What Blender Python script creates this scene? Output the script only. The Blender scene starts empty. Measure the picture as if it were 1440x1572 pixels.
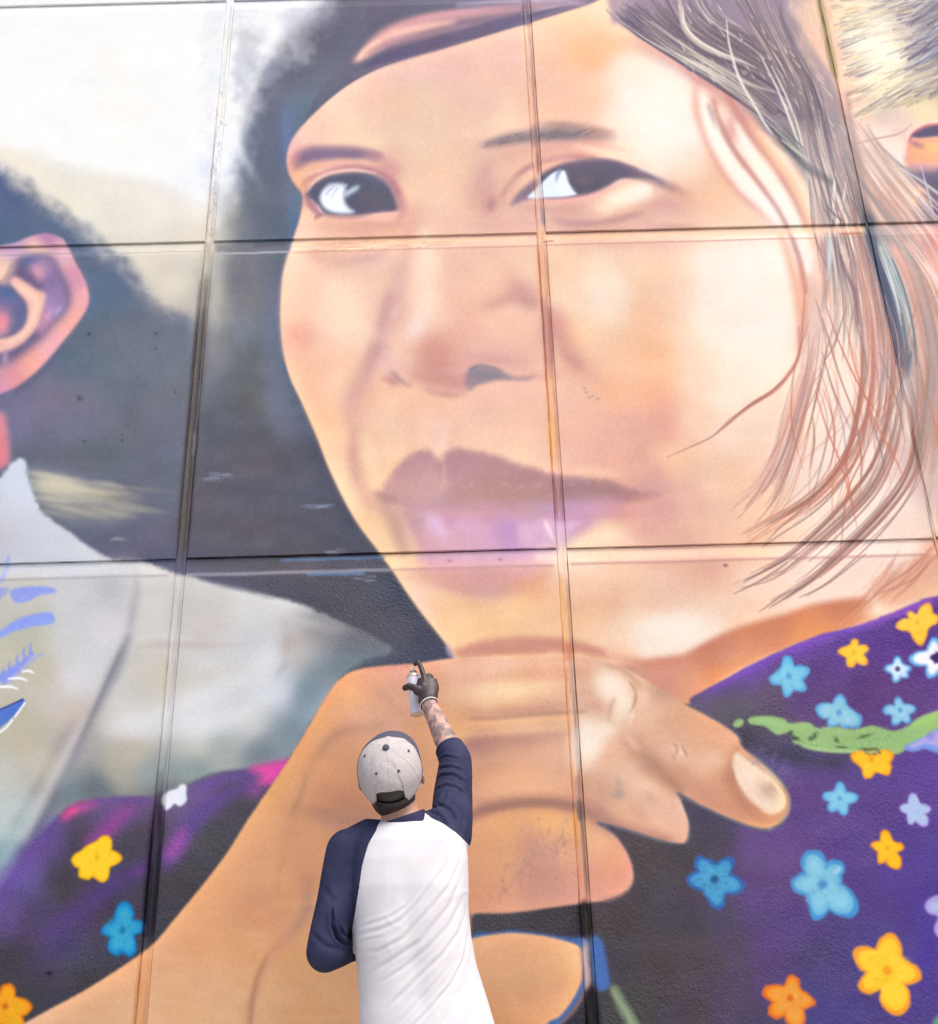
import bpy, bmesh, math, random
import numpy as np
from mathutils import Vector, Matrix

# --- camera, sky, sun, exposure -------------------------------------------------
SC = bpy.context.scene
COL = SC.collection
cam_d = bpy.data.cameras.new('camera')
cam = bpy.data.objects.new('camera', cam_d)
COL.objects.link(cam)
CAM_R = Matrix(((0.99963, 0.02724, -0.00185), (0.00837, -0.37022, -0.9289), (-0.02599, 0.92854, -0.37031)))
CAM_Z = 1.35
cam.matrix_world = Matrix.Translation((0, 0, CAM_Z)) @ CAM_R.to_4x4()
cam_d.sensor_fit = 'HORIZONTAL'
cam_d.sensor_width = 36.0
cam_d.lens = 37.5
cam_d.clip_start = 0.05
cam_d.clip_end = 500
SC.camera = cam

SUN_EL, SUN_AZ = math.radians(62), math.radians(138)      # azimuth clockwise from +y
W = bpy.data.worlds.new('World')
SC.world = W
W.use_nodes = True
nt = W.node_tree
bg = nt.nodes['Background']
sky = nt.nodes.new('ShaderNodeTexSky')
sky.sky_type = 'NISHITA'
sky.sun_disc = False
sky.sun_elevation = SUN_EL
sky.sun_rotation = SUN_AZ
sky.air_density = 1.0
sky.dust_density = 6.0
sky.ozone_density = 1.0
nt.links.new(sky.outputs['Color'], bg.inputs['Color'])
bg.inputs['Strength'].default_value = 0.15
sl = bpy.data.lights.new('sun', 'SUN')
sl.energy = 1.5
sl.angle = math.radians(24)
sl.color = (1.0, 0.955, 0.9)
sun = bpy.data.objects.new('sun', sl)
COL.objects.link(sun)
sun.rotation_euler = Vector((math.sin(SUN_AZ) * math.cos(SUN_EL), math.cos(SUN_AZ) * math.cos(SUN_EL), math.sin(SUN_EL))).to_track_quat('Z', 'Y').to_euler()
sun.location = (0, -5, 12)
SC.view_settings.view_transform = 'Standard'
SC.view_settings.look = 'None'
SC.view_settings.exposure = 0.45
SC.view_settings.gamma = 1.0
SC.view_settings.use_curve_mapping = False
SC.cycles.max_bounces = 6
SC.cycles.use_denoising = True

# --- helpers -----------------------------------------------------------------------
def tag(o, label=None, cat=None, group=None, kind=None):
    if label: o['label'] = label
    if cat: o['category'] = cat
    if group: o['group'] = group
    if kind: o['kind'] = kind
    return o

def mesh_obj(name, V, F, mat=None, parent=None, smooth=False, uv=None):
    me = bpy.data.meshes.new(name)
    me.from_pydata([tuple(map(float, v)) for v in V], [], [tuple(map(int, f)) for f in F])
    me.update()
    if smooth:
        me.polygons.foreach_set('use_smooth', [True] * len(me.polygons))
    o = bpy.data.objects.new(name, me)
    COL.objects.link(o)
    if mat: me.materials.append(mat)
    if parent: o.parent = parent
    return o

def nodes(name, base=(.5, .5, .5), rough=.7, metal=0.0, spec=.5):
    m = bpy.data.materials.new(name)
    m.use_nodes = True
    n = m.node_tree
    b = n.nodes['Principled BSDF']
    b.inputs['Base Color'].default_value = (*base, 1)
    b.inputs['Roughness'].default_value = rough
    b.inputs['Metallic'].default_value = metal
    b.inputs['Specular IOR Level'].default_value = spec
    return m, n, b

def noise_mat(name, c1, c2, scale, rough=.7, bump=0.0, bscale=None, detail=4, lo=.35, hi=.65, dist=.002, metal=0.0, spec=.5):
    m, n, b = nodes(name, c1, rough, metal, spec)
    tc = n.nodes.new('ShaderNodeTexCoord')
    nz = n.nodes.new('ShaderNodeTexNoise'); nz.inputs['Scale'].default_value = scale; nz.inputs['Detail'].default_value = detail
    cr = n.nodes.new('ShaderNodeValToRGB')
    cr.color_ramp.elements[0].position = lo; cr.color_ramp.elements[0].color = (*c1, 1)
    cr.color_ramp.elements[1].position = hi; cr.color_ramp.elements[1].color = (*c2, 1)
    n.links.new(tc.outputs['Object'], nz.inputs['Vector']); n.links.new(nz.outputs['Fac'], cr.inputs['Fac']); n.links.new(cr.outputs['Color'], b.inputs['Base Color'])
    if bump:
        z2 = n.nodes.new('ShaderNodeTexNoise'); z2.inputs['Scale'].default_value = bscale or scale; z2.inputs['Detail'].default_value = 3
        bp = n.nodes.new('ShaderNodeBump'); bp.inputs['Strength'].default_value = bump; bp.inputs['Distance'].default_value = dist
        n.links.new(tc.outputs['Object'], z2.inputs['Vector']); n.links.new(z2.outputs['Fac'], bp.inputs['Height']); n.links.new(bp.outputs['Normal'], b.inputs['Normal'])
    return m

def lin(c):
    return tuple(((v / 255) / 12.92 if v <= 10 else ((v / 255 + .055) / 1.055) ** 2.4) for v in c)
# ---------------------------------------------------------------------------
# THE MURAL'S PAINT: brushes that lay sprayed colour on the wall's cartoon
# (sketch units; the cartoon is scaled up to wall metres when it is hung)
# ---------------------------------------------------------------------------
MARG = 240
CW, CH = 1440 + 2 * MARG, 1572 + 2 * MARG
rng = np.random.default_rng(7)


def bez(pts, n=10, closed=False):
    """Catmull-Rom through pts"""
    P = np.asarray(pts, float)
    if closed:
        Q = np.vstack([P[-1:], P, P[:2]])
    else:
        Q = np.vstack([2 * P[0] - P[1], P, 2 * P[-1] - P[-2]])
    t = np.linspace(0, 1, n, endpoint=False)[:, None]
    out = []
    for i in range(len(Q) - 3):
        a, b, c, d = Q[i:i + 4]
        out.append(0.5 * (2 * b + (c - a) * t + (2 * a - 5 * b + 4 * c - d) * t ** 2 + (3 * b - a - 3 * c + d) * t ** 3))
    if not closed:
        out.append(P[-1:])
    return np.vstack(out)


def blur1(a, r, axis):
    r = int(r)
    if r < 1:
        return a
    pad = [(0, 0)] * a.ndim
    pad[axis] = (r + 1, r)
    c = np.cumsum(np.pad(a, pad, mode='edge'), axis=axis, dtype=np.float64)
    n = a.shape[axis]
    hi = np.take(c, range(2 * r + 1, 2 * r + 1 + n), axis=axis)
    lo = np.take(c, range(0, n), axis=axis)
    return ((hi - lo) / (2 * r + 1)).astype(np.float32)


def blur(a, s):
    """gaussian of sigma s as box blurs"""
    if s < 0.4:
        return a
    if s < 1.0:
        k = s * 0.28
        for ax in (0, 1):
            a = a * (1 - 2 * k) + k * (np.roll(a, 1, ax) + np.roll(a, -1, ax))
        return a
    r = max(1, int(round((math.sqrt(4 * s * s + 1) - 1) / 2)))
    for _ in range(3):
        a = blur1(blur1(a, r, 0), r, 1)
    return a


def raster(P, x0, y0, w, h):
    """anti-aliased coverage of polygon P in the window"""
    SS = 3
    A = np.zeros((h * SS, w + 2), np.float32)
    x = P[:, 0] - x0
    y = (P[:, 1] - y0) * SS
    xa, ya, xb, yb = x, y, np.roll(x, -1), np.roll(y, -1)
    sg = np.where(yb > ya, 1.0, -1.0)
    sw = yb < ya
    xa, xb = np.where(sw, xb, xa), np.where(sw, xa, xb)
    ya, yb = np.where(sw, yb, ya), np.where(sw, ya, yb)
    r0 = np.clip(np.ceil(ya - 0.5), 0, h * SS).astype(int)
    r1 = np.clip(np.ceil(yb - 0.5), 0, h * SS).astype(int)
    n = r1 - r0
    ok = n > 0
    idx = np.repeat(np.arange(len(x))[ok], n[ok])
    if len(idx) == 0:
        return np.zeros((h, w), np.float32)
    st = np.repeat(np.cumsum(n[ok]) - n[ok], n[ok])
    row = np.arange(len(idx)) - st + r0[idx]
    xx = xa[idx] + (row + 0.5 - ya[idx]) / (yb[idx] - ya[idx] + 1e-9) * (xb[idx] - xa[idx])
    xx = np.clip(xx, 0, w)
    c = np.floor(xx).astype(int)
    f = xx - c
    np.add.at(A, (row, c), sg[idx] * (1 - f))
    np.add.at(A, (row, c + 1), sg[idx] * f)
    A = np.abs(np.cumsum(A, axis=1)[:, :w])
    return np.clip(A.reshape(h, SS, w).mean(1), 0, 1)


def value_noise(h, w, sx, sy, seed):
    r = np.random.default_rng(seed)
    gh, gw = int(h / sy) + 3, int(w / sx) + 3
    g = r.random((gh, gw)).astype(np.float32)
    yy = np.arange(h) / sy
    xx = np.arange(w) / sx
    yi, xi = yy.astype(int), xx.astype(int)
    fy, fx = yy - yi, xx - xi
    fy = (fy * fy * (3 - 2 * fy))[:, None].astype(np.float32)
    fx = (fx * fx * (3 - 2 * fx))[None].astype(np.float32)
    a = g[yi][:, xi]; b = g[yi][:, xi + 1]; c = g[yi + 1][:, xi]; d = g[yi + 1][:, xi + 1]
    return (a * (1 - fx) + b * fx) * (1 - fy) + (c * (1 - fx) + d * fx) * fy


CAN = np.zeros((CH, CW, 3), np.float32)
STACK = []


def window(P, m):
    x0 = int(max(-MARG, math.floor(P[:, 0].min() - m))); x1 = int(min(1440 + MARG, math.ceil(P[:, 0].max() + m)))
    y0 = int(max(-MARG, math.floor(P[:, 1].min() - m))); y1 = int(min(1572 + MARG, math.ceil(P[:, 1].max() + m)))
    return x0, y0, x1 - x0, y1 - y0


def lay(x0, y0, mask, col):
    h, w = mask.shape
    v = CAN[y0 + MARG:y0 + MARG + h, x0 + MARG:x0 + MARG + w]
    if not isinstance(col, np.ndarray):
        col = np.array(col, np.float32)
    v += (col - v) * mask[..., None]


def poly(pts, col, f=1.0, a=1.0, smooth=True, rough=0, n=8):
    """filled shape with an edge feathered by f; rough = spatter of that edge"""
    P = bez(pts, n, True) if smooth else np.asarray(pts, float)
    x0, y0, w, h = window(P, 3 * f + 2)
    if w <= 0 or h <= 0:
        return
    m = blur(raster(P, x0, y0, w, h), f)
    if rough:
        nz = CLOUD[y0 + MARG:y0 + MARG + h, x0 + MARG:x0 + MARG + w]
        m = np.clip(m + (nz - 0.5) * rough * 4 * m * (1 - m), 0, 1)
    lay(x0, y0, m * a, col)


def stroke(pts, wd, col, f=1.0, a=1.0, n=8):
    """a tapered brush stroke; wd = one width or one per point"""
    P = np.asarray(pts, float)
    W = np.full(len(P), float(wd)) if np.isscalar(wd) else np.asarray(wd, float)
    Q = bez(np.column_stack([P, W]), n)
    C, R = Q[:, :2], np.maximum(Q[:, 2], 0.15) / 2
    T = np.gradient(C, axis=0)
    T /= np.linalg.norm(T, axis=1, keepdims=True) + 1e-9
    N = np.column_stack([-T[:, 1], T[:, 0]])
    L = np.vstack([C + N * R[:, None], (C - N * R[:, None])[::-1]])
    x0, y0, w, h = window(L, 3 * f + 2)
    if w <= 0 or h <= 0:
        return
    m = blur(raster(L, x0, y0, w, h), f)
    lay(x0, y0, m * a, col)


def blob(cx, cy, rx, ry, col, a=1.0, ang=0.0, p=1.0):
    """a soft puff of the spray can"""
    R = max(rx, ry) * 2.3
    x0, y0, w, h = window(np.array([[cx - R, cy - R], [cx + R, cy + R]]), 0)
    if w <= 0 or h <= 0:
        return
    X = (np.arange(w) + x0 + 0.5 - cx)[None]
    Y = (np.arange(h) + y0 + 0.5 - cy)[:, None]
    c, s = math.cos(math.radians(ang)), math.sin(math.radians(ang))
    d = ((X * c + Y * s) / rx) ** 2 + ((-X * s + Y * c) / ry) ** 2
    lay(x0, y0, (a * np.exp(-(d ** p))).astype(np.float32), col)


def field(pts, x0, y0, x1, y1, s=30, step=8):
    """colour interpolated between samples [(x, y, r, g, b), ...]"""
    A = np.array(pts, np.float32)
    gx = np.arange(x0, x1 + step * 2, step, dtype=np.float32)
    gy = np.arange(y0, y1 + step * 2, step, dtype=np.float32)
    X, Y = np.meshgrid(gx, gy)
    num = np.zeros(X.shape + (3,), np.float32)
    den = np.zeros(X.shape, np.float32)
    for x, y, r, g, b in A:
        wt = 1.0 / ((X - x) ** 2 + (Y - y) ** 2 + s * s) ** 2
        num += wt[..., None] * np.array([r, g, b], np.float32)
        den += wt
    F = num / den[..., None]
    w, h = x1 - x0, y1 - y0
    xs = np.arange(w) / step; ys = np.arange(h) / step
    xi, yi = xs.astype(int), ys.astype(int)
    fx = (xs - xi)[None, :, None].astype(np.float32); fy = (ys - yi)[:, None, None].astype(np.float32)
    return (F[yi][:, xi] * (1 - fx) + F[yi][:, xi + 1] * fx) * (1 - fy) + (F[yi + 1][:, xi] * (1 - fx) + F[yi + 1][:, xi + 1] * fx) * fy


def fpoly(pts, samples, f=1.0, s=30, a=1.0, smooth=True, rough=0, n=8):
    P = bez(pts, n, True) if smooth else np.asarray(pts, float)
    x0, y0, w, h = window(P, 3 * f + 2)
    F = field(samples, x0, y0, x0 + w, y0 + h, s)
    m = blur(raster(P, x0, y0, w, h), f)
    if rough:
        nz = CLOUD[y0 + MARG:y0 + MARG + h, x0 + MARG:x0 + MARG + w]
        m = np.clip(m + (nz - 0.5) * rough * 4 * m * (1 - m), 0, 1)
    lay(x0, y0, m * a, F)


def begin():
    STACK.append(CAN.copy())


def end(pts, f=1.0, smooth=True, rough=0, n=8):
    """keep what was painted since begin() only inside this shape"""
    old = STACK.pop()
    P = bez(pts, n, True) if smooth else np.asarray(pts, float)
    m = blur(raster(P, -MARG, -MARG, CW, CH), f)
    if rough:
        m = np.clip(m + (CLOUD - 0.5) * rough * 4 * m * (1 - m), 0, 1)
    CAN[:] = old + (CAN - old) * m[..., None]


CLOUD = 0.5 * value_noise(CH, CW, 9, 9, 1) + 0.3 * value_noise(CH, CW, 4, 4, 2) + 0.2 * value_noise(CH, CW, 2, 2, 3)


def hairs(guides, count, cols, w=(1.0, 3.0), a=(0.5, 1.0), jit=6, f=0.5, wob=3, ends=0.15, seed=0):
    """locks of hair: strands blended between neighbouring guide curves"""
    r = np.random.default_rng(seed)
    G = [bez(g, 12) for g in guides]
    L = 25
    G = [np.column_stack([np.interp(np.linspace(0, 1, L), np.linspace(0, 1, len(g)), g[:, k]) for k in (0, 1)]) for g in G]
    for _ in range(count):
        u = r.random() * (len(G) - 1)
        i = min(int(u), len(G) - 2) if len(G) > 1 else 0
        t = u - i
        C = G[i] * (1 - t) + G[i + 1] * t if len(G) > 1 else G[0].copy()
        s0, s1 = r.random() * ends, 1 - r.random() * ends
        ss = np.linspace(s0, s1, 9) * (L - 1)
        C = np.column_stack([np.interp(ss, np.arange(L), C[:, k]) for k in (0, 1)])
        ph = r.random() * 6.28
        off = r.normal(0, jit * 0.5, 2)
        C = C + off + np.outer(np.sin(np.linspace(0, 3.1, 9) + ph), r.normal(0, wob * 0.5, 2))
        wd = r.uniform(*w)
        prof = wd * np.sin(np.linspace(0.25, 2.95, 9)) ** 0.6
        stroke(C, prof, cols[r.integers(len(cols))], f, r.uniform(*a), n=3)


def scumble(pts, col, f=10, k=1.4, sc=14, a=1.0, seed=5, sh=5.0):
    """dry, cloudy brushwork: a soft shape broken up by noise"""
    P = bez(pts, 8, True)
    x0, y0, w, h = window(P, 3 * f + 2)
    m = blur(raster(P, x0, y0, w, h), f)
    nz = .5 * value_noise(h, w, sc, sc, seed) + .3 * value_noise(h, w, sc / 2.3, sc / 2.3, seed + 1) + .2 * value_noise(h, w, sc / 5, sc / 5, seed + 2)
    m = np.clip((m - .5 + (nz - .5) * k) * sh * .5 + .5, 0, 1) * (m > .02)
    lay(x0, y0, blur(m, 2.2) * a, col)


def flower(cx, cy, tips, rim, fill, mid=None, rw=6, vall=0.5, pw=0.55, inner=None):
    """five-petalled painted flower: tips = petal ends"""
    T = sorted(tips, key=lambda t: math.atan2(t[1] - cy, t[0] - cx))
    c = np.array([cx, cy], float)

    def outline(k, shrink):
        P = []
        n = len(T)
        for i in range(n):
            t = np.array(T[i], float) - c
            l = np.linalg.norm(t)
            d = t / l
            l2 = max(l - shrink, 2)
            nn = np.array([-d[1], d[0]])
            nx = np.array(T[(i + 1) % n], float) - c
            ang = math.acos(max(-1, min(1, float(np.dot(d, nx / np.linalg.norm(nx))))))
            wd = min(l * 0.32 * pw / 0.55, 0.75 * l * math.sin(0.6)) - shrink * 0.55
            P += [c + d * l2 * 0.60 - nn * wd * 0.98, c + d * l2 * 0.84 - nn * wd * 0.74, c + d * l2 * 0.99 - nn * wd * 0.26, c + d * l2 * 0.99 + nn * wd * 0.24, c + d * l2 * 0.85 + nn * wd * 0.70, c + d * l2 * 0.60 + nn * wd * 0.98]
            bis = d / 1 + nx / np.linalg.norm(nx)
            bl = np.linalg.norm(bis)
            if bl > 0.2:
                P.append(c + bis / bl * (min(l, np.linalg.norm(nx)) * (vall + .1) - shrink * 0.6))
        return np.array(P)
    O_ = outline(0, 0)
    O_ = O_ + rng.normal(0, .02 * np.mean([math.hypot(t[0] - cx, t[1] - cy) for t in tips]), O_.shape)
    poly(O_, rim, 1.1, n=5, rough=.5)
    poly(outline(0, rw), fill, 1.3, n=5, rough=0.5)
    if inner:
        poly(outline(0, rw * 2.2), inner, 2.0, a=0.8, n=5, rough=0.5)
    R_ = np.mean([math.hypot(t[0] - cx, t[1] - cy) for t in tips])
    for _ in range(int(R_ * 1.2)):                       # uneven coats
        a_ = rng.uniform(0, 6.28); q_ = rng.uniform(0, .62) * R_
        cc = np.clip(np.array(fill) + rng.normal(0, 12), 0, 255)
        blob(cx + q_ * math.cos(a_), cy + q_ * math.sin(a_), rng.uniform(.05, .16) * R_, rng.uniform(.04, .1) * R_, cc.tolist(), .35, rng.uniform(0, 180))
    for t in T:                                          # painted vein to each petal
        stroke([(cx + (t[0] - cx) * .15, cy + (t[1] - cy) * .15), (cx + (t[0] - cx) * .5, cy + (t[1] - cy) * .5)], [max(1, rw * .4), .6], (np.array(fill) * .6 + np.array(rim) * .4).tolist(), 1, .4, n=3)
    if mid is not None:
        blob(cx, cy, rw * 0.8 + 1, rw * 0.8 + 1, mid, 0.8, p=2)


# where the wall's joints cross the cartoon (vertical joints by row, level joints by column)
_R = np.array([[0.99963, 0.02724, -0.00185], [0.00837, -0.37022, -0.9289], [-0.02599, 0.92854, -0.37031]])
def jx(k, y):
    s = [-1.1362, 0.3698, 1.8496][k] / 3.65
    a, b = _R[0] - s * _R[1], -(y - 786)
    return 720 - (a[1] * b - a[2] * 1500) / a[0]
def hy(k, x):
    s = [2.812, 1.291, 4.298][k] / 3.65
    a, b = _R[2] - s * _R[1], x - 720
    return 786 + (a[0] * b - a[2] * 1500) / a[1]
# ---- background behind the two heads -----------------------------------
CAN[:] = field([(-240, -240, 250, 250, 248), (100, 100, 250, 249, 247), (300, 150, 250, 249, 247), (200, 30, 250, 249, 247), (-100, 100, 250, 249, 247),
                (0, 250, 240, 234, 224), (120, 300, 236, 229, 217), (220, 330, 238, 230, 218), (300, 310, 238, 233, 224), (300, 370, 230, 222, 208), (220, 400, 226, 218, 203), (270, 440, 222, 214, 200), (290, 470, 190, 184, 178),
                (180, 480, 120, 125, 148), (330, 520, 128, 130, 143), (390, 560, 109, 115, 122), (420, 420, 115, 121, 133), (360, 430, 130, 131, 140),
                (250, 600, 120, 124, 146), (200, 520, 117, 126, 152), (360, 650, 103, 108, 114), (420, 750, 104, 103, 115), (200, 700, 112, 117, 138), (100, 650, 122, 122, 148), (60, 700, 112, 120, 140),
                (340, 780, 104, 104, 118), (500, 880, 100, 98, 110), (600, 950, 98, 96, 108), (250, 850, 112, 112, 132), (560, 900, 97, 97, 108), (650, 990, 96, 94, 106),
                (420, 100, 109, 113, 130), (500, 30, 109, 111, 130), (390, 250, 113, 119, 135), (440, 200, 115, 127, 147), (400, 340, 109, 117, 132), (600, -60, 105, 103, 123), (900, -100, 107, 99, 119)],
               -MARG, -MARG, 1440 + MARG, 1572 + MARG, 26)

# pale sky upper left, hard against the dark hood
fpoly([(-240, -240), (560, -240), (530, -60), (478, 14), (446, 52), (416, 84), (398, 118), (378, 156), (366, 200), (358, 240), (354, 280), (346, 305), (336, 322), (318, 318), (250, 290), (140, 262), (60, 244), (0, 230), (-240, 180)],
      [(0, 100, 250, 249, 247), (200, 60, 250, 249, 248), (200, 240, 250, 248, 245), (340, 60, 252, 251, 249), (350, 200, 246, 246, 250), (340, 290, 238, 238, 244), (420, 40, 235, 236, 242)], 7, rough=0.5)
blob(40, 250, 120, 18, (238, 231, 219), 0.6, 14)
blob(230, 300, 100, 22, (243, 237, 228), 0.7, 16)
# cloudy, scrubbed edge of the white
scumble([(330, -60), (540, -60), (520, 6), (486, 50), (452, 90), (424, 118), (404, 154), (384, 200), (370, 260), (352, 330), (330, 330)], (214, 216, 228), 9, 1.5, 20, .55, 51, 2)
scumble([(330, -60), (510, -60), (486, 0), (452, 36), (420, 74), (396, 116), (374, 170), (362, 240), (348, 320), (330, 320)], (243, 243, 247), 7, 1.5, 14, .8, 61, 2)
for (x, y, rx, ry, g, a) in [(385, 95, 9, 20, 190, .4), (440, 70, 16, 9, 196, .45), (468, 62, 10, 18, 178, .4), (455, 42, 22, 8, 200, .4), (372, 130, 6, 20, 206, .45), (430, 30, 24, 9, 238, .6), (470, 12, 30, 7, 206, .45), (359, 215, 7, 60, 236, .5), (398, 60, 14, 12, 206, .4), (420, 50, 9, 14, 246, .5), (452, 70, 6, 12, 220, .5)]:
    blob(x, y, rx, ry, (g, g + 1, g + 6), a, -30)
scumble([(438, 20), (485, 18), (482, 60), (478, 92), (450, 84), (440, 60)], (206, 208, 220), 5, 2.2, 9, .5, 71, 3)
scumble([(362, 60), (392, 50), (398, 110), (384, 150), (364, 150)], (170, 174, 188), 6, 2.2, 8, .35, 81, 3)
# beige panel patches and grey fog right of the joint
blob(352, 330, 16, 34, (178, 176, 174), .7)
blob(370, 345, 20, 20, (144, 142, 146), .5)
blob(336, 470, 18, 60, (160, 157, 152), .6)
blob(330, 430, 16, 70, (200, 194, 184), .6)
blob(375, 430, 22, 60, (122, 124, 134), .5)
blob(340, 520, 20, 20, (140, 136, 132), .4)
for i in range(26):
    x, y = rng.uniform(340, 400), rng.uniform(380, 520)
    stroke([(x, y), (x + rng.uniform(-3, 3), y + rng.uniform(10, 40))], rng.uniform(4, 12), (140, 139, 142) if i % 2 else (112, 114, 124), 4, .25)
# lighter rim along the woman's hood, squared brush patches
poly([(412, 400), (432, 470), (440, 580), (470, 650), (500, 690), (440, 690), (410, 640), (404, 520)], (124, 127, 148), 9, .7)
poly([(440, 630), (500, 700), (515, 690), (560, 800), (520, 700), (470, 690), (440, 692)], (118, 120, 138), 6, .7)
poly([(410, 100), (440, 180), (438, 260), (430, 350), (415, 350), (405, 250)], (110, 112, 134), 10, .6)
blob(440, 215, 10, 45, (120, 134, 178), .6)
blob(450, 330, 9, 40, (112, 130, 172), .5)
blob(500, 60, 70, 30, (106, 106, 126), .5, -25)
poly([(300, 650), (400, 640), (410, 690), (436, 692), (520, 692), (600, 860), (292, 860)], (103, 103, 116), 10, .75)
poly([(395, 690), (520, 690), (600, 900), (380, 870)], (100, 98, 109), 14, .6)
for (x, y, l) in [(480, 779, 40), (500, 776, 22), (515, 848, 26), (560, 888, 28), (340, 730, 30), (325, 735, 20)]:
    for k in range(10):
        yy = y + rng.normal(0, 2.5); xx = x + rng.uniform(-l / 2, l / 2)
        stroke([(xx - 8, yy), (xx + 8, yy + rng.normal(0, 1))], rng.uniform(.8, 2), (150, 155, 180), .8, .4)
for i in range(160):
    x, y = rng.uniform(300, 560), rng.uniform(560, 850)
    if x > 430 + (y - 560) * .45:
        continue
    g = rng.choice([-1, 1])
    stroke([(x, y), (x + rng.uniform(20, 60), y + rng.normal(0, 4))], rng.uniform(4, 14), (105 + 8 * g, 106 + 8 * g, 120 + 8 * g), 4, .16)

# ---- the man at the left edge: hair, ear, neck ---------------------------
fpoly([(-240, 150), (-60, 225), (0, 258), (34, 284), (66, 312), (104, 340), (132, 364), (168, 392), (196, 412), (216, 440), (236, 470), (270, 486), (300, 500), (302, 640), (270, 800), (180, 740), (120, 720), (60, 708), (0, 720), (-240, 720)],
      [(10, 300, 102, 116, 150), (60, 345, 112, 122, 148), (120, 380, 115, 124, 146), (160, 440, 110, 124, 146), (190, 520, 116, 124, 140), (250, 560, 118, 124, 137), (150, 560, 112, 122, 138), (120, 640, 122, 121, 142),
       (80, 640, 128, 122, 146), (200, 660, 112, 117, 130), (250, 720, 112, 115, 130), (140, 700, 107, 114, 124), (60, 690, 112, 116, 132), (30, 650, 130, 122, 151), (-200, 400, 104, 112, 140), (280, 620, 116, 120, 132)], 9, rough=.5)
for i in range(70):
    t = rng.random()
    x = np.interp(t, [0, .5, 1], [20, 130, 225]) + rng.normal(0, 8); y = np.interp(t, [0, .5, 1], [272, 358, 455]) + rng.normal(0, 5)
    d = rng.random() < .6
    blob(x, y, rng.uniform(6, 16), rng.uniform(4, 10), (128, 132, 150) if d else (222, 215, 203), rng.uniform(.12, .35), 38)
for (x, y, rx, ry, a) in [(205, 425, 12, 9, .7), (190, 400, 12, 8, .6), (216, 455, 10, 10, .6), (240, 478, 16, 8, .6), (275, 488, 20, 8, .6), (165, 385, 10, 6, .5)]:
    blob(x, y, rx, ry, (128, 130, 146), a, 30)
stroke([(165, 470), (185, 540), (230, 600), (260, 632)], [3, 8, 8, 3], (104, 113, 138), 3, .35)
stroke([(170, 480), (192, 545), (225, 580)], [3, 6, 3], (125, 135, 160), 2, .3)
poly([(218, 625), (300, 632), (300, 700), (240, 690)], (120, 123, 146), 8, .4)
for (x, y, r) in [(122, 611, 4), (137, 513, 2.5), (239, 512, 2.2), (239, 535, 1.6), (188, 676, 2), (130, 677, 1.8), (188, 668, 1.4), (269, 602, 1.8), (196, 655, 1.4)]:
    blob(x, y, r, r, (82, 88, 108), .8)
# light streaks behind the collar
for i in range(60):
    t = rng.random()
    x = 35 + 160 * t * rng.uniform(.6, 1); y = 718 + 64 * rng.random() * (1 - .25 * t) + 26 * t
    stroke([(x, y), (x + 30, y + 5), (x + rng.uniform(50, 95), y + rng.uniform(8, 16))], [2, rng.uniform(4, 9), 1], (np.array((206, 200, 184)) - 60 * t * rng.random()).tolist(), 2.5, rng.uniform(.2, .5))
poly([(40, 722), (80, 728), (130, 744), (175, 762), (120, 765), (60, 762)], (214, 207, 188), 9, .6)
poly([(40, 770), (100, 775), (190, 770), (200, 795), (100, 805)], (160, 160, 158), 9, .5)
stroke([(168, 829), (180, 827), (195, 829)], [1, 4, 1], (165, 165, 165), 1.5, .8)
# neck
poly([(-60, 630), (0, 632), (10, 650), (14, 690), (8, 716), (-60, 726)], (212, 146, 158), 4)
blob(2, 690, 8, 24, (218, 132, 142), .5)
# ear
begin()
E = [(-80, 380), (-20, 378), (20, 372), (45, 362), (72, 357), (95, 364), (104, 376), (116, 400), (132, 430), (138, 455), (134, 475), (120, 497), (102, 520), (82, 545), (58, 570), (30, 592), (10, 602), (-20, 612), (-80, 620)]
fpoly(E, [(20, 375, 196, 162, 190), (70, 366, 182, 135, 172), (100, 385, 218, 177, 190), (60, 380, 236, 196, 182), (120, 430, 209, 157, 180), (128, 455, 226, 170, 174), (110, 490, 230, 172, 168), (80, 530, 226, 172, 178), (50, 560, 230, 170, 166),
          (20, 580, 218, 157, 166), (0, 590, 209, 152, 175), (5, 420, 240, 202, 186), (0, 560, 204, 157, 170)], 2, 12)
poly([(24, 400), (36, 391), (58, 388), (80, 393), (92, 415), (106, 440), (108, 462), (100, 482), (82, 500), (60, 525), (38, 542), (20, 555), (0, 562), (-40, 560), (-40, 500), (0, 450), (12, 430), (20, 412)], (132, 116, 146), 5)
fpoly([(30, 402), (52, 393), (80, 400), (98, 440), (102, 465), (88, 486), (60, 512), (50, 470), (66, 440), (50, 415)], [(40, 400, 118, 122, 160), (55, 420, 194, 152, 182), (75, 430, 150, 130, 170), (90, 460, 165, 138, 178), (70, 490, 194, 146, 175), (90, 480, 175, 150, 190)], 4, 10)
blob(58, 418, 9, 13, (214, 158, 182), .8, -30)
stroke([(78, 476), (70, 490)], [3, 5], (225, 175, 200), 2, .7)
stroke([(93, 470), (86, 482)], [3, 4], (210, 178, 212), 2, .7)
# antihelix
poly([(14, 434), (22, 424), (38, 432), (56, 444), (70, 452), (66, 474), (58, 500), (46, 516), (30, 530), (6, 540), (-40, 546), (-40, 524), (10, 518), (30, 508), (40, 490), (40, 466), (26, 448)], (228, 182, 176), 2.5)
stroke([(20, 434), (40, 448), (56, 462), (50, 490), (36, 512), (10, 528)], [4, 8, 9, 8, 6, 4], (240, 204, 190), 3, .85)
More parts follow.
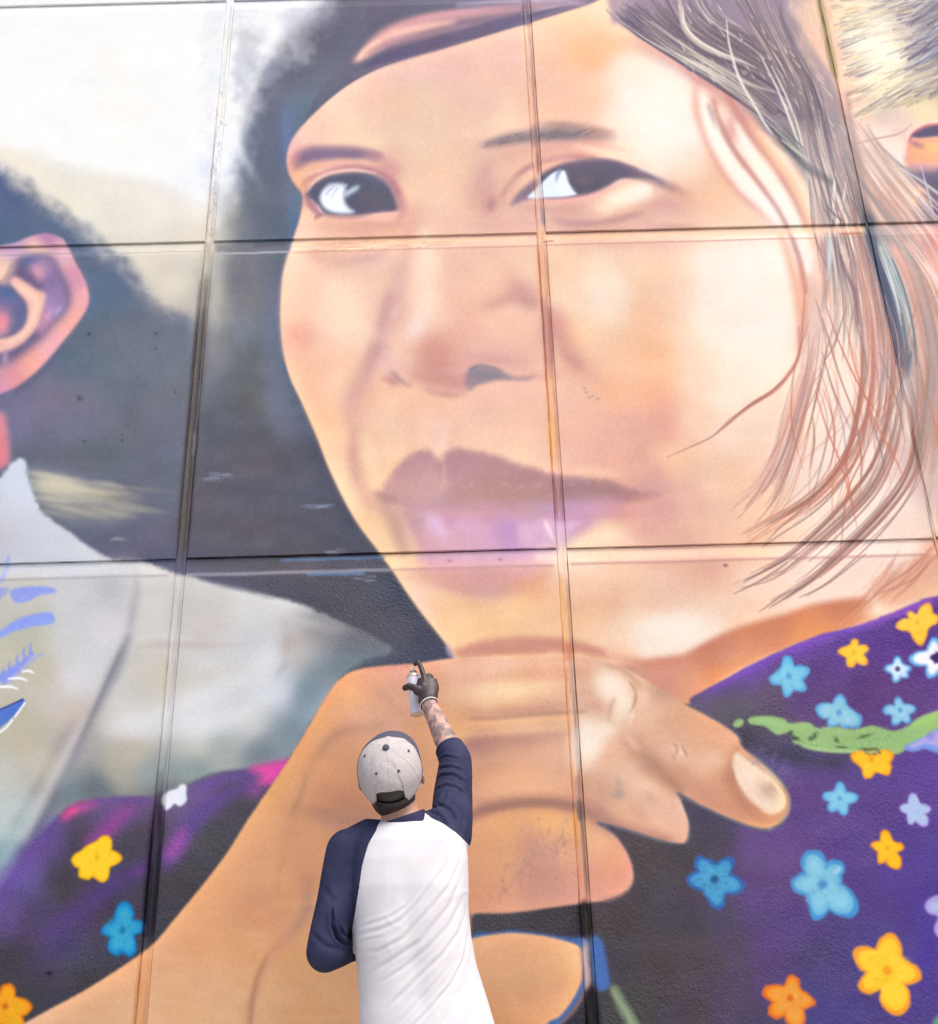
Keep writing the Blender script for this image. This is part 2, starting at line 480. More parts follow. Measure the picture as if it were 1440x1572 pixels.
# inner bowl
fpoly([(-40, 440), (10, 438), (26, 452), (39, 470), (38, 495), (24, 508), (0, 516), (-40, 520)], [(10, 450, 112, 122, 160), (28, 480, 122, 120, 158), (5, 470, 140, 125, 165), (2, 495, 230, 162, 175), (22, 500, 120, 122, 156)], 3, 9)
blob(2, 492, 13, 16, (222, 150, 166), .8)
stroke([(-5, 440), (10, 425), (18, 404)], [6, 3, 2], (150, 118, 140), 2, .6)
blob(8, 550, 6, 12, (196, 168, 188), .6)
end(E, 1.8)
stroke([(104, 372), (132, 425), (138, 455), (122, 496), (60, 570), (10, 604)], 3, (170, 125, 165), 2, .4)
stroke([(100, 525), (60, 575), (20, 606)], [2, 5, 3], (98, 102, 135), 3, .5)

# ---- the man's white shirt -------------------------------------------------
SH = [(-240, 790), (-60, 760), (0, 732), (14, 714), (28, 705), (38, 708), (44, 735), (54, 766), (66, 788), (100, 812), (138, 840), (176, 860), (222, 862), (262, 878), (290, 884), (335, 900), (400, 915), (440, 922), (482, 936),
      (530, 958), (575, 978), (602, 1000), (560, 1014), (525, 1040), (500, 1075), (470, 1120), (438, 1170), (400, 1178), (330, 1186), (280, 1206), (240, 1222), (180, 1222), (140, 1226), (112, 1240), (88, 1258), (60, 1290), (20, 1350), (-40, 1420), (-240, 1500)]
fpoly(SH, [(30, 740, 206, 211, 226), (60, 820, 208, 210, 222), (120, 850, 206, 206, 214), (20, 860, 204, 204, 214), (40, 900, 202, 199, 196), (120, 900, 204, 202, 204), (160, 960, 212, 210, 216), (100, 1000, 206, 204, 204), (60, 1030, 200, 193, 178),
           (40, 980, 192, 190, 178), (100, 1090, 202, 192, 184), (40, 1120, 196, 188, 168), (60, 1180, 200, 192, 182), (120, 1040, 212, 210, 214), (10, 1200, 198, 198, 192), (0, 1260, 196, 206, 204), (30, 1240, 196, 204, 205), (170, 900, 196, 196, 200),
           (230, 900, 214, 208, 204), (300, 910, 205, 200, 196), (400, 940, 212, 208, 206), (300, 960, 206, 200, 197), (250, 970, 212, 206, 202), (420, 980, 204, 200, 202), (450, 1000, 190, 184, 184), (500, 960, 190, 188, 190), (560, 985, 140, 142, 148),
           (540, 1010, 132, 140, 148), (240, 1040, 206, 200, 190), (330, 1050, 222, 220, 222), (200, 1110, 220, 216, 214), (300, 1110, 224, 220, 220), (400, 1040, 222, 222, 226), (430, 1060, 205, 208, 216), (470, 1070, 160, 172, 184), (440, 1130, 140, 152, 162),
           (380, 1110, 198, 200, 204), (300, 1150, 202, 200, 196), (200, 1150, 192, 182, 168), (180, 1180, 178, 172, 160), (240, 1190, 150, 162, 164), (340, 1150, 168, 176, 174), (300, 1180, 140, 156, 160), (400, 1160, 126, 138, 146), (150, 1210, 110, 120, 128),
           (90, 1220, 120, 134, 144), (120, 1140, 170, 165, 165), (60, 1260, 140, 162, 168), (20, 1320, 130, 150, 160), (250, 1215, 110, 116, 124)], 2.5, 20, rough=.8)
# fogged far shoulder
poly([(470, 930), (560, 960), (640, 1010), (600, 1016), (540, 1010), (480, 985)], (100, 100, 112), 14, .55)
poly([(478, 1010), (560, 995), (600, 1010), (530, 1030), (490, 1075), (455, 1130), (440, 1150), (450, 1080)], (122, 134, 144), 12, .6)
stroke([(300, 892), (400, 916), (480, 938)], [4, 9, 5], (218, 216, 216), 3, .7)
# lapel
stroke([(200, 865), (210, 895), (204, 940), (196, 985)], [3, 9, 12, 8], (176, 172, 182), 4, .7)
stroke([(198, 975), (178, 1025), (150, 1085), (118, 1150), (85, 1220), (50, 1290)], [8, 18, 12, 14, 20, 26], (150, 148, 158), 4, .75)
stroke([(190, 990), (172, 1030), (140, 1100), (110, 1160)], [2, 5, 5, 4], (128, 124, 138), 2, .55)
stroke([(92, 1210), (72, 1250), (30, 1320)], [8, 16, 22], (108, 116, 128), 5, .7)
stroke([(130, 1100), (100, 1160), (70, 1215), (30, 1290)], [8, 14, 16, 20], (205, 198, 198), 4, .8)
stroke([(116, 1100), (86, 1150), (60, 1200), (20, 1270)], [4, 6, 8, 8], (170, 158, 150), 4, .5)
stroke([(50, 1235), (30, 1280), (0, 1330)], [8, 14, 20], (172, 200, 206), 6, .7)
poly([(176, 860), (205, 862), (214, 880), (205, 900), (190, 930), (150, 915), (160, 880)], (206, 206, 212), 8, .5)
blob(170, 900, 26, 22, (188, 187, 190), .6, -30)
blob(128, 1030, 55, 22, (216, 215, 222), .6, -50)
blob(100, 930, 26, 46, (208, 208, 214), .5)
# folds of the sleeve
blob(330, 1040, 100, 20, (208, 203, 196), .7, -16)
stroke([(150, 1120), (200, 1112), (280, 1085), (360, 1045), (420, 1010)], [6, 26, 30, 26, 8], (226, 224, 226), 9, .8)
stroke([(180, 1128), (260, 1120), (360, 1100), (430, 1055)], [4, 20, 34, 16], (226, 226, 229), 9, .7)
blob(410, 1010, 20, 30, (224, 224, 230), .7, 20)
stroke([(205, 995), (240, 990), (300, 992), (380, 990)], [2, 5, 5, 2], (186, 168, 160), 3, .45)
stroke([(210, 980), (250, 976), (300, 980)], [2, 4, 2], (222, 218, 214), 2, .7)
stroke([(436, 945), (442, 980), (438, 1010)], [3, 10, 3], (180, 168, 166), 4, .5)
stroke([(442, 1010), (432, 1028), (420, 1040)], [2, 5, 2], (165, 165, 172), 3, .6)
blob(450, 985, 26, 12, (186, 174, 170), .5, -10)
blob(470, 955, 40, 10, (200, 196, 196), .5, 15)
blob(250, 1180, 60, 16, (150, 162, 162), .5, -8)
blob(190, 1160, 26, 22, (192, 178, 162), .5)
# ornaments on the shirt
B1 = (160, 172, 232)
poly([(16, 908), (30, 902), (60, 900), (82, 903), (84, 910), (62, 914), (40, 924), (22, 924)], B1, 1.6)
poly([(-10, 906), (12, 902), (10, 912), (-10, 926)], B1, 1.6, .7)
poly([(-20, 978), (0, 968), (24, 952), (50, 943), (76, 940), (84, 948), (78, 958), (50, 962), (20, 970), (0, 980)], B1, 1.2)
stroke([(14, 852), (10, 868), (2, 892)], [3, 5, 7], (165, 178, 232), 1.3, .9)
stroke([(4, 862), (6, 880), (0, 896)], [2, 4, 4], (175, 186, 232), 1.3, .7)
stroke([(50, 1002), (30, 1022), (0, 1046)], [3, 10, 18], (152, 164, 230), 1.4)
for (x, y) in [(50, 1008), (40, 1016), (30, 1026), (18, 1036), (8, 1046)]:
    stroke([(x, y), (x - 4, y - 12), (x - 2, y - 22)], [5, 4, 1.5], (150, 162, 230), 1)
    stroke([(x, y), (x + 10, y - 2), (x + 16, y - 6)], [4, 3, 1.5], (165, 176, 232), 1)
for (x, y, l) in [(34, 1031, 18), (12, 1042, 30), (-6, 1055, 34)]:
    stroke([(x, y), (x + l * .6, y - 1), (x + l, y + 3)], [3, 4, 2], (240, 240, 246), .8)
poly([(-30, 1100), (0, 1090), (20, 1082), (36, 1073), (39, 1076), (26, 1094), (12, 1108), (-30, 1140)], (104, 132, 214), .8, smooth=False)
stroke([(-10, 1093), (10, 1085), (36, 1073)], 2.2, (62, 72, 150), .7)
stroke([(39, 1078), (26, 1096), (22, 1102)], 3, (240, 242, 250), .7)
stroke([(20, 1104), (8, 1118), (-10, 1130)], 3.4, (240, 242, 250), .7)

# ---- dark dress lower left ---------------------------------------------------
DL = [(-240, 1560), (-100, 1420), (-30, 1400), (10, 1350), (40, 1305), (70, 1272), (96, 1246), (120, 1232), (160, 1226), (210, 1224), (250, 1222), (290, 1206), (330, 1190), (380, 1182), (436, 1168), (450, 1180), (300, 1450), (60, 1590), (-240, 1700)]
fpoly(DL, [(0, 1400, 102, 86, 136), (40, 1330, 112, 96, 160), (80, 1290, 104, 88, 138), (120, 1300, 86, 80, 90), (100, 1350, 82, 76, 86), (200, 1400, 82, 76, 90), (60, 1420, 86, 76, 108), (100, 1460, 86, 78, 102), (20, 1480, 78, 74, 86), (130, 1500, 78, 76, 84),
           (200, 1300, 86, 80, 92), (280, 1350, 82, 78, 84), (320, 1280, 88, 84, 88), (360, 1240, 92, 86, 94), (250, 1440, 80, 78, 82), (180, 1240, 110, 94, 138), (-100, 1500, 86, 78, 102), (300, 1230, 116, 98, 146), (20, 1540, 78, 76, 80)], 2.5, 20, rough=.8)
stroke([(-20, 1400), (20, 1340), (60, 1290), (92, 1256)], [34, 30, 22, 12], (112, 88, 168), 8, .75)
stroke([(94, 1258), (112, 1244), (136, 1236), (152, 1233)], [8, 14, 10, 4], (230, 96, 158), 4, .9)
stroke([(130, 1300), (160, 1278), (190, 1248), (212, 1236)], [14, 24, 20, 6], (158, 84, 158), 7, .85)
stroke([(120, 1240), (160, 1230), (205, 1228), (240, 1228)], [5, 7, 8, 6], (118, 88, 158), 3, .8)
stroke([(70, 1440), (120, 1400), (170, 1360), (232, 1326)], [20, 30, 30, 20], (96, 72, 142), 9, .6)
stroke([(40, 1490), (90, 1450), (150, 1410)], [10, 22, 12], (84, 70, 118), 9, .5)
stroke([(196, 1345), (222, 1332), (236, 1310)], [6, 10, 8], (120, 78, 150), 4, .6)
stroke([(250, 1330), (275, 1295), (300, 1258), (340, 1225), (400, 1196)], [26, 26, 26, 22, 16], (106, 84, 156), 7, .85)
stroke([(256, 1318), (272, 1296), (284, 1272)], [18, 22, 10], (165, 92, 170), 6, .85)
stroke([(300, 1210), (350, 1194), (400, 1186)], [10, 12, 8], (112, 88, 170), 4, .8)
poly([(380, 1180), (438, 1166), (446, 1172), (425, 1200), (402, 1206), (392, 1198), (405, 1192)], (226, 98, 172), 4, .95)
blob(392, 1214, 14, 12, (158, 98, 172), .6, -30)
poly([(246, 1225), (258, 1215), (272, 1210), (278, 1204), (286, 1206), (286, 1218), (286, 1230), (276, 1238), (268, 1234), (262, 1240), (254, 1244), (250, 1236), (246, 1232)], (226, 230, 243), 1)
flower(149, 1317, [(167, 1284), (186, 1318), (160, 1354), (124, 1348), (109, 1322)], (250, 185, 40), (252, 205, 62), (230, 176, 40), 4, vall=.55, pw=.62)
flower(188, 1428, [(193, 1384), (223, 1420), (202, 1468), (172, 1466), (154, 1428)], (38, 126, 190), (58, 152, 205), (28, 110, 160), 5, vall=.5, pw=.6, inner=(80, 172, 200))
flower(8, 1545, [(14, 1509), (50, 1548), (30, 1590), (-20, 1580), (-30, 1530)], (220, 128, 30), (240, 160, 30), (190, 100, 20), 5, vall=.5, pw=.62, inner=(228, 172, 60))
blob(76, 1494, 4, 3, (34, 34, 38), .8)

# ---- the woman's face ---------------------------------------------------------
FACE = [(440, 240), (446, 218), (460, 197), (478, 177), (505, 152), (540, 126), (580, 105), (620, 91), (680, 74), (740, 56), (800, 38), (870, 16), (940, -10), (1100, -60), (1700, -60), (1700, 1010), (1470, 960), (1300, 1010), (1060, 1080), (900, 1060), (700, 1020), (697, 1012),
        (688, 994), (668, 968), (645, 939), (621, 905), (600, 873), (578, 843), (550, 806), (528, 768), (512, 735), (500, 708), (488, 676), (474, 643), (461, 614), (446, 582), (436, 548), (431, 512), (430, 470), (433, 425), (441, 392), (452, 360), (460, 335), (464, 310), (462, 296), (450, 280), (442, 262)]
begin()
fpoly([(-100, -100), (1700, -100), (1700, 1100), (-100, 1100)],
      [(448, 225, 226, 180, 182), (470, 210, 240, 200, 186), (520, 190, 246, 212, 188), (480, 190, 240, 200, 180), (560, 140, 242, 202, 184), (560, 220, 244, 208, 182), (640, 110, 236, 196, 180), (640, 170, 238, 202, 178), (640, 220, 240, 206, 180),
       (620, 270, 244, 208, 180), (650, 300, 246, 206, 178), (700, 100, 236, 192, 178), (760, 80, 238, 194, 178), (740, 150, 240, 198, 178), (720, 200, 242, 202, 176), (770, 190, 246, 208, 178), (850, 60, 246, 200, 170), (850, 120, 242, 196, 170), (830, 170, 244, 200, 170),
       (900, 40, 250, 204, 168), (910, 80, 250, 192, 150), (940, 60, 248, 196, 155), (900, 150, 246, 200, 170), (930, 20, 246, 208, 176), (960, 100, 250, 220, 198), (980, 150, 253, 238, 226), (1020, 190, 253, 240, 230), (1030, 130, 251, 232, 216), (1060, 200, 251, 232, 218), (950, 190, 250, 224, 202),
       (960, 230, 250, 220, 196), (1010, 240, 250, 226, 206), (1060, 250, 248, 218, 196), (1100, 250, 240, 200, 172), (1110, 300, 244, 200, 168), (1060, 290, 242, 200, 172), (1150, 320, 248, 206, 174), (1040, 330, 242, 196, 172), (1000, 345, 232, 186, 170), (940, 345, 230, 186, 168), (880, 345, 224, 182, 170),
       (700, 250, 242, 204, 174), (680, 300, 246, 204, 176), (700, 340, 244, 200, 176), (740, 300, 226, 182, 164), (760, 340, 236, 190, 172), (800, 345, 232, 188, 174), (740, 260, 234, 192, 170), (790, 275, 236, 192, 168), (780, 240, 228, 182, 162), (900, 225, 222, 172, 156), (860, 230, 226, 178, 162),
       (600, 350, 240, 192, 166), (660, 350, 246, 202, 176), (480, 350, 246, 206, 184), (560, 345, 228, 184, 166), (500, 340, 236, 194, 172), (455, 290, 228, 178, 152), (460, 262, 226, 178, 158), (500, 385, 244, 200, 176), (560, 395, 236, 194, 176), (610, 380, 246, 204, 182), (600, 270, 226, 176, 166), (625, 330, 236, 190, 168),
       (450, 400, 248, 212, 188), (445, 470, 244, 204, 178), (470, 440, 246, 206, 180), (520, 460, 250, 216, 192), (530, 500, 252, 218, 194), (560, 450, 248, 208, 184), (460, 520, 242, 190, 166), (500, 540, 246, 200, 174), (520, 580, 248, 208, 178), (480, 590, 248, 200, 168), (500, 640, 250, 202, 168), (590, 430, 244, 202, 178), (600, 470, 232, 186, 168),
       (520, 680, 248, 204, 170), (550, 620, 236, 188, 166), (590, 640, 246, 206, 176), (610, 680, 248, 206, 174), (580, 740, 246, 206, 170), (640, 640, 244, 198, 172), (680, 640, 246, 200, 176), (700, 670, 244, 200, 176), (750, 660, 246, 200, 174), (790, 700, 246, 204, 176), (740, 620, 242, 196, 174), (560, 800, 240, 200, 164), (540, 750, 248, 210, 174), (600, 860, 240, 204, 168),
       (640, 450, 248, 208, 186), (655, 400, 252, 218, 194), (655, 460, 252, 216, 192), (700, 400, 240, 196, 176), (700, 460, 242, 196, 174), (760, 420, 246, 204, 180), (790, 380, 246, 204, 180), (780, 430, 236, 188, 164), (800, 400, 246, 206, 178), (800, 500, 242, 196, 172), (760, 500, 244, 196, 172), (720, 500, 240, 188, 166), (800, 540, 236, 188, 170), (750, 540, 236, 186, 168),
       (870, 400, 248, 210, 178), (920, 430, 252, 222, 196), (930, 460, 253, 224, 200), (880, 460, 250, 212, 180), (900, 500, 250, 210, 176), (870, 520, 248, 202, 168), (980, 420, 249, 210, 180), (990, 480, 248, 202, 168), (1000, 540, 246, 196, 158), (960, 560, 248, 202, 168), (1040, 430, 250, 214, 186), (1040, 500, 250, 214, 186), (1090, 420, 252, 230, 212),
       (1140, 420, 253, 236, 222), (1180, 480, 253, 238, 224), (1130, 520, 253, 236, 220), (1090, 480, 253, 230, 210), (1190, 400, 252, 236, 220), (1170, 560, 252, 232, 214), (1130, 600, 251, 226, 206), (1070, 560, 249, 212, 182), (1060, 640, 248, 210, 182), (1130, 660, 248, 214, 192), (1200, 620, 248, 216, 194),
       (1210, 700, 246, 214, 196), (1240, 600, 250, 226, 206), (1290, 620, 250, 230, 216), (1300, 700, 248, 220, 206), (1380, 760, 246, 220, 206), (1280, 780, 248, 218, 200), (1160, 780, 246, 206, 178), (1100, 740, 246, 204, 172), (1400, 820, 246, 216, 200), (1340, 820, 247, 220, 206),
       (880, 580, 246, 196, 168), (940, 600, 246, 190, 156), (1000, 610, 244, 186, 152), (1020, 650, 240, 186, 164), (960, 650, 240, 184, 164), (900, 650, 240, 190, 168), (880, 620, 242, 192, 168), (980, 700, 230, 180, 162), (930, 690, 236, 184, 166), (880, 710, 240, 190, 168), (1040, 710, 244, 198, 168), (1000, 740, 226, 174, 162), (1060, 760, 236, 188, 166), (1020, 780, 226, 172, 158),
       (960, 790, 230, 176, 160), (1000, 820, 232, 180, 162), (1060, 820, 238, 190, 164), (1080, 860, 240, 194, 170), (1140, 830, 244, 200, 170), (930, 820, 250, 212, 182), (900, 850, 252, 222, 196), (870, 865, 250, 218, 192), (960, 850, 248, 208, 184), (1010, 860, 240, 192, 170), (1090, 880, 236, 186, 160), (960, 890, 246, 204, 176), (1000, 900, 244, 204, 178), (1100, 920, 246, 206, 180),
       (1160, 900, 248, 212, 192), (1240, 880, 248, 216, 198), (1330, 880, 248, 216, 198), (880, 900, 246, 200, 166), (900, 950, 246, 204, 170), (960, 950, 250, 216, 190), (1080, 960, 250, 222, 200), (1150, 940, 248, 208, 180), (950, 990, 248, 206, 174), (1000, 985, 251, 222, 202), (940, 930, 240, 196, 164),
       (650, 900, 244, 206, 174), (700, 940, 246, 202, 160), (640, 870, 240, 200, 172), (740, 960, 246, 202, 156), (800, 940, 248, 204, 160), (820, 900, 244, 190, 154), (740, 920, 240, 192, 158), (780, 975, 246, 198, 154), (850, 960, 246, 202, 166), (700, 985, 244, 200, 158), (730, 890, 228, 172, 154)], 0, 22, smooth=False)
# forehead puffs
blob(1010, 185, 62, 62, (253, 241, 231), .75, 20, 1.3)
blob(985, 120, 40, 30, (252, 232, 214), .5)
blob(900, 75, 50, 26, (250, 188, 142), .55, -10)
blob(860, 150, 60, 40, (244, 196, 170), .35)
blob(640, 165, 60, 40, (234, 200, 172), .3)
stroke([(560, 130), (700, 88), (800, 60)], [8, 18, 8], (236, 188, 178), 6, .5)
# shadow of the hairline
stroke([(448, 212), (480, 172), (540, 124), (620, 89), (740, 54), (860, 18)], 4, (200, 140, 150), 2.2, .55)
# left brow
poly([(450, 240), (470, 226), (500, 224), (540, 225), (565, 229), (586, 236), (582, 246), (560, 245), (530, 244), (500, 246), (470, 252), (452, 262)], (160, 126, 146), 3.5, .75)
poly([(462, 238), (480, 230), (510, 229), (545, 231), (566, 236), (550, 242), (515, 242), (480, 246), (462, 252)], (140, 122, 150), 3.5, .8)
blob(575, 240, 16, 8, (190, 142, 150), .5, 10)
blob(590, 260, 14, 20, (222, 170, 166), .6, -30)
stroke([(448, 268), (452, 240), (462, 228)], [3, 6, 3], (214, 160, 160), 3, .5)
# left eye
stroke([(462, 290), (478, 272), (510, 260), (545, 256), (575, 263), (598, 276), (612, 300)], [3, 5, 8, 9, 9, 10, 8], (172, 124, 140), 3, .75)
stroke([(475, 290), (500, 270), (530, 264), (560, 266), (585, 272)], [4, 5, 4, 4, 2], (238, 194, 190), 2, .85)
stroke([(482, 258), (510, 250), (560, 248)], [3, 7, 3], (224, 172, 164), 3, .6)
blob(487, 256, 12, 7, (226, 180, 156), .7)
stroke([(600, 280), (612, 300), (616, 325), (608, 345)], [4, 12, 12, 6], (206, 152, 152), 5, .7)
EYE1 = [(469, 300), (476, 288), (490, 277), (508, 270), (530, 267), (555, 267), (575, 271), (592, 282), (603, 298), (610, 318), (608, 323), (590, 325), (570, 328), (545, 331), (520, 331), (500, 328), (490, 318), (480, 308)]
poly(EYE1, (108, 108, 132), 2.6)
poly([(480, 296), (500, 276), (530, 270), (560, 270), (585, 282), (600, 300), (604, 318), (570, 324), (545, 326), (535, 310), (540, 290)], (108, 108, 126), 3.5, .85)
blob(575, 308, 24, 16, (122, 112, 122), .7)
stroke([(470, 300), (500, 272), (550, 264), (600, 284), (612, 318)], 4, (150, 118, 136), 3, .5)
stroke([(500, 274), (540, 268), (580, 275), (600, 292)], [3, 7, 6, 3], (112, 114, 138), 2.6, .7)
poly([(491, 304), (494, 294), (501, 287), (512, 282), (524, 282), (530, 288), (529, 298), (528, 306), (532, 315), (538, 321), (546, 325), (534, 328), (516, 327), (502, 322), (494, 314)], (236, 238, 247), 2.0)
poly([(524, 300), (532, 293), (542, 287), (552, 284), (549, 291), (540, 297), (530, 302)], (206, 216, 232), 2.2, .9)
blob(512, 308, 10, 12, (246, 246, 250), .6)
stroke([(536, 306), (530, 300), (528, 292)], [2, 2.6, 1], (150, 160, 190), 1.4, .5)
stroke([(500, 300), (508, 290), (518, 284)], [2, 3, 1.5], (150, 155, 190), 1.2, .6)
stroke([(508, 306), (514, 294), (524, 284)], [1.5, 2.4, 1], (165, 170, 205), 1, .6)
stroke([(526, 280), (530, 286), (534, 282)], [1, 3, 1], (210, 220, 236), 1, .8)
stroke([(497, 292), (503, 284), (512, 280)], [1, 3, 1], (196, 204, 226), 1.2, .6)
stroke([(470, 300), (478, 316), (488, 326), (498, 330)], [6, 10, 7, 3], (164, 122, 142), 2.5, .75)
stroke([(487, 314), (491, 323), (496, 328)], [2, 4, 2], (214, 178, 192), 1.2, .85)
stroke([(500, 333), (540, 336), (580, 331), (606, 328), (616, 326)], [3, 8, 9, 6, 3], (236, 188, 178), 2.5, .85)
stroke([(494, 329), (520, 333), (550, 332), (570, 328)], [2, 3, 3, 2], (146, 124, 146), 2, .7)
stroke([(545, 328), (580, 324), (606, 321)], [2, 3, 4], (130, 112, 132), 1.8, .7)
blob(585, 345, 34, 7, (216, 168, 156), .7)
blob(500, 345, 26, 9, (236, 186, 164), .5)
stroke([(452, 292), (462, 300), (466, 320)], [3, 7, 4], (180, 134, 144), 3, .7)
blob(455, 275, 7, 12, (232, 184, 150), .6)
stroke([(445, 240), (443, 262), (452, 286), (462, 300)], [4, 7, 7, 4], (214, 164, 156), 3, .6)
stroke([(475, 394), (520, 400), (560, 396), (600, 380)], [4, 10, 12, 5], (222, 176, 164), 5, .65)
blob(545, 402, 26, 6, (214, 180, 170), .6, -8)
stroke([(470, 388), (510, 384), (560, 384)], [3, 7, 3], (232, 190, 166), 3, .5)
stroke([(530, 388), (570, 386), (600, 378)], [2, 5, 2], (250, 210, 190), 3, .5)
blob(490, 262, 30, 5, (240, 198, 186), .5, -14)
stroke([(470, 296), (486, 276), (510, 265), (545, 261), (578, 266)], [2, 4, 4, 4, 2], (244, 206, 198), 1.6, .7)
stroke([(604, 284), (614, 306), (616, 328)], [4, 9, 5], (190, 138, 144), 4, .55)
for i in range(14):
    x = rng.uniform(476, 520); y = 322 - (x - 476) * .1
    stroke([(x, y + 8), (x - rng.uniform(2, 7), y + rng.uniform(12, 18))], [1.6, .6], (150, 116, 126), .9, .4, n=3)
# right brow
poly([(735, 222), (752, 216), (780, 205), (810, 200), (850, 192), (880, 192), (905, 198), (930, 206), (948, 212), (925, 214), (900, 212), (870, 214), (840, 216), (800, 219), (765, 224), (742, 225)], (176, 142, 140), 4, .8)
poly([(745, 221), (770, 213), (800, 207), (840, 201), (880, 203), (905, 208), (870, 213), (830, 214), (790, 218), (760, 222)], (142, 128, 132), 3, .8)
blob(875, 206, 34, 9, (138, 122, 132), .55)
blob(860, 192, 30, 6, (172, 142, 134), .5, 4)
stroke([(905, 200), (930, 202), (946, 204)], [10, 8, 3], (196, 146, 136), 3, .6)
for i in range(70):
    x = rng.uniform(738, 910); y = np.interp(x, [738, 800, 860, 910], [222, 210, 203, 207]) + rng.normal(0, 4)
    stroke([(x, y), (x + rng.uniform(8, 18), y - rng.uniform(2, 8))], [2.5, .8], (122, 106, 116) if rng.random() < .6 else (190, 160, 150), .9, rng.uniform(.15, .4), n=3)
stroke([(880, 224), (920, 232), (960, 246), (1000, 256)], [4, 9, 8, 3], (252, 212, 190), 3, .8)
stroke([(890, 215), (930, 222), (970, 234)], [3, 6, 2], (226, 166, 146), 3, .5)
stroke([(800, 232), (850, 226), (890, 230)], [6, 14, 8], (220, 170, 158), 5, .5)
# socket and lid crease
stroke([(752, 318), (745, 295), (746, 262), (756, 244)], [8, 20, 16, 6], (214, 168, 158), 7, .7)
blob(754, 314, 9, 13, (190, 142, 146), .7, 20)
stroke([(770, 302), (786, 276), (808, 258), (840, 246), (880, 241), (915, 243)], [3, 4, 6, 6, 7, 4], (186, 138, 142), 2.2, .75)
stroke([(785, 285), (805, 264), (830, 254)], [2, 4, 2], (196, 146, 150), 1.5, .5)
stroke([(776, 310), (796, 285), (815, 268), (835, 256), (870, 248)], [5, 9, 9, 6, 3], (238, 196, 176), 3, .75)
stroke([(768, 262), (780, 268), (775, 290)], [10, 16, 8], (240, 200, 172), 6, .6)
stroke([(820, 250), (850, 243), (880, 243)], [3, 7, 3], (232, 178, 172), 2, .6)
# right eye
poly([(783, 316), (792, 300), (806, 287), (822, 275), (840, 262), (860, 254), (885, 248), (915, 244), (940, 246), (962, 252), (985, 262), (1004, 271), (1018, 278), (1022, 284), (1014, 286), (1000, 282), (985, 276), (965, 274), (948, 276), (930, 288), (905, 298), (880, 303), (850, 305), (812, 306), (795, 312)], (150, 124, 142), 2.4, .9)
poly([(822, 282), (840, 264), (865, 253), (900, 248), (935, 248), (960, 256), (980, 266), (1000, 272), (1010, 280), (985, 275), (955, 273), (935, 284), (910, 296), (890, 300), (870, 298), (850, 296)], (108, 102, 122), 2.8, .9)
stroke([(965, 264), (995, 274), (1020, 284), (1036, 290)], [8, 10, 9, 4], (150, 122, 134), 4.5, .7)
blob(1035, 290, 16, 7, (172, 130, 138), .5, 20)
blob(905, 278, 26, 16, (90, 90, 108), .7)
blob(898, 277, 16, 9, (140, 120, 124), .55)
stroke([(860, 254), (900, 247), (940, 249), (980, 262)], [3, 6, 6, 4], (124, 108, 128), 2.8, .6)
poly([(810, 303), (818, 294), (830, 282), (845, 268), (856, 262), (862, 262), (867, 262), (870, 270), (874, 282), (882, 294), (886, 298), (870, 302), (845, 303), (825, 305)], (232, 238, 248), 1.4)
poly([(858, 258), (862, 262), (857, 272), (853, 280), (854, 266)], (140, 150, 178), 1, .8)
stroke([(870, 264), (874, 280), (884, 294)], 2, (160, 160, 180), 1, .5)
stroke([(826, 304), (850, 305), (880, 302), (900, 296)], [1.5, 2.4, 3, 2], (150, 128, 150), 1.2, .7)
stroke([(812, 306), (845, 309), (880, 307), (915, 298), (950, 282), (970, 276)], [3, 6, 7, 6, 6, 3], (240, 186, 180), 2.2, .85)
stroke([(790, 318), (820, 318), (860, 320), (900, 314)], [6, 8, 9, 5], (214, 166, 154), 4, .55)
blob(960, 303, 42, 15, (253, 230, 212), .95, -18, 1.4)
blob(985, 292, 22, 13, (253, 232, 216), .8, -10, 1.3)
blob(930, 322, 14, 9, (250, 222, 198), .6)
stroke([(962, 280), (990, 278), (1008, 286), (1004, 300)], [3, 5, 6, 4], (232, 176, 156), 3, .7)
stroke([(845, 336), (880, 343), (920, 342), (960, 334), (990, 324)], [3, 6, 7, 7, 3], (190, 150, 150), 3, .7)
stroke([(995, 320), (1015, 312), (1030, 304)], [8, 16, 8], (224, 166, 154), 6, .6)
blob(1030, 315, 26, 16, (216, 170, 162), .6, 20)
blob(870, 325, 34, 8, (222, 176, 162), .5)
blob(1036, 348, 30, 5, (206, 160, 144), .45)
blob(960, 365, 60, 9, (240, 196, 168), .4)
# nose
stroke([(652, 350), (655, 400), (654, 450), (650, 480)], [18, 24, 26, 14], (253, 222, 200), 7, .75)
blob(640, 503, 14, 22, (250, 224, 212), .8, 25)
blob(606, 480, 7, 12, (250, 214, 196), .7, 20)
stroke([(614, 400), (612, 430), (606, 460), (596, 490), (583, 520), (574, 550)], [10, 14, 14, 18, 22, 20], (214, 170, 164), 8, .55)
stroke([(588, 520), (572, 555), (552, 590), (540, 620), (536, 640)], [14, 24, 24, 20, 12], (214, 170, 164), 9, .55)
stroke([(584, 530), (590, 545), (596, 570)], [4, 9, 6], (232, 192, 188), 4, .6)
stroke([(628, 350), (622, 390), (618, 420)], [6, 10, 6], (232, 184, 164), 5, .5)
blob(672, 540, 42, 34, (228, 172, 152), .85, 0, 1.2)
blob(690, 572, 44, 26, (222, 168, 156), .8, 0, 1.2)
blob(712, 545, 30, 24, (232, 178, 160), .5)
stroke([(650, 596), (670, 604), (700, 607), (716, 602)], [3, 6, 7, 3], (196, 150, 146), 3, .65)
blob(605, 560, 22, 20, (238, 192, 178), .7)
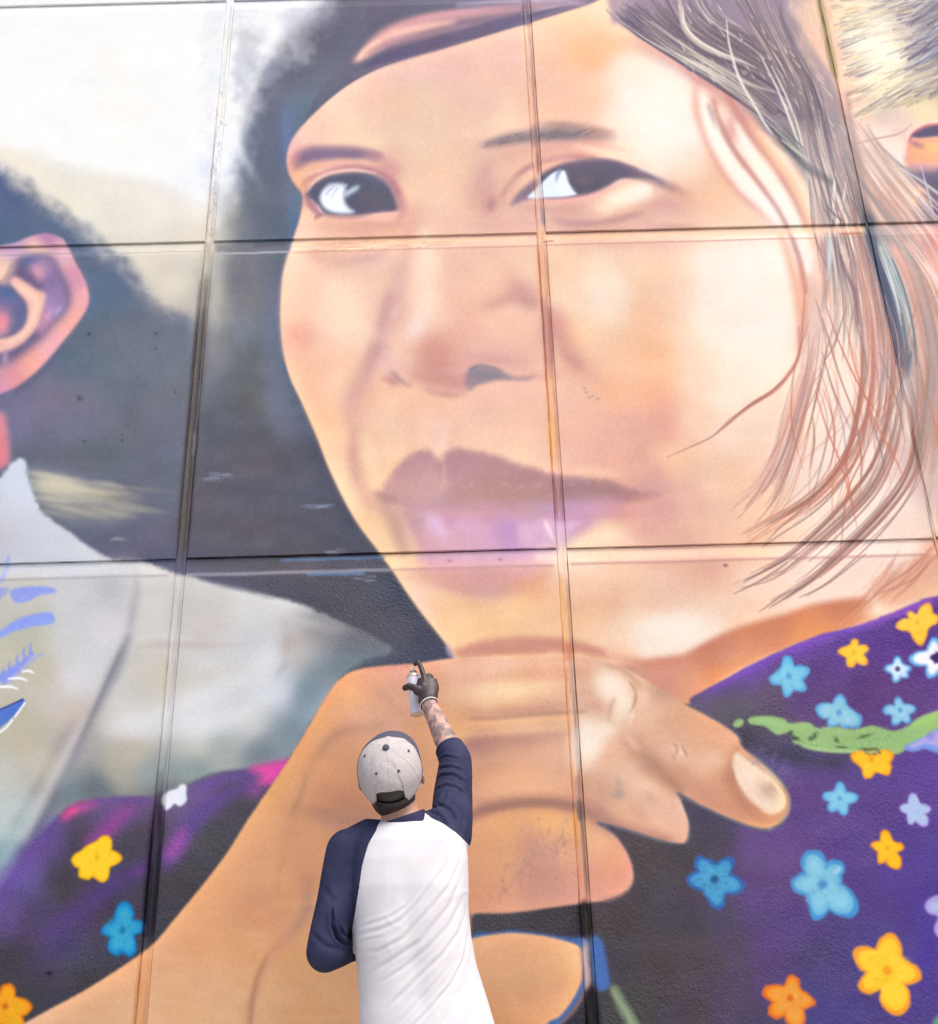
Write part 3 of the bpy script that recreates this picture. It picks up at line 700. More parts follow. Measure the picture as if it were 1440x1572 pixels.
stroke([(600, 570), (608, 577), (612, 582), (624, 590), (634, 592)], [3, 6, 5, 3, 1.5], (170, 142, 146), 2, .75)
stroke([(584, 578), (595, 582), (606, 582)], [3, 5, 3], (236, 176, 152), 3, .6)
poly([(714, 592), (713, 580), (718, 568), (727, 561), (740, 560), (758, 563), (775, 571), (790, 578), (815, 577), (826, 576), (812, 583), (790, 584), (765, 584), (745, 588), (730, 592), (722, 600)], (178, 152, 154), 2.8, .85)
poly([(716, 586), (719, 572), (728, 564), (742, 562), (758, 566), (774, 574), (786, 580), (765, 581), (745, 585), (728, 591), (720, 594)], (156, 142, 148), 2.8, .9)
stroke([(720, 568), (736, 561), (756, 564), (772, 570)], [2, 3, 3, 1.5], (126, 116, 132), 1.5, .7)
blob(745, 540, 60, 18, (236, 188, 166), .4, 8)
blob(770, 550, 34, 16, (228, 178, 172), .45)
blob(800, 560, 26, 14, (232, 184, 172), .5)
stroke([(740, 474), (760, 466), (785, 456), (805, 454), (828, 462)], [6, 16, 26, 28, 20], (214, 166, 156), 9, .6)
stroke([(735, 472), (765, 464), (790, 460), (826, 470)], [3, 8, 11, 9], (198, 150, 146), 6, .45)
blob(800, 445, 24, 14, (212, 162, 152), .5, 20)
stroke([(765, 482), (790, 474), (815, 476)], [6, 14, 10], (246, 206, 186), 5, .6)
blob(845, 510, 20, 30, (206, 152, 152), .6, 0)
stroke([(850, 470), (866, 510), (880, 550), (905, 572), (920, 586)], [16, 30, 26, 14, 6], (226, 170, 152), 8, .6)
stroke([(862, 540), (880, 556), (895, 566)], [3, 6, 2], (196, 148, 150), 3, .5)
blob(835, 578, 26, 8, (226, 172, 158), .5)
blob(740, 620, 90, 22, (240, 192, 168), .35)
blob(560, 350, 60, 10, (226, 178, 162), .5)
blob(480, 610, 14, 50, (238, 182, 152), .4, -24)
blob(570, 700, 40, 60, (246, 200, 166), .35)
blob(760, 350, 50, 16, (232, 182, 162), .45)
blob(745, 400, 30, 40, (240, 192, 168), .4)
blob(650, 935, 30, 30, (232, 184, 150), .4, -30)
blob(880, 935, 40, 24, (238, 186, 150), .45)
blob(1060, 860, 50, 24, (232, 180, 152), .5, 10)
blob(940, 610, 50, 30, (244, 186, 150), .4)
# deeper modelling
blob(668, 548, 30, 26, (212, 152, 138), .5, 0, 1.3)
blob(655, 580, 34, 14, (204, 148, 140), .45, 12)
blob(708, 588, 26, 12, (196, 144, 142), .5, -10)
stroke([(584, 520), (570, 552), (556, 580)], [8, 16, 8], (196, 148, 150), 7, .45)
stroke([(600, 440), (590, 480), (580, 510)], [4, 9, 6], (204, 156, 152), 4, .45)
blob(602, 585, 14, 8, (196, 146, 142), .5, 30)
blob(750, 552, 46, 10, (214, 164, 156), .5, 6)
blob(812, 466, 20, 12, (206, 156, 150), .35, -6)
blob(880, 560, 26, 34, (226, 172, 146), .5, -30)
stroke([(840, 470), (856, 510), (868, 540), (890, 562)], [10, 18, 16, 8], (206, 152, 142), 6, .5)
blob(775, 300, 16, 30, (216, 166, 150), .45, 20)
blob(735, 290, 14, 40, (224, 176, 158), .4)
stroke([(640, 300), (632, 340), (626, 380)], [8, 20, 10], (226, 176, 160), 8, .4)
blob(600, 262, 20, 16, (214, 160, 156), .45)
blob(1045, 300, 30, 14, (226, 172, 146), .5, 20)
blob(1020, 650, 34, 44, (232, 176, 152), .4, 10)
# cheeks
blob(928, 450, 42, 42, (254, 228, 206), .55, 20)
blob(1140, 480, 78, 120, (254, 240, 228), .7, 8, 1.4)
blob(1100, 560, 50, 50, (252, 228, 206), .4)
blob(1000, 540, 40, 80, (248, 196, 158), .45, 8)
blob(1000, 430, 26, 60, (248, 206, 172), .4)
blob(1012, 640, 26, 30, (226, 172, 152), .5, 10)
blob(990, 655, 46, 20, (230, 176, 160), .45, 10)
blob(1050, 690, 30, 16, (248, 206, 170), .5)
for (x, y) in [(897, 596), (900, 602), (910, 608), (918, 612), (905, 610)]:
    blob(x, y, 2.4, 1.8, (186, 158, 150), .6)
blob(525, 480, 40, 44, (254, 224, 200), .6, 10)
blob(545, 410, 26, 14, (246, 204, 182), .5)
blob(460, 515, 20, 22, (236, 178, 156), .5)
blob(470, 560, 18, 30, (242, 190, 160), .4, -20)
# laugh line, left
stroke([(536, 640), (546, 660), (545, 700), (550, 740), (566, 768), (580, 790)], [8, 16, 18, 20, 20, 12], (214, 168, 156), 8, .65)
stroke([(546, 660), (541, 700), (548, 738)], [4, 8, 6], (200, 152, 150), 5, .35)
stroke([(556, 660), (566, 700), (580, 750)], [8, 18, 10], (250, 214, 184), 6, .7)
stroke([(540, 650), (570, 634), (600, 630)], [4, 12, 4], (238, 194, 172), 5, .5)
blob(650, 655, 16, 28, (250, 210, 184), .55)
blob(672, 670, 12, 24, (248, 206, 194), .7, 10)
stroke([(690, 640), (684, 665), (676, 692)], [4, 8, 4], (250, 214, 196), 3, .7)
blob(700, 655, 14, 26, (238, 190, 164), .4, 12)
blob(632, 690, 10, 26, (236, 188, 164), .4)
# mouth
UP = [(582, 758), (590, 745), (600, 730), (612, 712), (622, 702), (640, 693), (652, 690), (662, 694), (669, 702), (675, 708), (680, 700), (690, 692), (700, 688), (718, 691), (745, 696), (768, 702), (790, 712), (815, 718), (845, 728), (880, 733), (920, 736), (950, 744), (975, 752), (1015, 758), (975, 768), (930, 776), (880, 784), (800, 790), (700, 788), (640, 786), (600, 776)]
begin()
fpoly([(560, 670), (1040, 670), (1040, 800), (560, 800)],
      [(600, 745, 208, 166, 160), (640, 710, 200, 156, 154), (610, 765, 196, 158, 152), (650, 760, 206, 164, 162), (672, 740, 210, 164, 158), (660, 780, 208, 164, 166), (690, 720, 190, 146, 148), (720, 710, 194, 150, 150), (760, 720, 192, 148, 146), (760, 765, 188, 148, 146), (700, 765, 192, 150, 150),
       (820, 740, 190, 146, 146), (820, 775, 186, 148, 148), (870, 755, 180, 140, 142), (920, 750, 184, 142, 140), (960, 760, 190, 142, 142), (1000, 762, 208, 158, 150), (880, 780, 196, 150, 160), (740, 785, 200, 156, 160)], 0, 14, smooth=False)
for (x, y, l, an) in [(706, 736, 10, -50), (724, 744, 9, 40), (776, 744, 14, 20), (800, 748, 18, -18), (826, 746, 16, -20), (845, 762, 14, 10), (878, 744, 10, 0), (902, 742, 8, 10), (712, 748, 6, -20)]:
    c, s_ = math.cos(math.radians(an)), math.sin(math.radians(an))
    stroke([(x - l * c / 2, y - l * s_ / 2), (x + 1, y - 1), (x + l * c / 2, y + l * s_ / 2)], [1, 3.2, 1], (218, 176, 170), 1.3, .45)
for i in range(90):
    x = rng.uniform(600, 980); y = rng.uniform(700, 780)
    stroke([(x, y), (x + rng.normal(0, 6), y + rng.uniform(8, 26))], [2, 5, 2] if False else [2, 4], (178, 136, 140) if rng.random() < .5 else (212, 170, 168), 2, .16)
stroke([(680, 700), (682, 730), (676, 760)], [3, 6, 3], (216, 172, 160), 2.5, .7)
blob(640, 760, 50, 26, (212, 172, 166), .5)
blob(780, 776, 90, 12, (182, 146, 152), .4)
end(UP, 4.0, rough=.5)
LOW = [(606, 776), (640, 782), (700, 784), (800, 784), (880, 776), (940, 768), (960, 782), (920, 800), (900, 815), (870, 832), (840, 862), (800, 884), (760, 896), (720, 896), (680, 884), (655, 862), (640, 842), (625, 815), (612, 794)]
begin()
fpoly([(560, 740), (1040, 740), (1040, 930), (560, 930)],
      [(612, 785, 196, 160, 152), (640, 800, 208, 166, 172), (665, 800, 226, 188, 214), (690, 790, 214, 166, 190), (720, 800, 222, 176, 202), (740, 810, 220, 176, 196), (760, 790, 212, 160, 182), (780, 810, 204, 156, 196), (790, 840, 210, 164, 200), (760, 840, 218, 172, 194), (700, 840, 222, 176, 190),
       (650, 830, 218, 172, 178), (810, 820, 224, 180, 204), (850, 800, 210, 160, 190), (830, 790, 200, 158, 186), (880, 790, 208, 158, 178), (920, 790, 216, 166, 178), (840, 850, 236, 196, 206), (700, 870, 218, 170, 180), (740, 875, 218, 170, 182), (800, 865, 222, 176, 194), (700, 890, 228, 174, 162), (760, 890, 228, 174, 158)], 0, 14, smooth=False)
poly([(650, 784), (664, 786), (676, 798), (682, 812), (684, 830), (676, 822), (668, 808), (658, 796)], (232, 190, 222), 4, .7)
poly([(700, 800), (712, 792), (722, 800), (720, 815), (706, 812)], (224, 180, 212), 4, .5)
poly([(682, 800), (692, 792), (690, 812)], (216, 156, 176), 4, .5)
poly([(795, 806), (812, 804), (822, 812), (818, 830), (800, 838), (796, 822)], (232, 184, 208), 3.5, .7)
poly([(820, 800), (834, 794), (852, 802), (850, 822), (838, 826), (826, 820)], (236, 192, 212), 3.5, .7)
stroke([(836, 798), (842, 812), (850, 830)], [3, 8, 5], (250, 214, 222), 1.8, .9)
stroke([(826, 804), (830, 816), (833, 828)], [2, 5, 2], (228, 178, 200), 1.5, .6)
poly([(858, 808), (876, 800), (894, 800), (880, 814), (862, 828)], (236, 190, 214), 3, .7)
poly([(600, 790), (626, 794), (640, 800), (650, 830), (640, 840), (620, 815)], (206, 166, 168), 5, .5)
for i in range(110):
    x = rng.uniform(640, 900); y = rng.uniform(790, 870)
    stroke([(x, y), (x + rng.normal(0, 3), y + rng.uniform(8, 22))], [1.5, 3.5], (206, 156, 186) if rng.random() < .5 else (228, 180, 204), 1.8, .15)
blob(690, 876, 60, 14, (222, 172, 180), .5)
blob(820, 870, 50, 18, (230, 182, 184), .5)
end(LOW, 7, rough=.2)
stroke([(600, 770), (660, 783), (740, 786), (830, 783), (900, 776), (960, 768)], [8, 20, 24, 22, 16, 6], (204, 158, 166), 7, .6)
stroke([(650, 868), (700, 884), (770, 886), (830, 868)], [8, 20, 20, 10], (220, 170, 178), 7, .6)
blob(735, 896, 66, 11, (216, 168, 160), .55)
blob(700, 880, 60, 16, (228, 178, 166), .6)
blob(800, 872, 50, 16, (236, 188, 172), .5)
blob(770, 812, 22, 34, (200, 156, 200), .4)
blob(890, 785, 40, 12, (214, 162, 190), .5, -8)
blob(850, 780, 30, 9, (200, 158, 190), .6)
stroke([(612, 776), (618, 800), (628, 826), (638, 846)], [4, 8, 10, 8], (230, 192, 182), 4, .65)
stroke([(575, 757), (590, 776), (604, 800), (614, 828), (624, 852)], [4, 20, 24, 20, 10], (204, 166, 156), 5, .75)
stroke([(574, 756), (592, 764), (612, 770)], [3, 9, 4], (184, 146, 146), 3, .7)
stroke([(960, 765), (990, 762), (1020, 758)], [8, 10, 5], (204, 152, 146), 4, .6)
blob(975, 785, 50, 14, (226, 168, 160), .6)
blob(985, 812, 30, 10, (228, 170, 154), .5)
blob(1000, 745, 34, 10, (222, 172, 162), .5, 10)
stroke([(880, 722), (920, 724), (950, 728)], [3, 6, 3], (250, 210, 182), 3, .6)
blob(925, 826, 40, 12, (252, 220, 190), .7, -18)
blob(740, 885, 70, 14, (222, 168, 160), .6)
blob(690, 898, 40, 9, (224, 172, 160), .5, 10)
stroke([(640, 870), (680, 892), (740, 904), (800, 896), (850, 874)], [4, 10, 14, 12, 5], (226, 170, 152), 6, .6)
blob(755, 910, 46, 12, (214, 172, 166), .6)
blob(740, 950, 50, 20, (248, 206, 160), .5, -8)
blob(645, 930, 14, 26, (236, 198, 190), .6, -30)
stroke([(590, 860), (620, 900), (660, 950), (690, 990)], [6, 12, 12, 8], (244, 208, 170), 5, .5)
stroke([(1004, 800), (1040, 815), (1070, 850)], [10, 24, 10], (226, 174, 160), 9, .5)
blob(1090, 870, 22, 12, (226, 178, 162), .45)
for (x, y) in [(690, 860), (768, 858), (588, 866), (1114, 868)]:
    blob(x, y, 3, 2.2, (150, 90, 110), .8)
blob(1032, 968, 60, 30, (254, 236, 224), .95, -4, 1.4)
blob(1010, 985, 60, 16, (253, 228, 210), .6, 6)
blob(1100, 935, 60, 20, (250, 216, 194), .4, -20)
# under-jaw shadow
fpoly([(1000, 1012), (1044, 1005), (1070, 993), (1110, 972), (1150, 958), (1200, 944), (1240, 930), (1290, 921), (1325, 918), (1334, 930), (1332, 945), (1400, 935), (1440, 912), (1700, 860), (1700, 900), (1440, 925), (1280, 975), (1200, 1000), (1110, 1045), (1060, 1085), (1000, 1060), (930, 1030)],
      [(1100, 1000, 214, 150, 124), (1180, 965, 212, 146, 118), (1290, 935, 210, 142, 116), (1150, 1010, 224, 156, 126), (1060, 1050, 228, 164, 136), (1020, 1030, 222, 160, 138), (1250, 965, 226, 154, 116), (1350, 945, 228, 168, 140), (1420, 920, 230, 176, 150), (1100, 1040, 226, 152, 118), (970, 1020, 220, 170, 150)], 4, 18)
stroke([(1332, 920), (1338, 935), (1330, 948)], [4, 8, 4], (198, 132, 110), 4, .4)
poly([(1345, 920), (1375, 885), (1410, 850), (1440, 820), (1600, 760), (1600, 880), (1440, 915), (1380, 935)], (222, 164, 136), 8, .7)
stroke([(1350, 930), (1380, 915), (1430, 900)], [6, 12, 8], (236, 184, 150), 5, .5)
stroke([(900, 1003), (960, 1012), (1010, 1022), (1040, 1012)], [6, 10, 16, 8], (224, 160, 134), 5, .7)
stroke([(694, 1004), (740, 994), (800, 990), (870, 992), (930, 1002)], [8, 20, 24, 22, 8], (214, 158, 138), 4.5, .9)
stroke([(700, 1008), (760, 1002), (840, 1000)], [4, 9, 6], (200, 140, 130), 3, .5)
end(FACE, 1.8)
# soft blue and dark edge of the face
stroke([(452, 365), (438, 402), (431, 440), (428, 480), (430, 520), (436, 555)], 3.5, (190, 160, 170), 2.2, .45)
stroke([(462, 618), (490, 684), (514, 742), (552, 810), (604, 880), (650, 948), (692, 1000)], 3, (196, 160, 140), 2, .35)
stroke([(686, 985), (690, 1000), (698, 1014)], [3, 9, 4], (206, 176, 184), 2.2, .7)

# ---- strands over the forehead, top left ------------------------------------
fpoly([(620, -240), (1300, -240), (1100, -60), (960, -16), (900, 8), (860, 20), (800, 38), (740, 56), (680, 74), (620, 91), (580, 105), (540, 126), (505, 152), (478, 177), (462, 192), (484, 150), (520, 96), (560, 30)],
      [(440, 220, 115, 125, 144), (500, 130, 113, 115, 132), (450, 60, 111, 113, 131), (560, 95, 113, 111, 132), (620, 20, 103, 101, 124), (620, 80, 113, 103, 126), (700, 60, 115, 103, 125), (760, 5, 117, 105, 133), (700, -10, 109, 103, 129), (840, 15, 137, 117, 138), (960, -40, 117, 107, 124), (420, 120, 115, 123, 140)], 1.8, 20)
stroke([(470, 60), (520, 40), (600, 15), (700, -5)], [20, 40, 40, 20], (106, 103, 126), 14, .5)
stroke([(540, 96), (560, 82), (590, 58), (640, 36), (700, 24), (780, 16), (850, 9), (900, 2)], [3, 16, 26, 24, 18, 10, 7, 3], (198, 150, 156), 3, .9)
stroke([(546, 95), (566, 78), (600, 56), (650, 42), (700, 34)], [3, 12, 18, 14, 5], (226, 180, 172), 3, .95)
stroke([(548, 92), (562, 78), (585, 62)], [3, 9, 5], (236, 200, 180), 2.2, .8)
stroke([(560, 84), (600, 66), (660, 52), (740, 36), (800, 20)], [4, 12, 12, 10, 5], (176, 138, 150), 3.5, .75)
stroke([(600, 45), (660, 26), (740, 14), (830, 4)], [3, 7, 7, 3], (216, 160, 168), 2.5, .6)
stroke([(560, 102), (620, 80), (700, 56), (780, 32), (850, 14), (880, 6)], [6, 13, 17, 15, 8, 3], (112, 98, 128), 2, .9)
stroke([(700, 8), (780, 2), (860, 2), (905, 8)], [4, 6, 6, 2], (190, 170, 186), 2, .7)
stroke([(800, 22), (840, 12), (880, 6)], [2, 4, 2], (204, 180, 190), 1.5, .6)
stroke([(540, 118), (580, 102), (640, 86), (720, 62)], [3, 4, 4, 2], (176, 138, 156), 2, .5)
# ---- the woman's hair, right ---------------------------------------------------
# skin behind the strands
begin()
HS = [(900, -240), (960, -60), (930, 30), (960, 60), (1020, 95), (1070, 130), (1075, 180), (1100, 240), (1140, 300), (1180, 340), (1215, 400), (1225, 460), (1222, 540), (1250, 620), (1330, 700), (1400, 760), (1440, 790), (1700, 800), (1700, -240)]
fpoly([(900, -240), (1700, -240), (1700, 900), (900, 900)],
      [(940, 20, 246, 206, 176), (1000, -20, 160, 140, 150), (1060, 40, 150, 130, 150), (1130, 60, 150, 132, 152), (1100, 110, 156, 136, 152), (1060, 100, 200, 160, 158), (1180, 100, 156, 138, 150), (1180, 170, 160, 140, 152), (1160, 150, 160, 140, 150), (1120, 140, 214, 164, 152), (1150, 190, 220, 172, 156),
       (1080, 150, 236, 182, 168), (1100, 180, 248, 222, 206), (1130, 230, 252, 228, 212), (1150, 270, 250, 226, 210), (1100, 260, 242, 196, 172), (1190, 320, 251, 230, 216), (1180, 240, 250, 214, 190), (1220, 300, 250, 216, 190), (1240, 350, 250, 222, 204), (1160, 230, 234, 184, 160), (1130, 200, 226, 170, 160),
       (1215, 20, 216, 180, 170), (1240, 60, 236, 190, 166), (1265, 90, 240, 196, 168), (1255, 20, 234, 196, 166), (1215, 60, 178, 152, 156), (1240, 120, 190, 160, 158), (1200, 0, 160, 142, 154),
       (1300, 20, 240, 216, 178), (1330, 60, 250, 238, 210), (1355, 80, 252, 244, 222), (1340, 110, 250, 236, 208), (1300, 120, 244, 204, 176), (1300, 160, 242, 196, 176), (1360, 130, 246, 230, 196), (1400, 60, 216, 200, 190), (1420, 30, 160, 150, 158), (1440, 60, 126, 120, 142), (1390, 0, 180, 166, 160), (1440, 130, 200, 180, 156), (1400, 150, 232, 214, 178),
       (1420, 165, 236, 214, 176), (1360, 170, 216, 196, 180), (1320, 190, 240, 204, 184), (1380, 190, 232, 204, 190), (1350, 210, 244, 218, 204), (1370, 240, 244, 222, 210), (1340, 280, 246, 218, 200), (1380, 300, 244, 200, 180), (1360, 320, 242, 214, 196), (1300, 250, 206, 176, 168), (1300, 300, 190, 166, 160),
       (1260, 200, 166, 146, 148), (1250, 250, 170, 152, 150), (1280, 300, 214, 190, 178), (1240, 190, 150, 134, 148), (1290, 340, 220, 184, 170), (1320, 330, 196, 160, 150), (1400, 360, 242, 198, 180), (1430, 360, 220, 150, 146), (1420, 420, 236, 180, 160), (1440, 480, 214, 162, 146), (1380, 400, 226, 184, 170), (1350, 360, 170, 150, 150), (1430, 600, 196, 160, 150),
       (1260, 380, 244, 206, 186), (1240, 430, 250, 214, 196), (1300, 400, 236, 190, 174), (1280, 450, 246, 206, 184), (1320, 440, 200, 168, 164), (1260, 480, 248, 214, 200), (1290, 520, 250, 220, 202), (1340, 480, 220, 180, 168), (1350, 540, 236, 196, 180), (1400, 560, 196, 170, 164), (1380, 480, 150, 146, 152), (1420, 520, 210, 164, 152),
       (1260, 560, 250, 224, 208), (1300, 600, 249, 220, 206), (1350, 620, 244, 208, 194), (1280, 680, 248, 220, 206), (1390, 640, 232, 206, 194), (1400, 700, 222, 190, 182), (1380, 600, 214, 196, 190), (1430, 700, 226, 190, 180), (1350, 700, 246, 216, 206), (1500, 300, 200, 160, 150), (1550, 0, 140, 128, 144)], 0, 16, smooth=False)
end(HS, 10)
# temple highlights and flowing skin tones
def fl(p, w, c, f=4, a=.7):
    stroke(p, w, c, f, a)
fl([(1070, 120), (1068, 160), (1080, 200), (1100, 245), (1130, 290), (1170, 325), (1200, 350)], [4, 8, 10, 9, 10, 9, 5], (226, 166, 150), 4, .75)
fl([(1078, 140), (1090, 190), (1112, 235), (1140, 275), (1180, 315), (1215, 360), (1240, 420)], [7, 20, 24, 26, 26, 24, 16], (255, 238, 226), 4, .95)
fl([(1094, 150), (1106, 190), (1130, 235), (1165, 280), (1200, 330), (1225, 390), (1238, 450)], [4, 8, 9, 9, 8, 8, 5], (200, 148, 138), 2.8, .8)
fl([(1086, 158), (1092, 172), (1098, 188)], [3, 9, 3], (186, 156, 158), 2.5, .7)
fl([(1092, 180), (1100, 198)], [4, 5], (206, 184, 180), 2.5, .7)
fl([(1130, 185), (1145, 220), (1170, 260), (1200, 300), (1225, 345), (1245, 400)], [6, 18, 22, 24, 22, 14], (255, 236, 222), 4, .95)
fl([(1110, 130), (1130, 170), (1160, 215), (1190, 255), (1220, 305), (1240, 350)], [6, 11, 11, 9, 9, 7], (200, 142, 136), 3, .8)
fl([(1150, 190), (1185, 235), (1215, 275), (1238, 325), (1252, 380)], [8, 18, 20, 16, 9], (248, 200, 166), 5, .75)
fl([(1165, 200), (1200, 240), (1230, 285), (1245, 330)], [3, 8, 8, 4], (252, 222, 200), 3, .8)
fl([(1196, 345), (1212, 400), (1224, 450), (1230, 510), (1226, 545)], [5, 10, 12, 10, 5], (240, 184, 152), 4, .75)
fl([(1228, 400), (1236, 460), (1236, 520)], [4, 7, 4], (236, 158, 130), 3, .6)
fl([(955, 62), (1000, 74), (1050, 100), (1072, 118)], [6, 12, 14, 6], (240, 184, 160), 5, .7)
fl([(1040, 95), (1070, 120), (1110, 140)], [3, 9, 4], (206, 140, 136), 4, .6)
# dark mass of the forelock
fpoly([(905, -240), (935, 10), (950, 35), (985, 55), (1020, 78), (1060, 104), (1100, 122), (1140, 158), (1175, 200), (1210, 230), (1240, 252), (1275, 285), (1310, 320), (1345, 350), (1335, 320), (1318, 280), (1310, 230), (1296, 180), (1280, 130), (1262, 95), (1240, 60), (1216, 20), (1205, -10), (1200, -240)],
      [(940, 10, 172, 146, 156), (970, 40, 140, 118, 142), (1010, 10, 142, 122, 142), (1030, 60, 138, 116, 140), (1070, 90, 150, 130, 148), (1090, 40, 132, 114, 138), (1120, 60, 134, 118, 142), (1100, 100, 150, 132, 142), (1130, 110, 146, 128, 148), (1170, 30, 140, 120, 142), (1180, 90, 138, 120, 142), (1200, 140, 150, 130, 142), (1150, 150, 160, 138, 148), (1180, 170, 142, 128, 142),
       (1200, 60, 148, 126, 144), (1225, 80, 190, 164, 160), (1240, 110, 180, 154, 152), (1260, 140, 168, 146, 150), (1230, 170, 160, 142, 148), (1220, 210, 140, 132, 136), (1260, 200, 156, 140, 146), (1280, 250, 150, 138, 142), (1250, 250, 146, 140, 140), (1300, 290, 162, 146, 144), (1320, 320, 150, 140, 142), (1295, 220, 176, 154, 150)], 3.5, 14, a=.92)
W1 = (222, 208, 198); W2 = (200, 184, 178); D1 = (98, 84, 104); D2 = (120, 102, 116); P1 = (206, 168, 160); G1 = (150, 146, 146); Y1 = (226, 206, 172); O1 = (216, 150, 130)
A1 = [(930, 15), (975, 52), (1030, 84), (1090, 122), (1145, 160), (1200, 200)]
A2 = [(960, 0), (1010, 40), (1070, 82), (1120, 110), (1170, 142), (1215, 180)]
A3 = [(1010, -20), (1040, 30), (1080, 62), (1130, 90), (1185, 118), (1235, 150)]
A4 = [(1090, -20), (1110, 20), (1150, 50), (1190, 80), (1230, 110), (1262, 150)]
hairs([A1, A2, A3], 230, [D1, D1, D2, (104, 92, 118), (150, 132, 146)], (1.5, 5), (.45, .85), 5, .9, 3, .5, 11)
hairs([A1, A2], 34, [W1, W2, (236, 222, 206)], (.9, 2.6), (.4, .85), 5, .7, 3, .6, 12)
hairs([A3, A4], 110, [D1, D2, (104, 92, 118), (150, 134, 150), W2], (1.5, 4), (.4, .8), 6, .8, 3, .5, 13)
DB = (98, 84, 104); DN = (120, 104, 112)
hairs([A1, A2, A3, A4], 120, [DB, DB, DN, (88, 76, 98)], (.9, 2.2), (.45, .9), 7, .6, 6, .6, 14)
hairs([[(945, 28), (990, 62), (1040, 92), (1090, 118), (1150, 158), (1200, 205)], [(980, 10), (1030, 62), (1090, 100), (1150, 140), (1210, 190)]], 40, [(216, 200, 186), (236, 224, 206), (190, 174, 168)], (.8, 2), (.4, .8), 6, .6, 5, .7, 15)
# the pale curl
stroke([(1042, -10), (1046, 20), (1052, 45), (1075, 68), (1105, 84), (1140, 96)], [3, 6, 8, 8, 6, 2], (206, 190, 182), 1.5, .85)
stroke([(1048, 10), (1052, 38), (1070, 60), (1100, 78), (1130, 90), (1160, 104)], [1.5, 3, 3, 3, 2, 1], (232, 218, 206), .8, .9)
stroke([(1040, 60), (1070, 84), (1110, 106), (1150, 128), (1190, 142)], [2, 5, 6, 5, 2], (212, 196, 180), 1.4, .7)
B1_ = [(1110, -30), (1140, 20), (1170, 70), (1200, 120), (1225, 175), (1238, 240), (1248, 300)]
B2_ = [(1150, -30), (1175, 30), (1200, 80), (1225, 130), (1240, 190), (1258, 250), (1270, 310)]
B3_ = [(1190, -30), (1205, 30), (1225, 80), (1250, 130), (1268, 190), (1285, 250), (1300, 320)]
hairs([B1_, B2_, B3_], 150, [D2, D1, (112, 98, 122), (160, 142, 150), (178, 160, 160)], (1.6, 5), (.3, .7), 6, .9, 4, .5, 21)
hairs([B1_, B2_, B3_], 38, [W1, W2, P1, (226, 200, 190)], (.9, 2.4), (.45, .9), 7, .6, 4, .5, 22)
for p in ([(1170, 90), (1195, 140), (1215, 190), (1232, 240), (1245, 300), (1250, 340)], [(1184, 100), (1208, 150), (1228, 205), (1238, 262), (1250, 320)], [(1115, 30), (1120, 70), (1135, 120), (1160, 165), (1185, 205), (1215, 230)]):
    stroke(p, [1.5, 3, 4.4, 4, 3, 1.5][:len(p)], (226, 216, 208), .7, .9)
hairs([B1_, B2_, B3_], 90, [DB, DN, (140, 122, 128)], (.9, 2.2), (.4, .85), 9, .6, 7, .6, 23)
hairs([[(1180, 200), (1215, 235), (1260, 280), (1310, 335)], [(1160, 165), (1210, 215), (1265, 262), (1320, 320)]], 46, [DB, DN, (116, 112, 116), (200, 194, 184)], (.9, 2.4), (.5, .9), 6, .7, 4, .5, 24)
# short broken white flicks over the lock
r_ = np.random.default_rng(5)
for i in range(70):
    x = r_.uniform(1040, 1290); y = r_.uniform(0, 120) + max(0, (x - 1120)) * .5
    l = r_.uniform(6, 22); an = r_.uniform(.8, 1.2)
    stroke([(x, y), (x + l * math.cos(an), y + l * math.sin(an))], [.8, 2], (232, 220, 210), .6, r_.uniform(.3, .8), n=3)
# scalp between the locks
for i in range(60):
    x = r_.uniform(1212, 1270); y = r_.uniform(-10, 120) 
    if y > (x - 1200) * 1.9 + 10: continue
    stroke([(x, y), (x + r_.uniform(-3, 10), y + r_.uniform(6, 20))], [1, 3, 1] if False else [1, 3], [(236, 206, 160), (214, 170, 150), (200, 180, 140), (246, 204, 178)][i % 4], 1.2, .5)
stroke([(1205, 20), (1222, 55), (1250, 90), (1275, 130), (1290, 170)], [3, 8, 9, 7, 3], (168, 142, 146), 3, .6)
# combed hair at the right: short strokes fanning up and out
for i in range(1100):
    x = r_.uniform(1272, 1450); y = r_.uniform(-15, 195)
    if x < 1272 + y * .18: continue
    if y > 150 + (1450 - x) * .25: continue
    dark = min(1, max(0, (x - 1345) / 90)) * (1 if y < 110 else .55) + (.35 if y > 120 else .12) + (.25 if x < 1300 else 0)
    near = math.hypot((x - 1345) / 46, (y - 85) / 60)
    if near < 1 and r_.random() < .62: continue
    l = r_.uniform(18, 58); an = -0.34 + (y - 80) * -.0016 + r_.normal(0, .1) - max(0, x - 1400) * .008
    c = [(120, 112, 134), (150, 138, 142), (176, 156, 140)][r_.integers(3)] if r_.random() < dark else [(240, 226, 196), (250, 242, 220), (224, 200, 160), (206, 196, 186)][r_.integers(4)]
    stroke([(x, y), (x + l * .5 * math.cos(an), y + l * .5 * math.sin(an) + .6), (x + l * math.cos(an), y + l * math.sin(an))], [2, 1.6, .6] if r_.random() < .6 else [3.4, 2.4, 1], c, .8, r_.uniform(.25, .65), n=3)
blob(1350, 72, 26, 20, (253, 247, 228), .55); blob(1375, 90, 16, 10, (252, 246, 226), .5)
blob(1425, 60, 20, 50, (124, 118, 142), .45, 20)
for i in range(60):
    x = r_.uniform(1380, 1450); y = r_.uniform(-10, 110); l = r_.uniform(20, 50)
    stroke([(x, y), (x + l * .5, y - l * .32), (x + l, y - l * .75)], [2.6, 2, .8], [(112, 106, 132), (96, 92, 120), (200, 200, 206), (150, 144, 156)][i % 4], .7, .7, n=3)
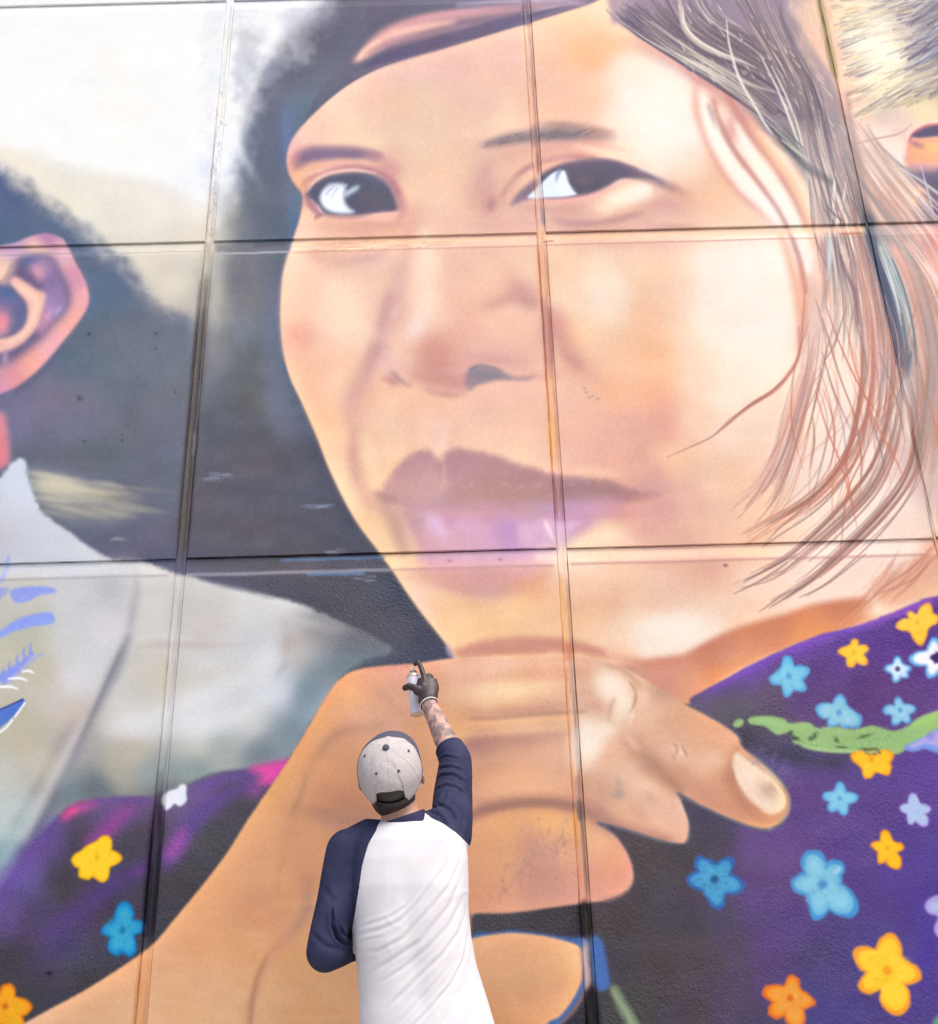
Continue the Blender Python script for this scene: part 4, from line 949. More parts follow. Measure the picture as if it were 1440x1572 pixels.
# dark hairline joint strands
stroke([(1258, -10), (1268, 40), (1276, 80), (1284, 120)], [4, 5, 5, 4], (176, 150, 106), 2, .6)
# ear of the woman
poly([(1470, 186), (1440, 186), (1415, 192), (1398, 206), (1390, 222), (1388, 245), (1396, 258), (1420, 266), (1470, 268)], (236, 176, 158), 2.5)
stroke([(1470, 184), (1430, 187), (1406, 197), (1392, 214), (1389, 240)], [4, 5, 5, 4, 3], (248, 210, 192), 1.6, .9)
stroke([(1460, 192), (1425, 194), (1404, 204), (1396, 216)], [4, 6, 5, 3], (196, 120, 130), 1.8, .8)
poly([(1470, 190), (1440, 192), (1416, 198), (1400, 208), (1412, 212), (1440, 209), (1470, 208)], (104, 92, 122), 1.8)
poly([(1470, 214), (1430, 214), (1404, 216), (1396, 230), (1404, 246), (1440, 252), (1470, 252)], (240, 178, 140), 3.5)
blob(1432, 228, 16, 9, (250, 196, 140), .8)
blob(1408, 222, 12, 5, (170, 120, 140), .6, 20)
stroke([(1396, 256), (1420, 256), (1450, 259)], [3, 5, 3], (206, 160, 178), 2, .7)
poly([(1392, 264), (1430, 262), (1470, 262), (1470, 345), (1440, 342), (1414, 340), (1404, 318), (1410, 296), (1424, 290), (1404, 284)], (126, 112, 136), 4)
blob(1438, 285, 20, 12, (96, 98, 112), .6); blob(1425, 322, 18, 16, (106, 90, 122), .6)
blob(1408, 294, 14, 7, (240, 170, 146), .8)
# strands across skin by the ear
C1 = [(1290, 170), (1320, 220), (1355, 270), (1395, 320), (1430, 370), (1460, 430)]
C2 = [(1320, 180), (1350, 215), (1385, 260), (1425, 300), (1470, 340)]
C0 = [(1300, 240), (1320, 290), (1350, 340), (1385, 390), (1420, 450), (1450, 520)]
hairs([C1, C2], 60, [P1, (226, 186, 170), (188, 160, 152), (248, 228, 216), Y1], (1.2, 4), (.3, .75), 8, .9, 4, .5, 31)
hairs([C0, C1], 70, [P1, (200, 166, 154), (244, 214, 200), (214, 170, 150), G1], (1.2, 5), (.3, .75), 8, 1, 4, .5, 32)
for p in ([(1322, 285), (1350, 310), (1380, 350), (1402, 372)], [(1376, 254), (1400, 262), (1440, 298), (1470, 310)], [(1330, 190), (1352, 225), (1392, 262), (1440, 300)]):
    stroke(p, [1.5, 3.4, 3.4, 1.5], (176, 150, 146), 1.2, .75)
stroke([(1300, 225), (1340, 214), (1380, 205), (1400, 190)], [2, 2.6, 2.4, 1], (206, 168, 166), .8, .9)
stroke([(1378, 255), (1410, 275), (1445, 300)], [1.5, 3, 3], (206, 204, 210), .7, .9)
stroke([(1412, 250), (1422, 285), (1434, 330)], [1.5, 3, 1.5], (200, 190, 206), .7, .85)
stroke([(1408, 300), (1422, 320), (1440, 338)], [1, 3, 1], (176, 164, 186), .8, .8)
# falling locks, middle
D0 = [(1226, 180), (1240, 240), (1252, 300), (1258, 360), (1266, 420), (1270, 480), (1258, 540)]
Da = [(1250, 190), (1262, 250), (1282, 300), (1300, 350), (1316, 420), (1322, 480), (1325, 560)]
Db = [(1280, 170), (1294, 230), (1308, 290), (1322, 350), (1345, 420), (1362, 490), (1370, 560)]
hairs([D0, Da, Db], 84, [G1, (176, 156, 154), P1, (206, 176, 166), (160, 142, 146)], (1.2, 3.6), (.3, .7), 11, 1, 8, .5, 41)
hairs([D0, Da, Db], 34, [(246, 214, 194), (250, 226, 208)], (3, 7), (.3, .6), 12, 2, 8, .5, 45)
hairs([D0, Da, Db], 80, [(240, 216, 204), W1, (234, 196, 180), (150, 136, 142)], (.9, 2.4), (.4, .85), 9, .7, 5, .5, 42)
stroke([(1185, 215), (1215, 238), (1245, 262), (1285, 285)], [2, 6, 9, 4], (130, 126, 128), 2, .75)
stroke([(1200, 215), (1228, 236), (1250, 256)], [1.5, 3, 1.5], (206, 206, 190), .8, .9)
stroke([(1240, 250), (1262, 268), (1284, 288), (1300, 310)], [3, 9, 9, 3], (140, 132, 134), 2.4, .7)
stroke([(1300, 140), (1306, 190), (1318, 250), (1330, 310), (1336, 350)], [4, 8, 9, 9, 5], (166, 140, 140), 3, .65)
stroke([(1282, 265), (1280, 300), (1276, 345)], [2, 4.4, 2], (246, 228, 222), .8, .95)
stroke([(1300, 270), (1294, 310), (1284, 345), (1280, 370)], [1.5, 4, 4, 1.5], (242, 214, 206), .8, .9)
stroke([(1262, 370), (1268, 400), (1268, 440), (1262, 480)], [3, 9, 7, 3], (150, 140, 148), 2, .7)
stroke([(1272, 360), (1274, 390), (1270, 430)], [2, 7, 2], (214, 212, 212), 1.8, .9)
stroke([(1248, 330), (1262, 400), (1268, 460)], [3, 8, 4], (226, 172, 156), 3, .6)
stroke([(1318, 360), (1306, 390), (1300, 420)], [1.5, 2.5, 1], (240, 206, 192), .7, .9)
stroke([(1290, 390), (1300, 420), (1312, 450), (1318, 500)], [2, 4.5, 6, 3], (130, 104, 122), 1.6, .8)
hairs([D0, Da, Db], 46, [DN, (134, 112, 118), (106, 92, 104)], (.8, 2), (.4, .85), 12, .6, 9, .6, 43)
hairs([[(1290, 300), (1306, 380), (1322, 460), (1330, 560), (1322, 660)], [(1320, 340), (1350, 430), (1368, 530), (1362, 640), (1340, 720)]], 60, [(196, 156, 146), (150, 128, 130), (220, 186, 172), (214, 150, 128)], (.8, 2.2), (.4, .85), 12, .6, 8, .4, 44)
# the dark lock
poly([(1322, 322), (1334, 336), (1346, 366), (1362, 400), (1380, 440), (1396, 480), (1404, 520), (1398, 560), (1392, 582), (1384, 565), (1374, 530), (1364, 480), (1350, 430), (1338, 390), (1326, 355)], (128, 126, 138), 2.6)
poly([(1328, 330), (1338, 360), (1352, 400), (1366, 440), (1378, 500), (1386, 560), (1378, 560), (1368, 510), (1354, 450), (1340, 400), (1330, 365)], (100, 102, 122), 2.2, .9)
blob(1335, 340, 9, 14, (96, 100, 108), .7, -20)
hairs([[(1334, 350), (1350, 390), (1366, 430), (1382, 480), (1392, 540)], [(1352, 360), (1372, 400), (1392, 450), (1406, 510), (1410, 570)]], 46, [(190, 192, 186), (160, 162, 160), (216, 216, 206), (112, 112, 128)], (1.2, 4), (.5, .9), 4, .8, 2, .4, 51)
stroke([(1346, 372), (1360, 405), (1374, 450), (1384, 500)], [1, 2.6, 2.6, 1], (226, 220, 220), .7, .95)
# right edge mass
E1 = [(1360, 360), (1390, 420), (1410, 490), (1420, 560), (1418, 640), (1410, 720)]
E2 = [(1400, 380), (1425, 450), (1440, 520), (1446, 600), (1440, 680), (1430, 740)]
hairs([E1, E2], 90, [P1, (198, 150, 138), (176, 146, 142), (226, 184, 166), (160, 150, 150)], (1.5, 5), (.3, .75), 8, 1, 5, .4, 61)
hairs([[(1378, 560), (1400, 620), (1404, 680), (1396, 730)], [(1440, 540), (1432, 620), (1420, 690), (1408, 740)]], 50, [(188, 152, 142), (170, 146, 142), (206, 176, 166), (150, 142, 146)], (1.5, 4.5), (.4, .8), 5, 1, 4, .3, 62)
hairs([[(1400, 380), (1440, 440), (1480, 500)], [(1370, 340), (1430, 420), (1460, 500)]], 16, [(246, 220, 206), (230, 200, 190)], (.8, 2), (.5, .9), 7, .6, 4, .3, 63)

# long loose strands reaching over the cheek
R1 = (196, 132, 112); R2 = (176, 136, 126); R3 = (214, 140, 116); R4 = (158, 130, 126)
stroke([(1226, 500), (1226, 545), (1208, 578), (1188, 600), (1160, 617), (1130, 640), (1108, 660)], [2, 4, 6, 6, 5, 3.5, 1.5], (216, 156, 140), 1.3, .85)
stroke([(1236, 440), (1232, 500), (1226, 548), (1204, 584), (1170, 613), (1136, 632)], [1, 2.4, 2.4, 2, 1.6, .8], (190, 138, 130), .8, .7)
stroke([(1206, 580), (1180, 604), (1148, 624), (1112, 655), (1090, 672), (1060, 686), (1024, 702)], [1, 3, 3, 2.6, 2, 1.6, .8], (190, 146, 138), .7, .9)
stroke([(1160, 618), (1125, 640), (1098, 665)], [1, 2, .8], (206, 156, 140), .6, .7)
F1 = [(1228, 520), (1224, 570), (1206, 630), (1190, 690), (1166, 735), (1140, 764), (1110, 788)]
F2 = [(1244, 500), (1238, 570), (1222, 630), (1206, 690), (1184, 740), (1160, 775), (1126, 812)]
F3 = [(1262, 480), (1254, 560), (1240, 620), (1224, 680), (1208, 730), (1192, 770), (1168, 800)]
F4 = [(1268, 480), (1262, 560), (1246, 630), (1232, 690), (1218, 740), (1202, 775), (1192, 795)]
hairs([F1, F2, F3, F4], 30, [(212, 160, 146), R2, (198, 166, 158), (222, 164, 144)], (1.2, 3.2), (.4, .85), 9, .8, 8, .3, 71)
hairs([F1, F2, F3], 20, [(240, 200, 184), (200, 160, 156)], (1.2, 3), (.4, .8), 5, .7, 4, .4, 72)
poly([(1240, 420), (1262, 450), (1264, 520), (1250, 580), (1238, 620), (1228, 600), (1234, 520)], (206, 170, 162), 6, .35)
G1_ = [(1318, 480), (1324, 560), (1318, 620), (1306, 680), (1280, 726), (1240, 766), (1180, 800), (1130, 828)]
G2_ = [(1336, 470), (1340, 560), (1332, 640), (1316, 700), (1286, 744), (1250, 780), (1200, 820), (1160, 860)]
hairs([G1_, G1_], 7, [R1, R2, R4], (1.6, 3.4), (.6, .9), 5, .8, 4, .15, 81)
hairs([G1_, G2_], 16, [R1, R3, R4, R2], (1.1, 2.8), (.4, .85), 12, .8, 9, .3, 82)
H1 = [(1362, 480), (1370, 560), (1362, 640), (1340, 710), (1300, 765), (1246, 822), (1190, 866), (1120, 898)]
H2 = [(1380, 560), (1392, 640), (1380, 700), (1350, 760), (1310, 800), (1250, 850), (1190, 900), (1126, 912)]
hairs([H1, H1], 6, [R4, R2, (196, 156, 146)], (1.8, 3.6), (.6, .9), 4, .8, 4, .12, 83)
hairs([H1, H2], 18, [R1, R2, R4], (1.1, 2.8), (.4, .85), 14, .8, 10, .3, 84)
I1 = [(1392, 600), (1404, 670), (1392, 730), (1350, 790), (1290, 850), (1240, 895), (1170, 940)]
I2 = [(1420, 640), (1420, 710), (1384, 770), (1340, 820), (1290, 865), (1225, 918)]
hairs([I1, I1], 5, [R4, R2], (2, 4), (.6, .9), 3, .7, 3, .12, 85)
hairs([I1, I2], 14, [R1, R2, R4], (1.1, 2.8), (.4, .85), 12, .8, 9, .3, 86)
for q_ in range(46):                                    # single loose hairs crossing every way
    x0 = r_.uniform(1236, 1420); y0 = r_.uniform(420, 640); L_ = r_.uniform(90, 230); dr = r_.choice([-1, 1]); bend = r_.uniform(-.15, .9)
    P_ = [(x0, y0), (x0 + dr * L_ * .10, y0 + L_ * .35), (x0 + dr * L_ * .12 - bend * L_ * .12, y0 + L_ * .7), (x0 + dr * L_ * .06 - bend * L_ * .42, y0 + L_)]
    stroke(P_, [.8, 1.8, 1.6, .6], [R1, R2, R3, R4, (230, 176, 156)][q_ % 5], .7, r_.uniform(.35, .8), n=5)
for p in ([(1252, 460), (1272, 520), (1290, 580), (1312, 640), (1322, 700), (1320, 760)], [(1268, 470), (1290, 530), (1318, 590), (1350, 640)], [(1262, 540), (1280, 600), (1306, 660)], [(1252, 600), (1270, 660), (1290, 710), (1304, 760), (1316, 810)],
          [(1300, 500), (1312, 560), (1340, 640), (1372, 700), (1386, 730)], [(1350, 540), (1378, 620), (1390, 680)], [(1330, 620), (1352, 690), (1358, 730)], [(1248, 640), (1250, 680), (1244, 720)], [(1344, 560), (1330, 640), (1300, 700), (1310, 780)],
          [(1350, 620), (1330, 690), (1300, 760), (1290, 860)], [(1300, 470), (1280, 530), (1262, 560)], [(1310, 480), (1330, 560), (1320, 620)]):
    stroke(p, [1.2] + [2.4] * (len(p) - 2) + [.8], [R1, R3, R2, R4][len(p) % 4], .7, .8)
stroke([(1425, 700), (1430, 740), (1424, 790), (1435, 830)], [2, 3, 2, 1], (206, 186, 180), .8, .8)
stroke([(1412, 720), (1424, 760), (1430, 790)], [1, 2, 1], (200, 170, 160), .7, .8)
for i in range(26):
    x = r_.uniform(1345, 1450); y = 820 + (1440 - x) * .5 + r_.uniform(-10, 40)
    stroke([(x, y), (x - 24, y + 34), (x - 60, y + 66)], [1, 3, 1], [(206, 130, 106), (236, 190, 160), (190, 130, 110)][i % 3], 1, .4)
for p in ([(1440, 850), (1400, 890), (1340, 915)], [(1430, 840), (1395, 875), (1340, 912)]):
    stroke(p, [2, 3, 1], (206, 150, 130), .8, .8)
for p in ([(1140, 895), (1185, 870), (1225, 850)], [(1126, 912), (1170, 890), (1210, 862)], [(1165, 940), (1200, 915), (1230, 900)], [(1226, 918), (1270, 896), (1330, 850)]):
    stroke(p, [1, 2.6, 1.4], R4, .8, .8)

# ---- the raised hand ---------------------------------------------------------
# palm / forearm at the bottom and dark gap first
fpoly([(700, 1380), (725, 1405), (800, 1400), (870, 1390), (915, 1384), (980, 1380), (1300, 1700), (700, 1700)],
      [(760, 1420, 86, 80, 86), (900, 1405, 76, 72, 80), (1000, 1450, 84, 78, 84), (1000, 1600, 82, 76, 82)], 2, 20)
HAND = [(700, 1010), (640, 1018), (590, 1022), (545, 1029), (520, 1044), (500, 1070), (480, 1104), (456, 1145), (430, 1186), (405, 1222), (378, 1262), (345, 1314), (308, 1362), (270, 1408), (236, 1448), (190, 1482), (130, 1520), (60, 1558), (-20, 1602), (-240, 1720), (-240, 1900), (760, 1900), (745, 1560),
        (735, 1470), (732, 1430), (728, 1404), (760, 1404), (800, 1400), (860, 1392), (915, 1386), (955, 1372), (972, 1350), (966, 1316), (945, 1284), (915, 1262), (960, 1272), (1010, 1288), (1040, 1294), (1054, 1290), (1057, 1262), (1046, 1230), (1040, 1216), (1075, 1235), (1120, 1256), (1160, 1270), (1185, 1270), (1203, 1256), (1210, 1235), (1206, 1212), (1190, 1190), (1166, 1168),
        (1140, 1148), (1132, 1130), (1108, 1112), (1080, 1096), (1050, 1080), (1020, 1060), (985, 1040), (955, 1024), (925, 1014), (880, 1008), (800, 1008)]
OH = (226, 172, 130)
begin()
fpoly([(-240, 980), (1300, 980), (1300, 1900), (-240, 1900)],
      [(560, 1035, 226, 168, 140), (620, 1026, 220, 164, 146), (700, 1020, 236, 184, 158), (660, 1040, 226, 168, 140), (540, 1070, 234, 176, 134), (560, 1100, 224, 172, 144), (600, 1080, 222, 168, 140), (500, 1110, 230, 172, 128), (480, 1160, 228, 168, 124), (520, 1150, 210, 158, 126), (530, 1120, 216, 162, 134),
       (760, 1020, 240, 192, 166), (820, 1040, 236, 182, 152), (780, 1060, 244, 200, 160), (740, 1070, 242, 196, 156), (870, 1030, 234, 176, 146), (720, 1040, 232, 180, 154), (860, 1080, 238, 188, 154), (850, 1100, 212, 166, 140), (780, 1095, 224, 174, 140), (730, 1095, 218, 168, 136), (900, 1060, 226, 178, 152), (890, 1030, 230, 178, 152),
       (700, 1120, 238, 182, 136), (800, 1108, 236, 186, 150), (860, 1104, 240, 190, 152), (740, 1150, 196, 148, 132), (800, 1140, 218, 166, 140), (860, 1150, 228, 176, 148), (720, 1180, 222, 166, 130), (800, 1190, 236, 180, 144), (860, 1190, 228, 176, 148), (760, 1210, 234, 178, 142), (880, 1220, 224, 170, 144), (740, 1235, 220, 164, 140),
       (940, 1060, 248, 222, 202), (930, 1050, 246, 216, 194), (950, 1080, 246, 220, 198), (910, 1090, 226, 184, 160), (940, 1040, 236, 188, 160), (980, 1060, 240, 196, 166), (980, 1100, 240, 192, 162), (1010, 1060, 212, 164, 140), (1020, 1100, 226, 172, 142), (1060, 1090, 222, 168, 136), (1060, 1130, 228, 178, 146), (1040, 1150, 228, 180, 152), (1090, 1120, 222, 166, 136),
       (900, 1140, 250, 226, 204), (920, 1120, 250, 228, 208), (890, 1160, 246, 218, 196), (940, 1150, 236, 192, 164), (920, 1170, 232, 186, 158), (980, 1150, 206, 158, 132), (1000, 1140, 226, 178, 150), (1000, 1180, 206, 158, 134), (1040, 1190, 214, 166, 142), (1080, 1170, 230, 182, 154), (1110, 1150, 226, 174, 144), (1110, 1200, 216, 160, 132), (1080, 1220, 206, 158, 138),
       (960, 1180, 236, 194, 168), (990, 1210, 238, 192, 166), (1010, 1240, 232, 186, 162), (1030, 1270, 228, 178, 152), (1040, 1240, 226, 184, 166), (960, 1230, 234, 184, 154), (940, 1250, 222, 172, 144), (920, 1220, 214, 166, 144), (980, 1275, 200, 152, 132), (1020, 1285, 196, 148, 130), (930, 1265, 186, 142, 128), (900, 1200, 220, 172, 146),
       (1125, 1200, 200, 146, 122), (1140, 1240, 206, 150, 124), (1180, 1262, 222, 160, 126), (1150, 1260, 212, 154, 124), (1205, 1230, 206, 160, 136), (1190, 1190, 236, 206, 180),
       (760, 1260, 232, 176, 132), (840, 1250, 236, 180, 132), (920, 1290, 236, 180, 142), (860, 1300, 228, 172, 136), (780, 1320, 224, 170, 132), (740, 1360, 222, 166, 134), (940, 1330, 232, 168, 134), (960, 1340, 222, 158, 140), (900, 1350, 224, 162, 140), (840, 1350, 206, 154, 136), (840, 1385, 212, 160, 138), (760, 1385, 218, 162, 136), (900, 1380, 214, 156, 140),
       (400, 1260, 230, 172, 128), (350, 1340, 228, 170, 128), (300, 1420, 228, 172, 130), (220, 1480, 228, 176, 138), (120, 1550, 226, 178, 142), (300, 1500, 230, 178, 138), (420, 1350, 222, 166, 126), (380, 1440, 222, 168, 128), (400, 1400, 218, 160, 124), (460, 1200, 226, 168, 126), (500, 1220, 214, 156, 120), (460, 1280, 216, 158, 120), (480, 1340, 214, 158, 122), (540, 1260, 204, 150, 120),
       (640, 1150, 226, 170, 132), (560, 1200, 206, 152, 120), (600, 1300, 214, 160, 122), (470, 1500, 218, 168, 126), (500, 1400, 218, 166, 126), (450, 1560, 216, 168, 128), (400, 1540, 222, 174, 134), (340, 1560, 226, 178, 138), (600, 1450, 220, 168, 128), (200, 1560, 226, 180, 144), (0, 1620, 226, 180, 146), (400, 1700, 224, 176, 138)], 0, 20, smooth=False)
# wrist creases and modelling
fl([(540, 1120), (560, 1108), (590, 1115), (620, 1120)], [4, 12, 10, 4], (222, 176, 160), 6, .5)
fl([(580, 1060), (605, 1085), (625, 1100)], [4, 8, 4], (196, 150, 126), 4, .5)
fl([(600, 1110), (560, 1118), (520, 1125), (492, 1150), (472, 1190), (455, 1240), (440, 1290)], [6, 14, 14, 12, 10, 8, 4], (196, 148, 120), 6, .6)
fl([(555, 1118), (525, 1124), (505, 1138), (488, 1165)], [3, 7, 7, 3], (174, 130, 112), 4, .55)
fl([(640, 1020), (600, 1024), (560, 1030)], [5, 9, 4], (210, 150, 134), 3, .5)
fl([(470, 1190), (462, 1220), (452, 1240), (446, 1255)], [2, 5, 5, 2], (180, 134, 112), 2.4, .5)
fl([(440, 1290), (432, 1330), (425, 1370)], [3, 7, 3], (204, 150, 112), 3, .4)
blob(520, 1225, 40, 20, (188, 134, 112), .6, 10); blob(500, 1250, 36, 12, (176, 128, 112), .5, 8)
blob(530, 1262, 40, 12, (178, 134, 120), .5, 0)
fl([(478, 1370), (470, 1400), (450, 1430), (425, 1455), (400, 1500), (386, 1540), (382, 1580)], [5, 14, 12, 8, 9, 9, 6], (188, 142, 124), 4, .6)
fl([(430, 1445), (404, 1480), (390, 1520), (384, 1575)], [3, 5, 6, 5], (178, 126, 100), 2.4, .55)
fl([(478, 1340), (470, 1375), (474, 1400)], [4, 14, 8], (176, 136, 128), 6, .5)
fl([(406, 1500), (420, 1460), (452, 1430)], [2, 6, 3], (236, 186, 150), 3, .5)
fl([(370, 1290), (340, 1340), (300, 1395)], [4, 14, 6], (232, 174, 132), 6, .5)
for i in range(70):
    x = r_.uniform(60, 540); y = r_.uniform(1380, 1600)
    stroke([(x, y), (x + r_.uniform(30, 90), y + r_.normal(0, 5))], r_.uniform(3, 10), (np.array(OH) + r_.normal(0, 7)).tolist(), 3, .25)
# index finger (top)
fl([(700, 1026), (780, 1020), (860, 1018), (930, 1020)], [4, 8, 8, 4], (240, 194, 170), 4, .6)
blob(775, 1062, 60, 16, (248, 208, 166), .7, -4)
fl([(730, 1040), (800, 1040), (880, 1042)], [4, 7, 4], (228, 168, 138), 4, .45)
fl([(720, 1104), (760, 1103), (800, 1099), (850, 1095), (900, 1092)], [3, 5, 5, 5, 3], (170, 130, 116), 2.2, .75)
fl([(725, 1097), (800, 1089), (850, 1082), (890, 1078)], [6, 12, 14, 8], (222, 170, 146), 5, .5)
fl([(710, 1112), (780, 1108), (850, 1102), (890, 1100)], [7, 9, 8, 4], (242, 190, 146), 3, .7)
# middle finger
fl([(716, 1150), (735, 1140), (780, 1132), (830, 1130), (880, 1122)], [16, 26, 22, 14, 6], (196, 148, 134), 6, .65)
blob(730, 1142, 26, 10, (172, 128, 122), .6, -12)
fl([(720, 1175), (780, 1160), (850, 1160)], [6, 18, 10], (228, 174, 144), 7, .5)
fl([(725, 1210), (790, 1190), (850, 1190)], [6, 16, 10], (242, 190, 154), 7, .5)
# underside shadow of the middle finger
fl([(712, 1262), (740, 1244), (785, 1231), (830, 1230), (870, 1236), (905, 1246), (940, 1264), (985, 1284), (1030, 1292)], [10, 16, 18, 18, 16, 18, 24, 26, 12], (172, 128, 118), 5.5, .7)
fl([(716, 1256), (745, 1243), (800, 1234), (850, 1234), (890, 1240)], [4, 7, 8, 8, 6], (142, 108, 110), 3, .55)
fl([(892, 1228), (930, 1250), (970, 1268), (1020, 1280)], [10, 14, 12, 6], (206, 158, 140), 5, .6)
# knuckles
blob(938, 1052, 24, 20, (253, 232, 214), .85, 30, 1.2)
blob(958, 1080, 16, 20, (252, 232, 214), .7, -20)
fl([(966, 1046), (976, 1062), (974, 1080), (966, 1096)], [2, 5, 5, 2], (196, 152, 132), 1.8, .65)
fl([(975, 1060), (990, 1070), (984, 1090)], [4, 10, 4], (250, 214, 190), 3, .6)
fl([(944, 1070), (936, 1090), (934, 1108)], [3, 6, 3], (196, 152, 132), 2.6, .5)
fl([(950, 1085), (948, 1105), (952, 1120)], [2, 4, 2], (250, 216, 190), 2, .7)
fl([(962, 1070), (970, 1095), (965, 1118)], [2, 4, 2], (252, 222, 200), 2, .6)
blob(915, 1085, 20, 12, (222, 176, 152), .6, 10)
fl([(905, 1110), (930, 1105), (960, 1125), (975, 1140)], [4, 8, 6, 3], (214, 170, 146), 4, .45)
fl([(925, 1018), (955, 1028), (975, 1045), (985, 1060)], [3, 5, 5, 3], (190, 140, 118), 3, .55)
blob(900, 1140, 24, 34, (254, 238, 222), .85, 6, 1.3)
blob(930, 1118, 18, 12, (250, 226, 206), .6)
fl([(925, 1165), (955, 1150), (970, 1130)], [3, 6, 3], (226, 174, 144), 3, .45)
fl([(945, 1130), (960, 1140), (985, 1155), (1005, 1170)], [3, 8, 7, 4], (210, 160, 136), 4, .5)
fl([(960, 1128), (975, 1145), (1000, 1165)], [3, 7, 4], (250, 210, 184), 3, .6)
# ring finger
blob(990, 1210, 30, 16, (246, 206, 180), .7, 42); blob(1012, 1262, 26, 14, (238, 192, 168), .6, 30)
blob(1000, 1225, 16, 8, (206, 168, 152), .5, 40)
fl([(948, 1190), (952, 1215), (946, 1228)], [3, 9, 4], (176, 156, 142), 3.5, .5)
blob(948, 1220, 12, 7, (180, 160, 148), .5)
fl([(975, 1150), (1005, 1180), (1030, 1210), (1050, 1245)], [4, 6, 4, 2], (246, 214, 190), 3, .6)
fl([(930, 1240), (970, 1258), (1000, 1270)], [6, 12, 6], (240, 190, 156), 5, .6)
fl([(895, 1200), (900, 1230), (930, 1245)], [6, 14, 8], (196, 150, 132), 6, .5)
# index tip
fl([(978, 1150), (1005, 1175), (1030, 1200), (1050, 1222)], [6, 16, 18, 10], (176, 132, 114), 5, .75)
fl([(985, 1150), (1020, 1172), (1060, 1200), (1090, 1215)], [5, 16, 16, 8], (208, 160, 136), 6, .55)
blob(1080, 1175, 30, 20, (236, 190, 162), .6, 30); blob(1085, 1130, 26, 16, (232, 180, 148), .6, 30); blob(1040, 1155, 18, 14, (238, 196, 172), .6)
for p in ([(1034, 1140), (1040, 1150), (1036, 1162)], [(1046, 1144), (1052, 1154), (1056, 1164)], [(1030, 1155), (1036, 1165)]):
    stroke(p, [1, 3, 1][:len(p)], (176, 130, 116), 1.4, .6)
stroke([(1042, 1148), (1048, 1160)], [3, 4], (246, 214, 200), 1.6, .6)
fl([(1136, 1140), (1126, 1165), (1118, 1190), (1128, 1215), (1150, 1245), (1175, 1262)], [5, 8, 10, 10, 8, 4], (190, 138, 118), 4, .7)
fl([(1060, 1225), (1110, 1246), (1160, 1264), (1190, 1266)], [6, 10, 8, 5], (206, 150, 122), 4, .6)
fl([(1145, 1262), (1175, 1268), (1196, 1262)], [3, 5, 3], (240, 182, 140), 2, .6)
blob(800, 1055, 80, 12, (250, 214, 176), .5, -4)
blob(800, 1092, 80, 7, (206, 156, 134), .45, -4)
blob(790, 1122, 80, 7, (244, 196, 156), .5, -4)
blob(800, 1140, 70, 9, (204, 154, 136), .4, -6)
blob(800, 1212, 70, 12, (244, 194, 158), .45, -6)
blob(900, 1250, 36, 12, (170, 126, 120), .4, 24)
blob(560, 1090, 36, 26, (232, 178, 142), .4)
blob(610, 1150, 40, 30, (212, 160, 130), .35)
blob(1000, 1095, 20, 40, (244, 204, 176), .35, -30)
blob(1100, 1165, 22, 12, (240, 200, 176), .45, 35)
blob(1090, 1225, 40, 12, (196, 142, 120), .4, 28)
blob(940, 1350, 30, 30, (226, 160, 138), .35)
blob(860, 1270, 60, 14, (242, 190, 144), .5, 4)
# scuffs where the under-paint shows
for i in range(170):
    cx_, cy_ = [(808, 1330), (858, 1290), (830, 1300), (780, 1350)][i % 4]
    x = r_.normal(cx_, 12); y = r_.normal(cy_, 22)
    stroke([(x, y), (x + r_.uniform(-3, 4), y + r_.uniform(2, 10))], r_.uniform(1, 2.6), [(168, 130, 122), (186, 148, 136), (146, 114, 114)][i % 3], 1, r_.uniform(.15, .5), n=3)
for (x, y, rx, ry) in [(815, 1300, 16, 30), (800, 1340, 16, 18), (846, 1320, 14, 26), (850, 1370, 50, 14)]:
    blob(x, y, rx, ry, (206, 156, 150), .5)
fl([(925, 1265), (950, 1290), (968, 1325), (968, 1350)], [3, 6, 8, 4], (232, 160, 150), 3, .5)
end(HAND, 1.6, rough=.3)
stroke([(920, 1264), (950, 1290), (970, 1322), (975, 1350), (960, 1372), (930, 1388)], [2, 4, 5, 5, 8, 4], (200, 150, 150), 3, .5)
stroke([(950, 1375), (925, 1386), (900, 1396)], [3, 9, 4], (150, 120, 120), 3.5, .5)
# nail
poly([(1127, 1158), (1134, 1156), (1146, 1164), (1164, 1178), (1184, 1196), (1200, 1216), (1206, 1232), (1200, 1244), (1186, 1250), (1172, 1244), (1154, 1230), (1138, 1212), (1130, 1196), (1125, 1178)], (240, 210, 188), 2)
blob(1150, 1190, 16, 14, (248, 222, 204), .6, 40); blob(1178, 1214, 16, 10, (206, 176, 162), .7, 40); blob(1186, 1208, 10, 8, (190, 160, 148), .5, 30)
stroke([(1176, 1190), (1192, 1206), (1203, 1222), (1202, 1238), (1190, 1246)], [2, 4, 5, 4, 3], (248, 216, 180), 1.5, .85)
stroke([(1128, 1196), (1144, 1222), (1168, 1242), (1184, 1250)], [2, 4, 5, 2], (246, 200, 170), 1.8, .8)
stroke([(1124, 1180), (1128, 1198), (1146, 1226), (1170, 1246)], [2, 3, 3, 2], (176, 128, 108), 1.8, .6)
stroke([(1205, 1212), (1213, 1232), (1206, 1252), (1192, 1264)], [3, 8, 8, 4], (206, 164, 144), 2.6, .8)
stroke([(1136, 1158), (1160, 1172), (1190, 1196)], [1, 3, 1], (150, 130, 130), 2, .5)
stroke([(1184, 1268), (1182, 1274), (1184, 1282)], [3, 3, 1], (200, 170, 170), 1, .7)
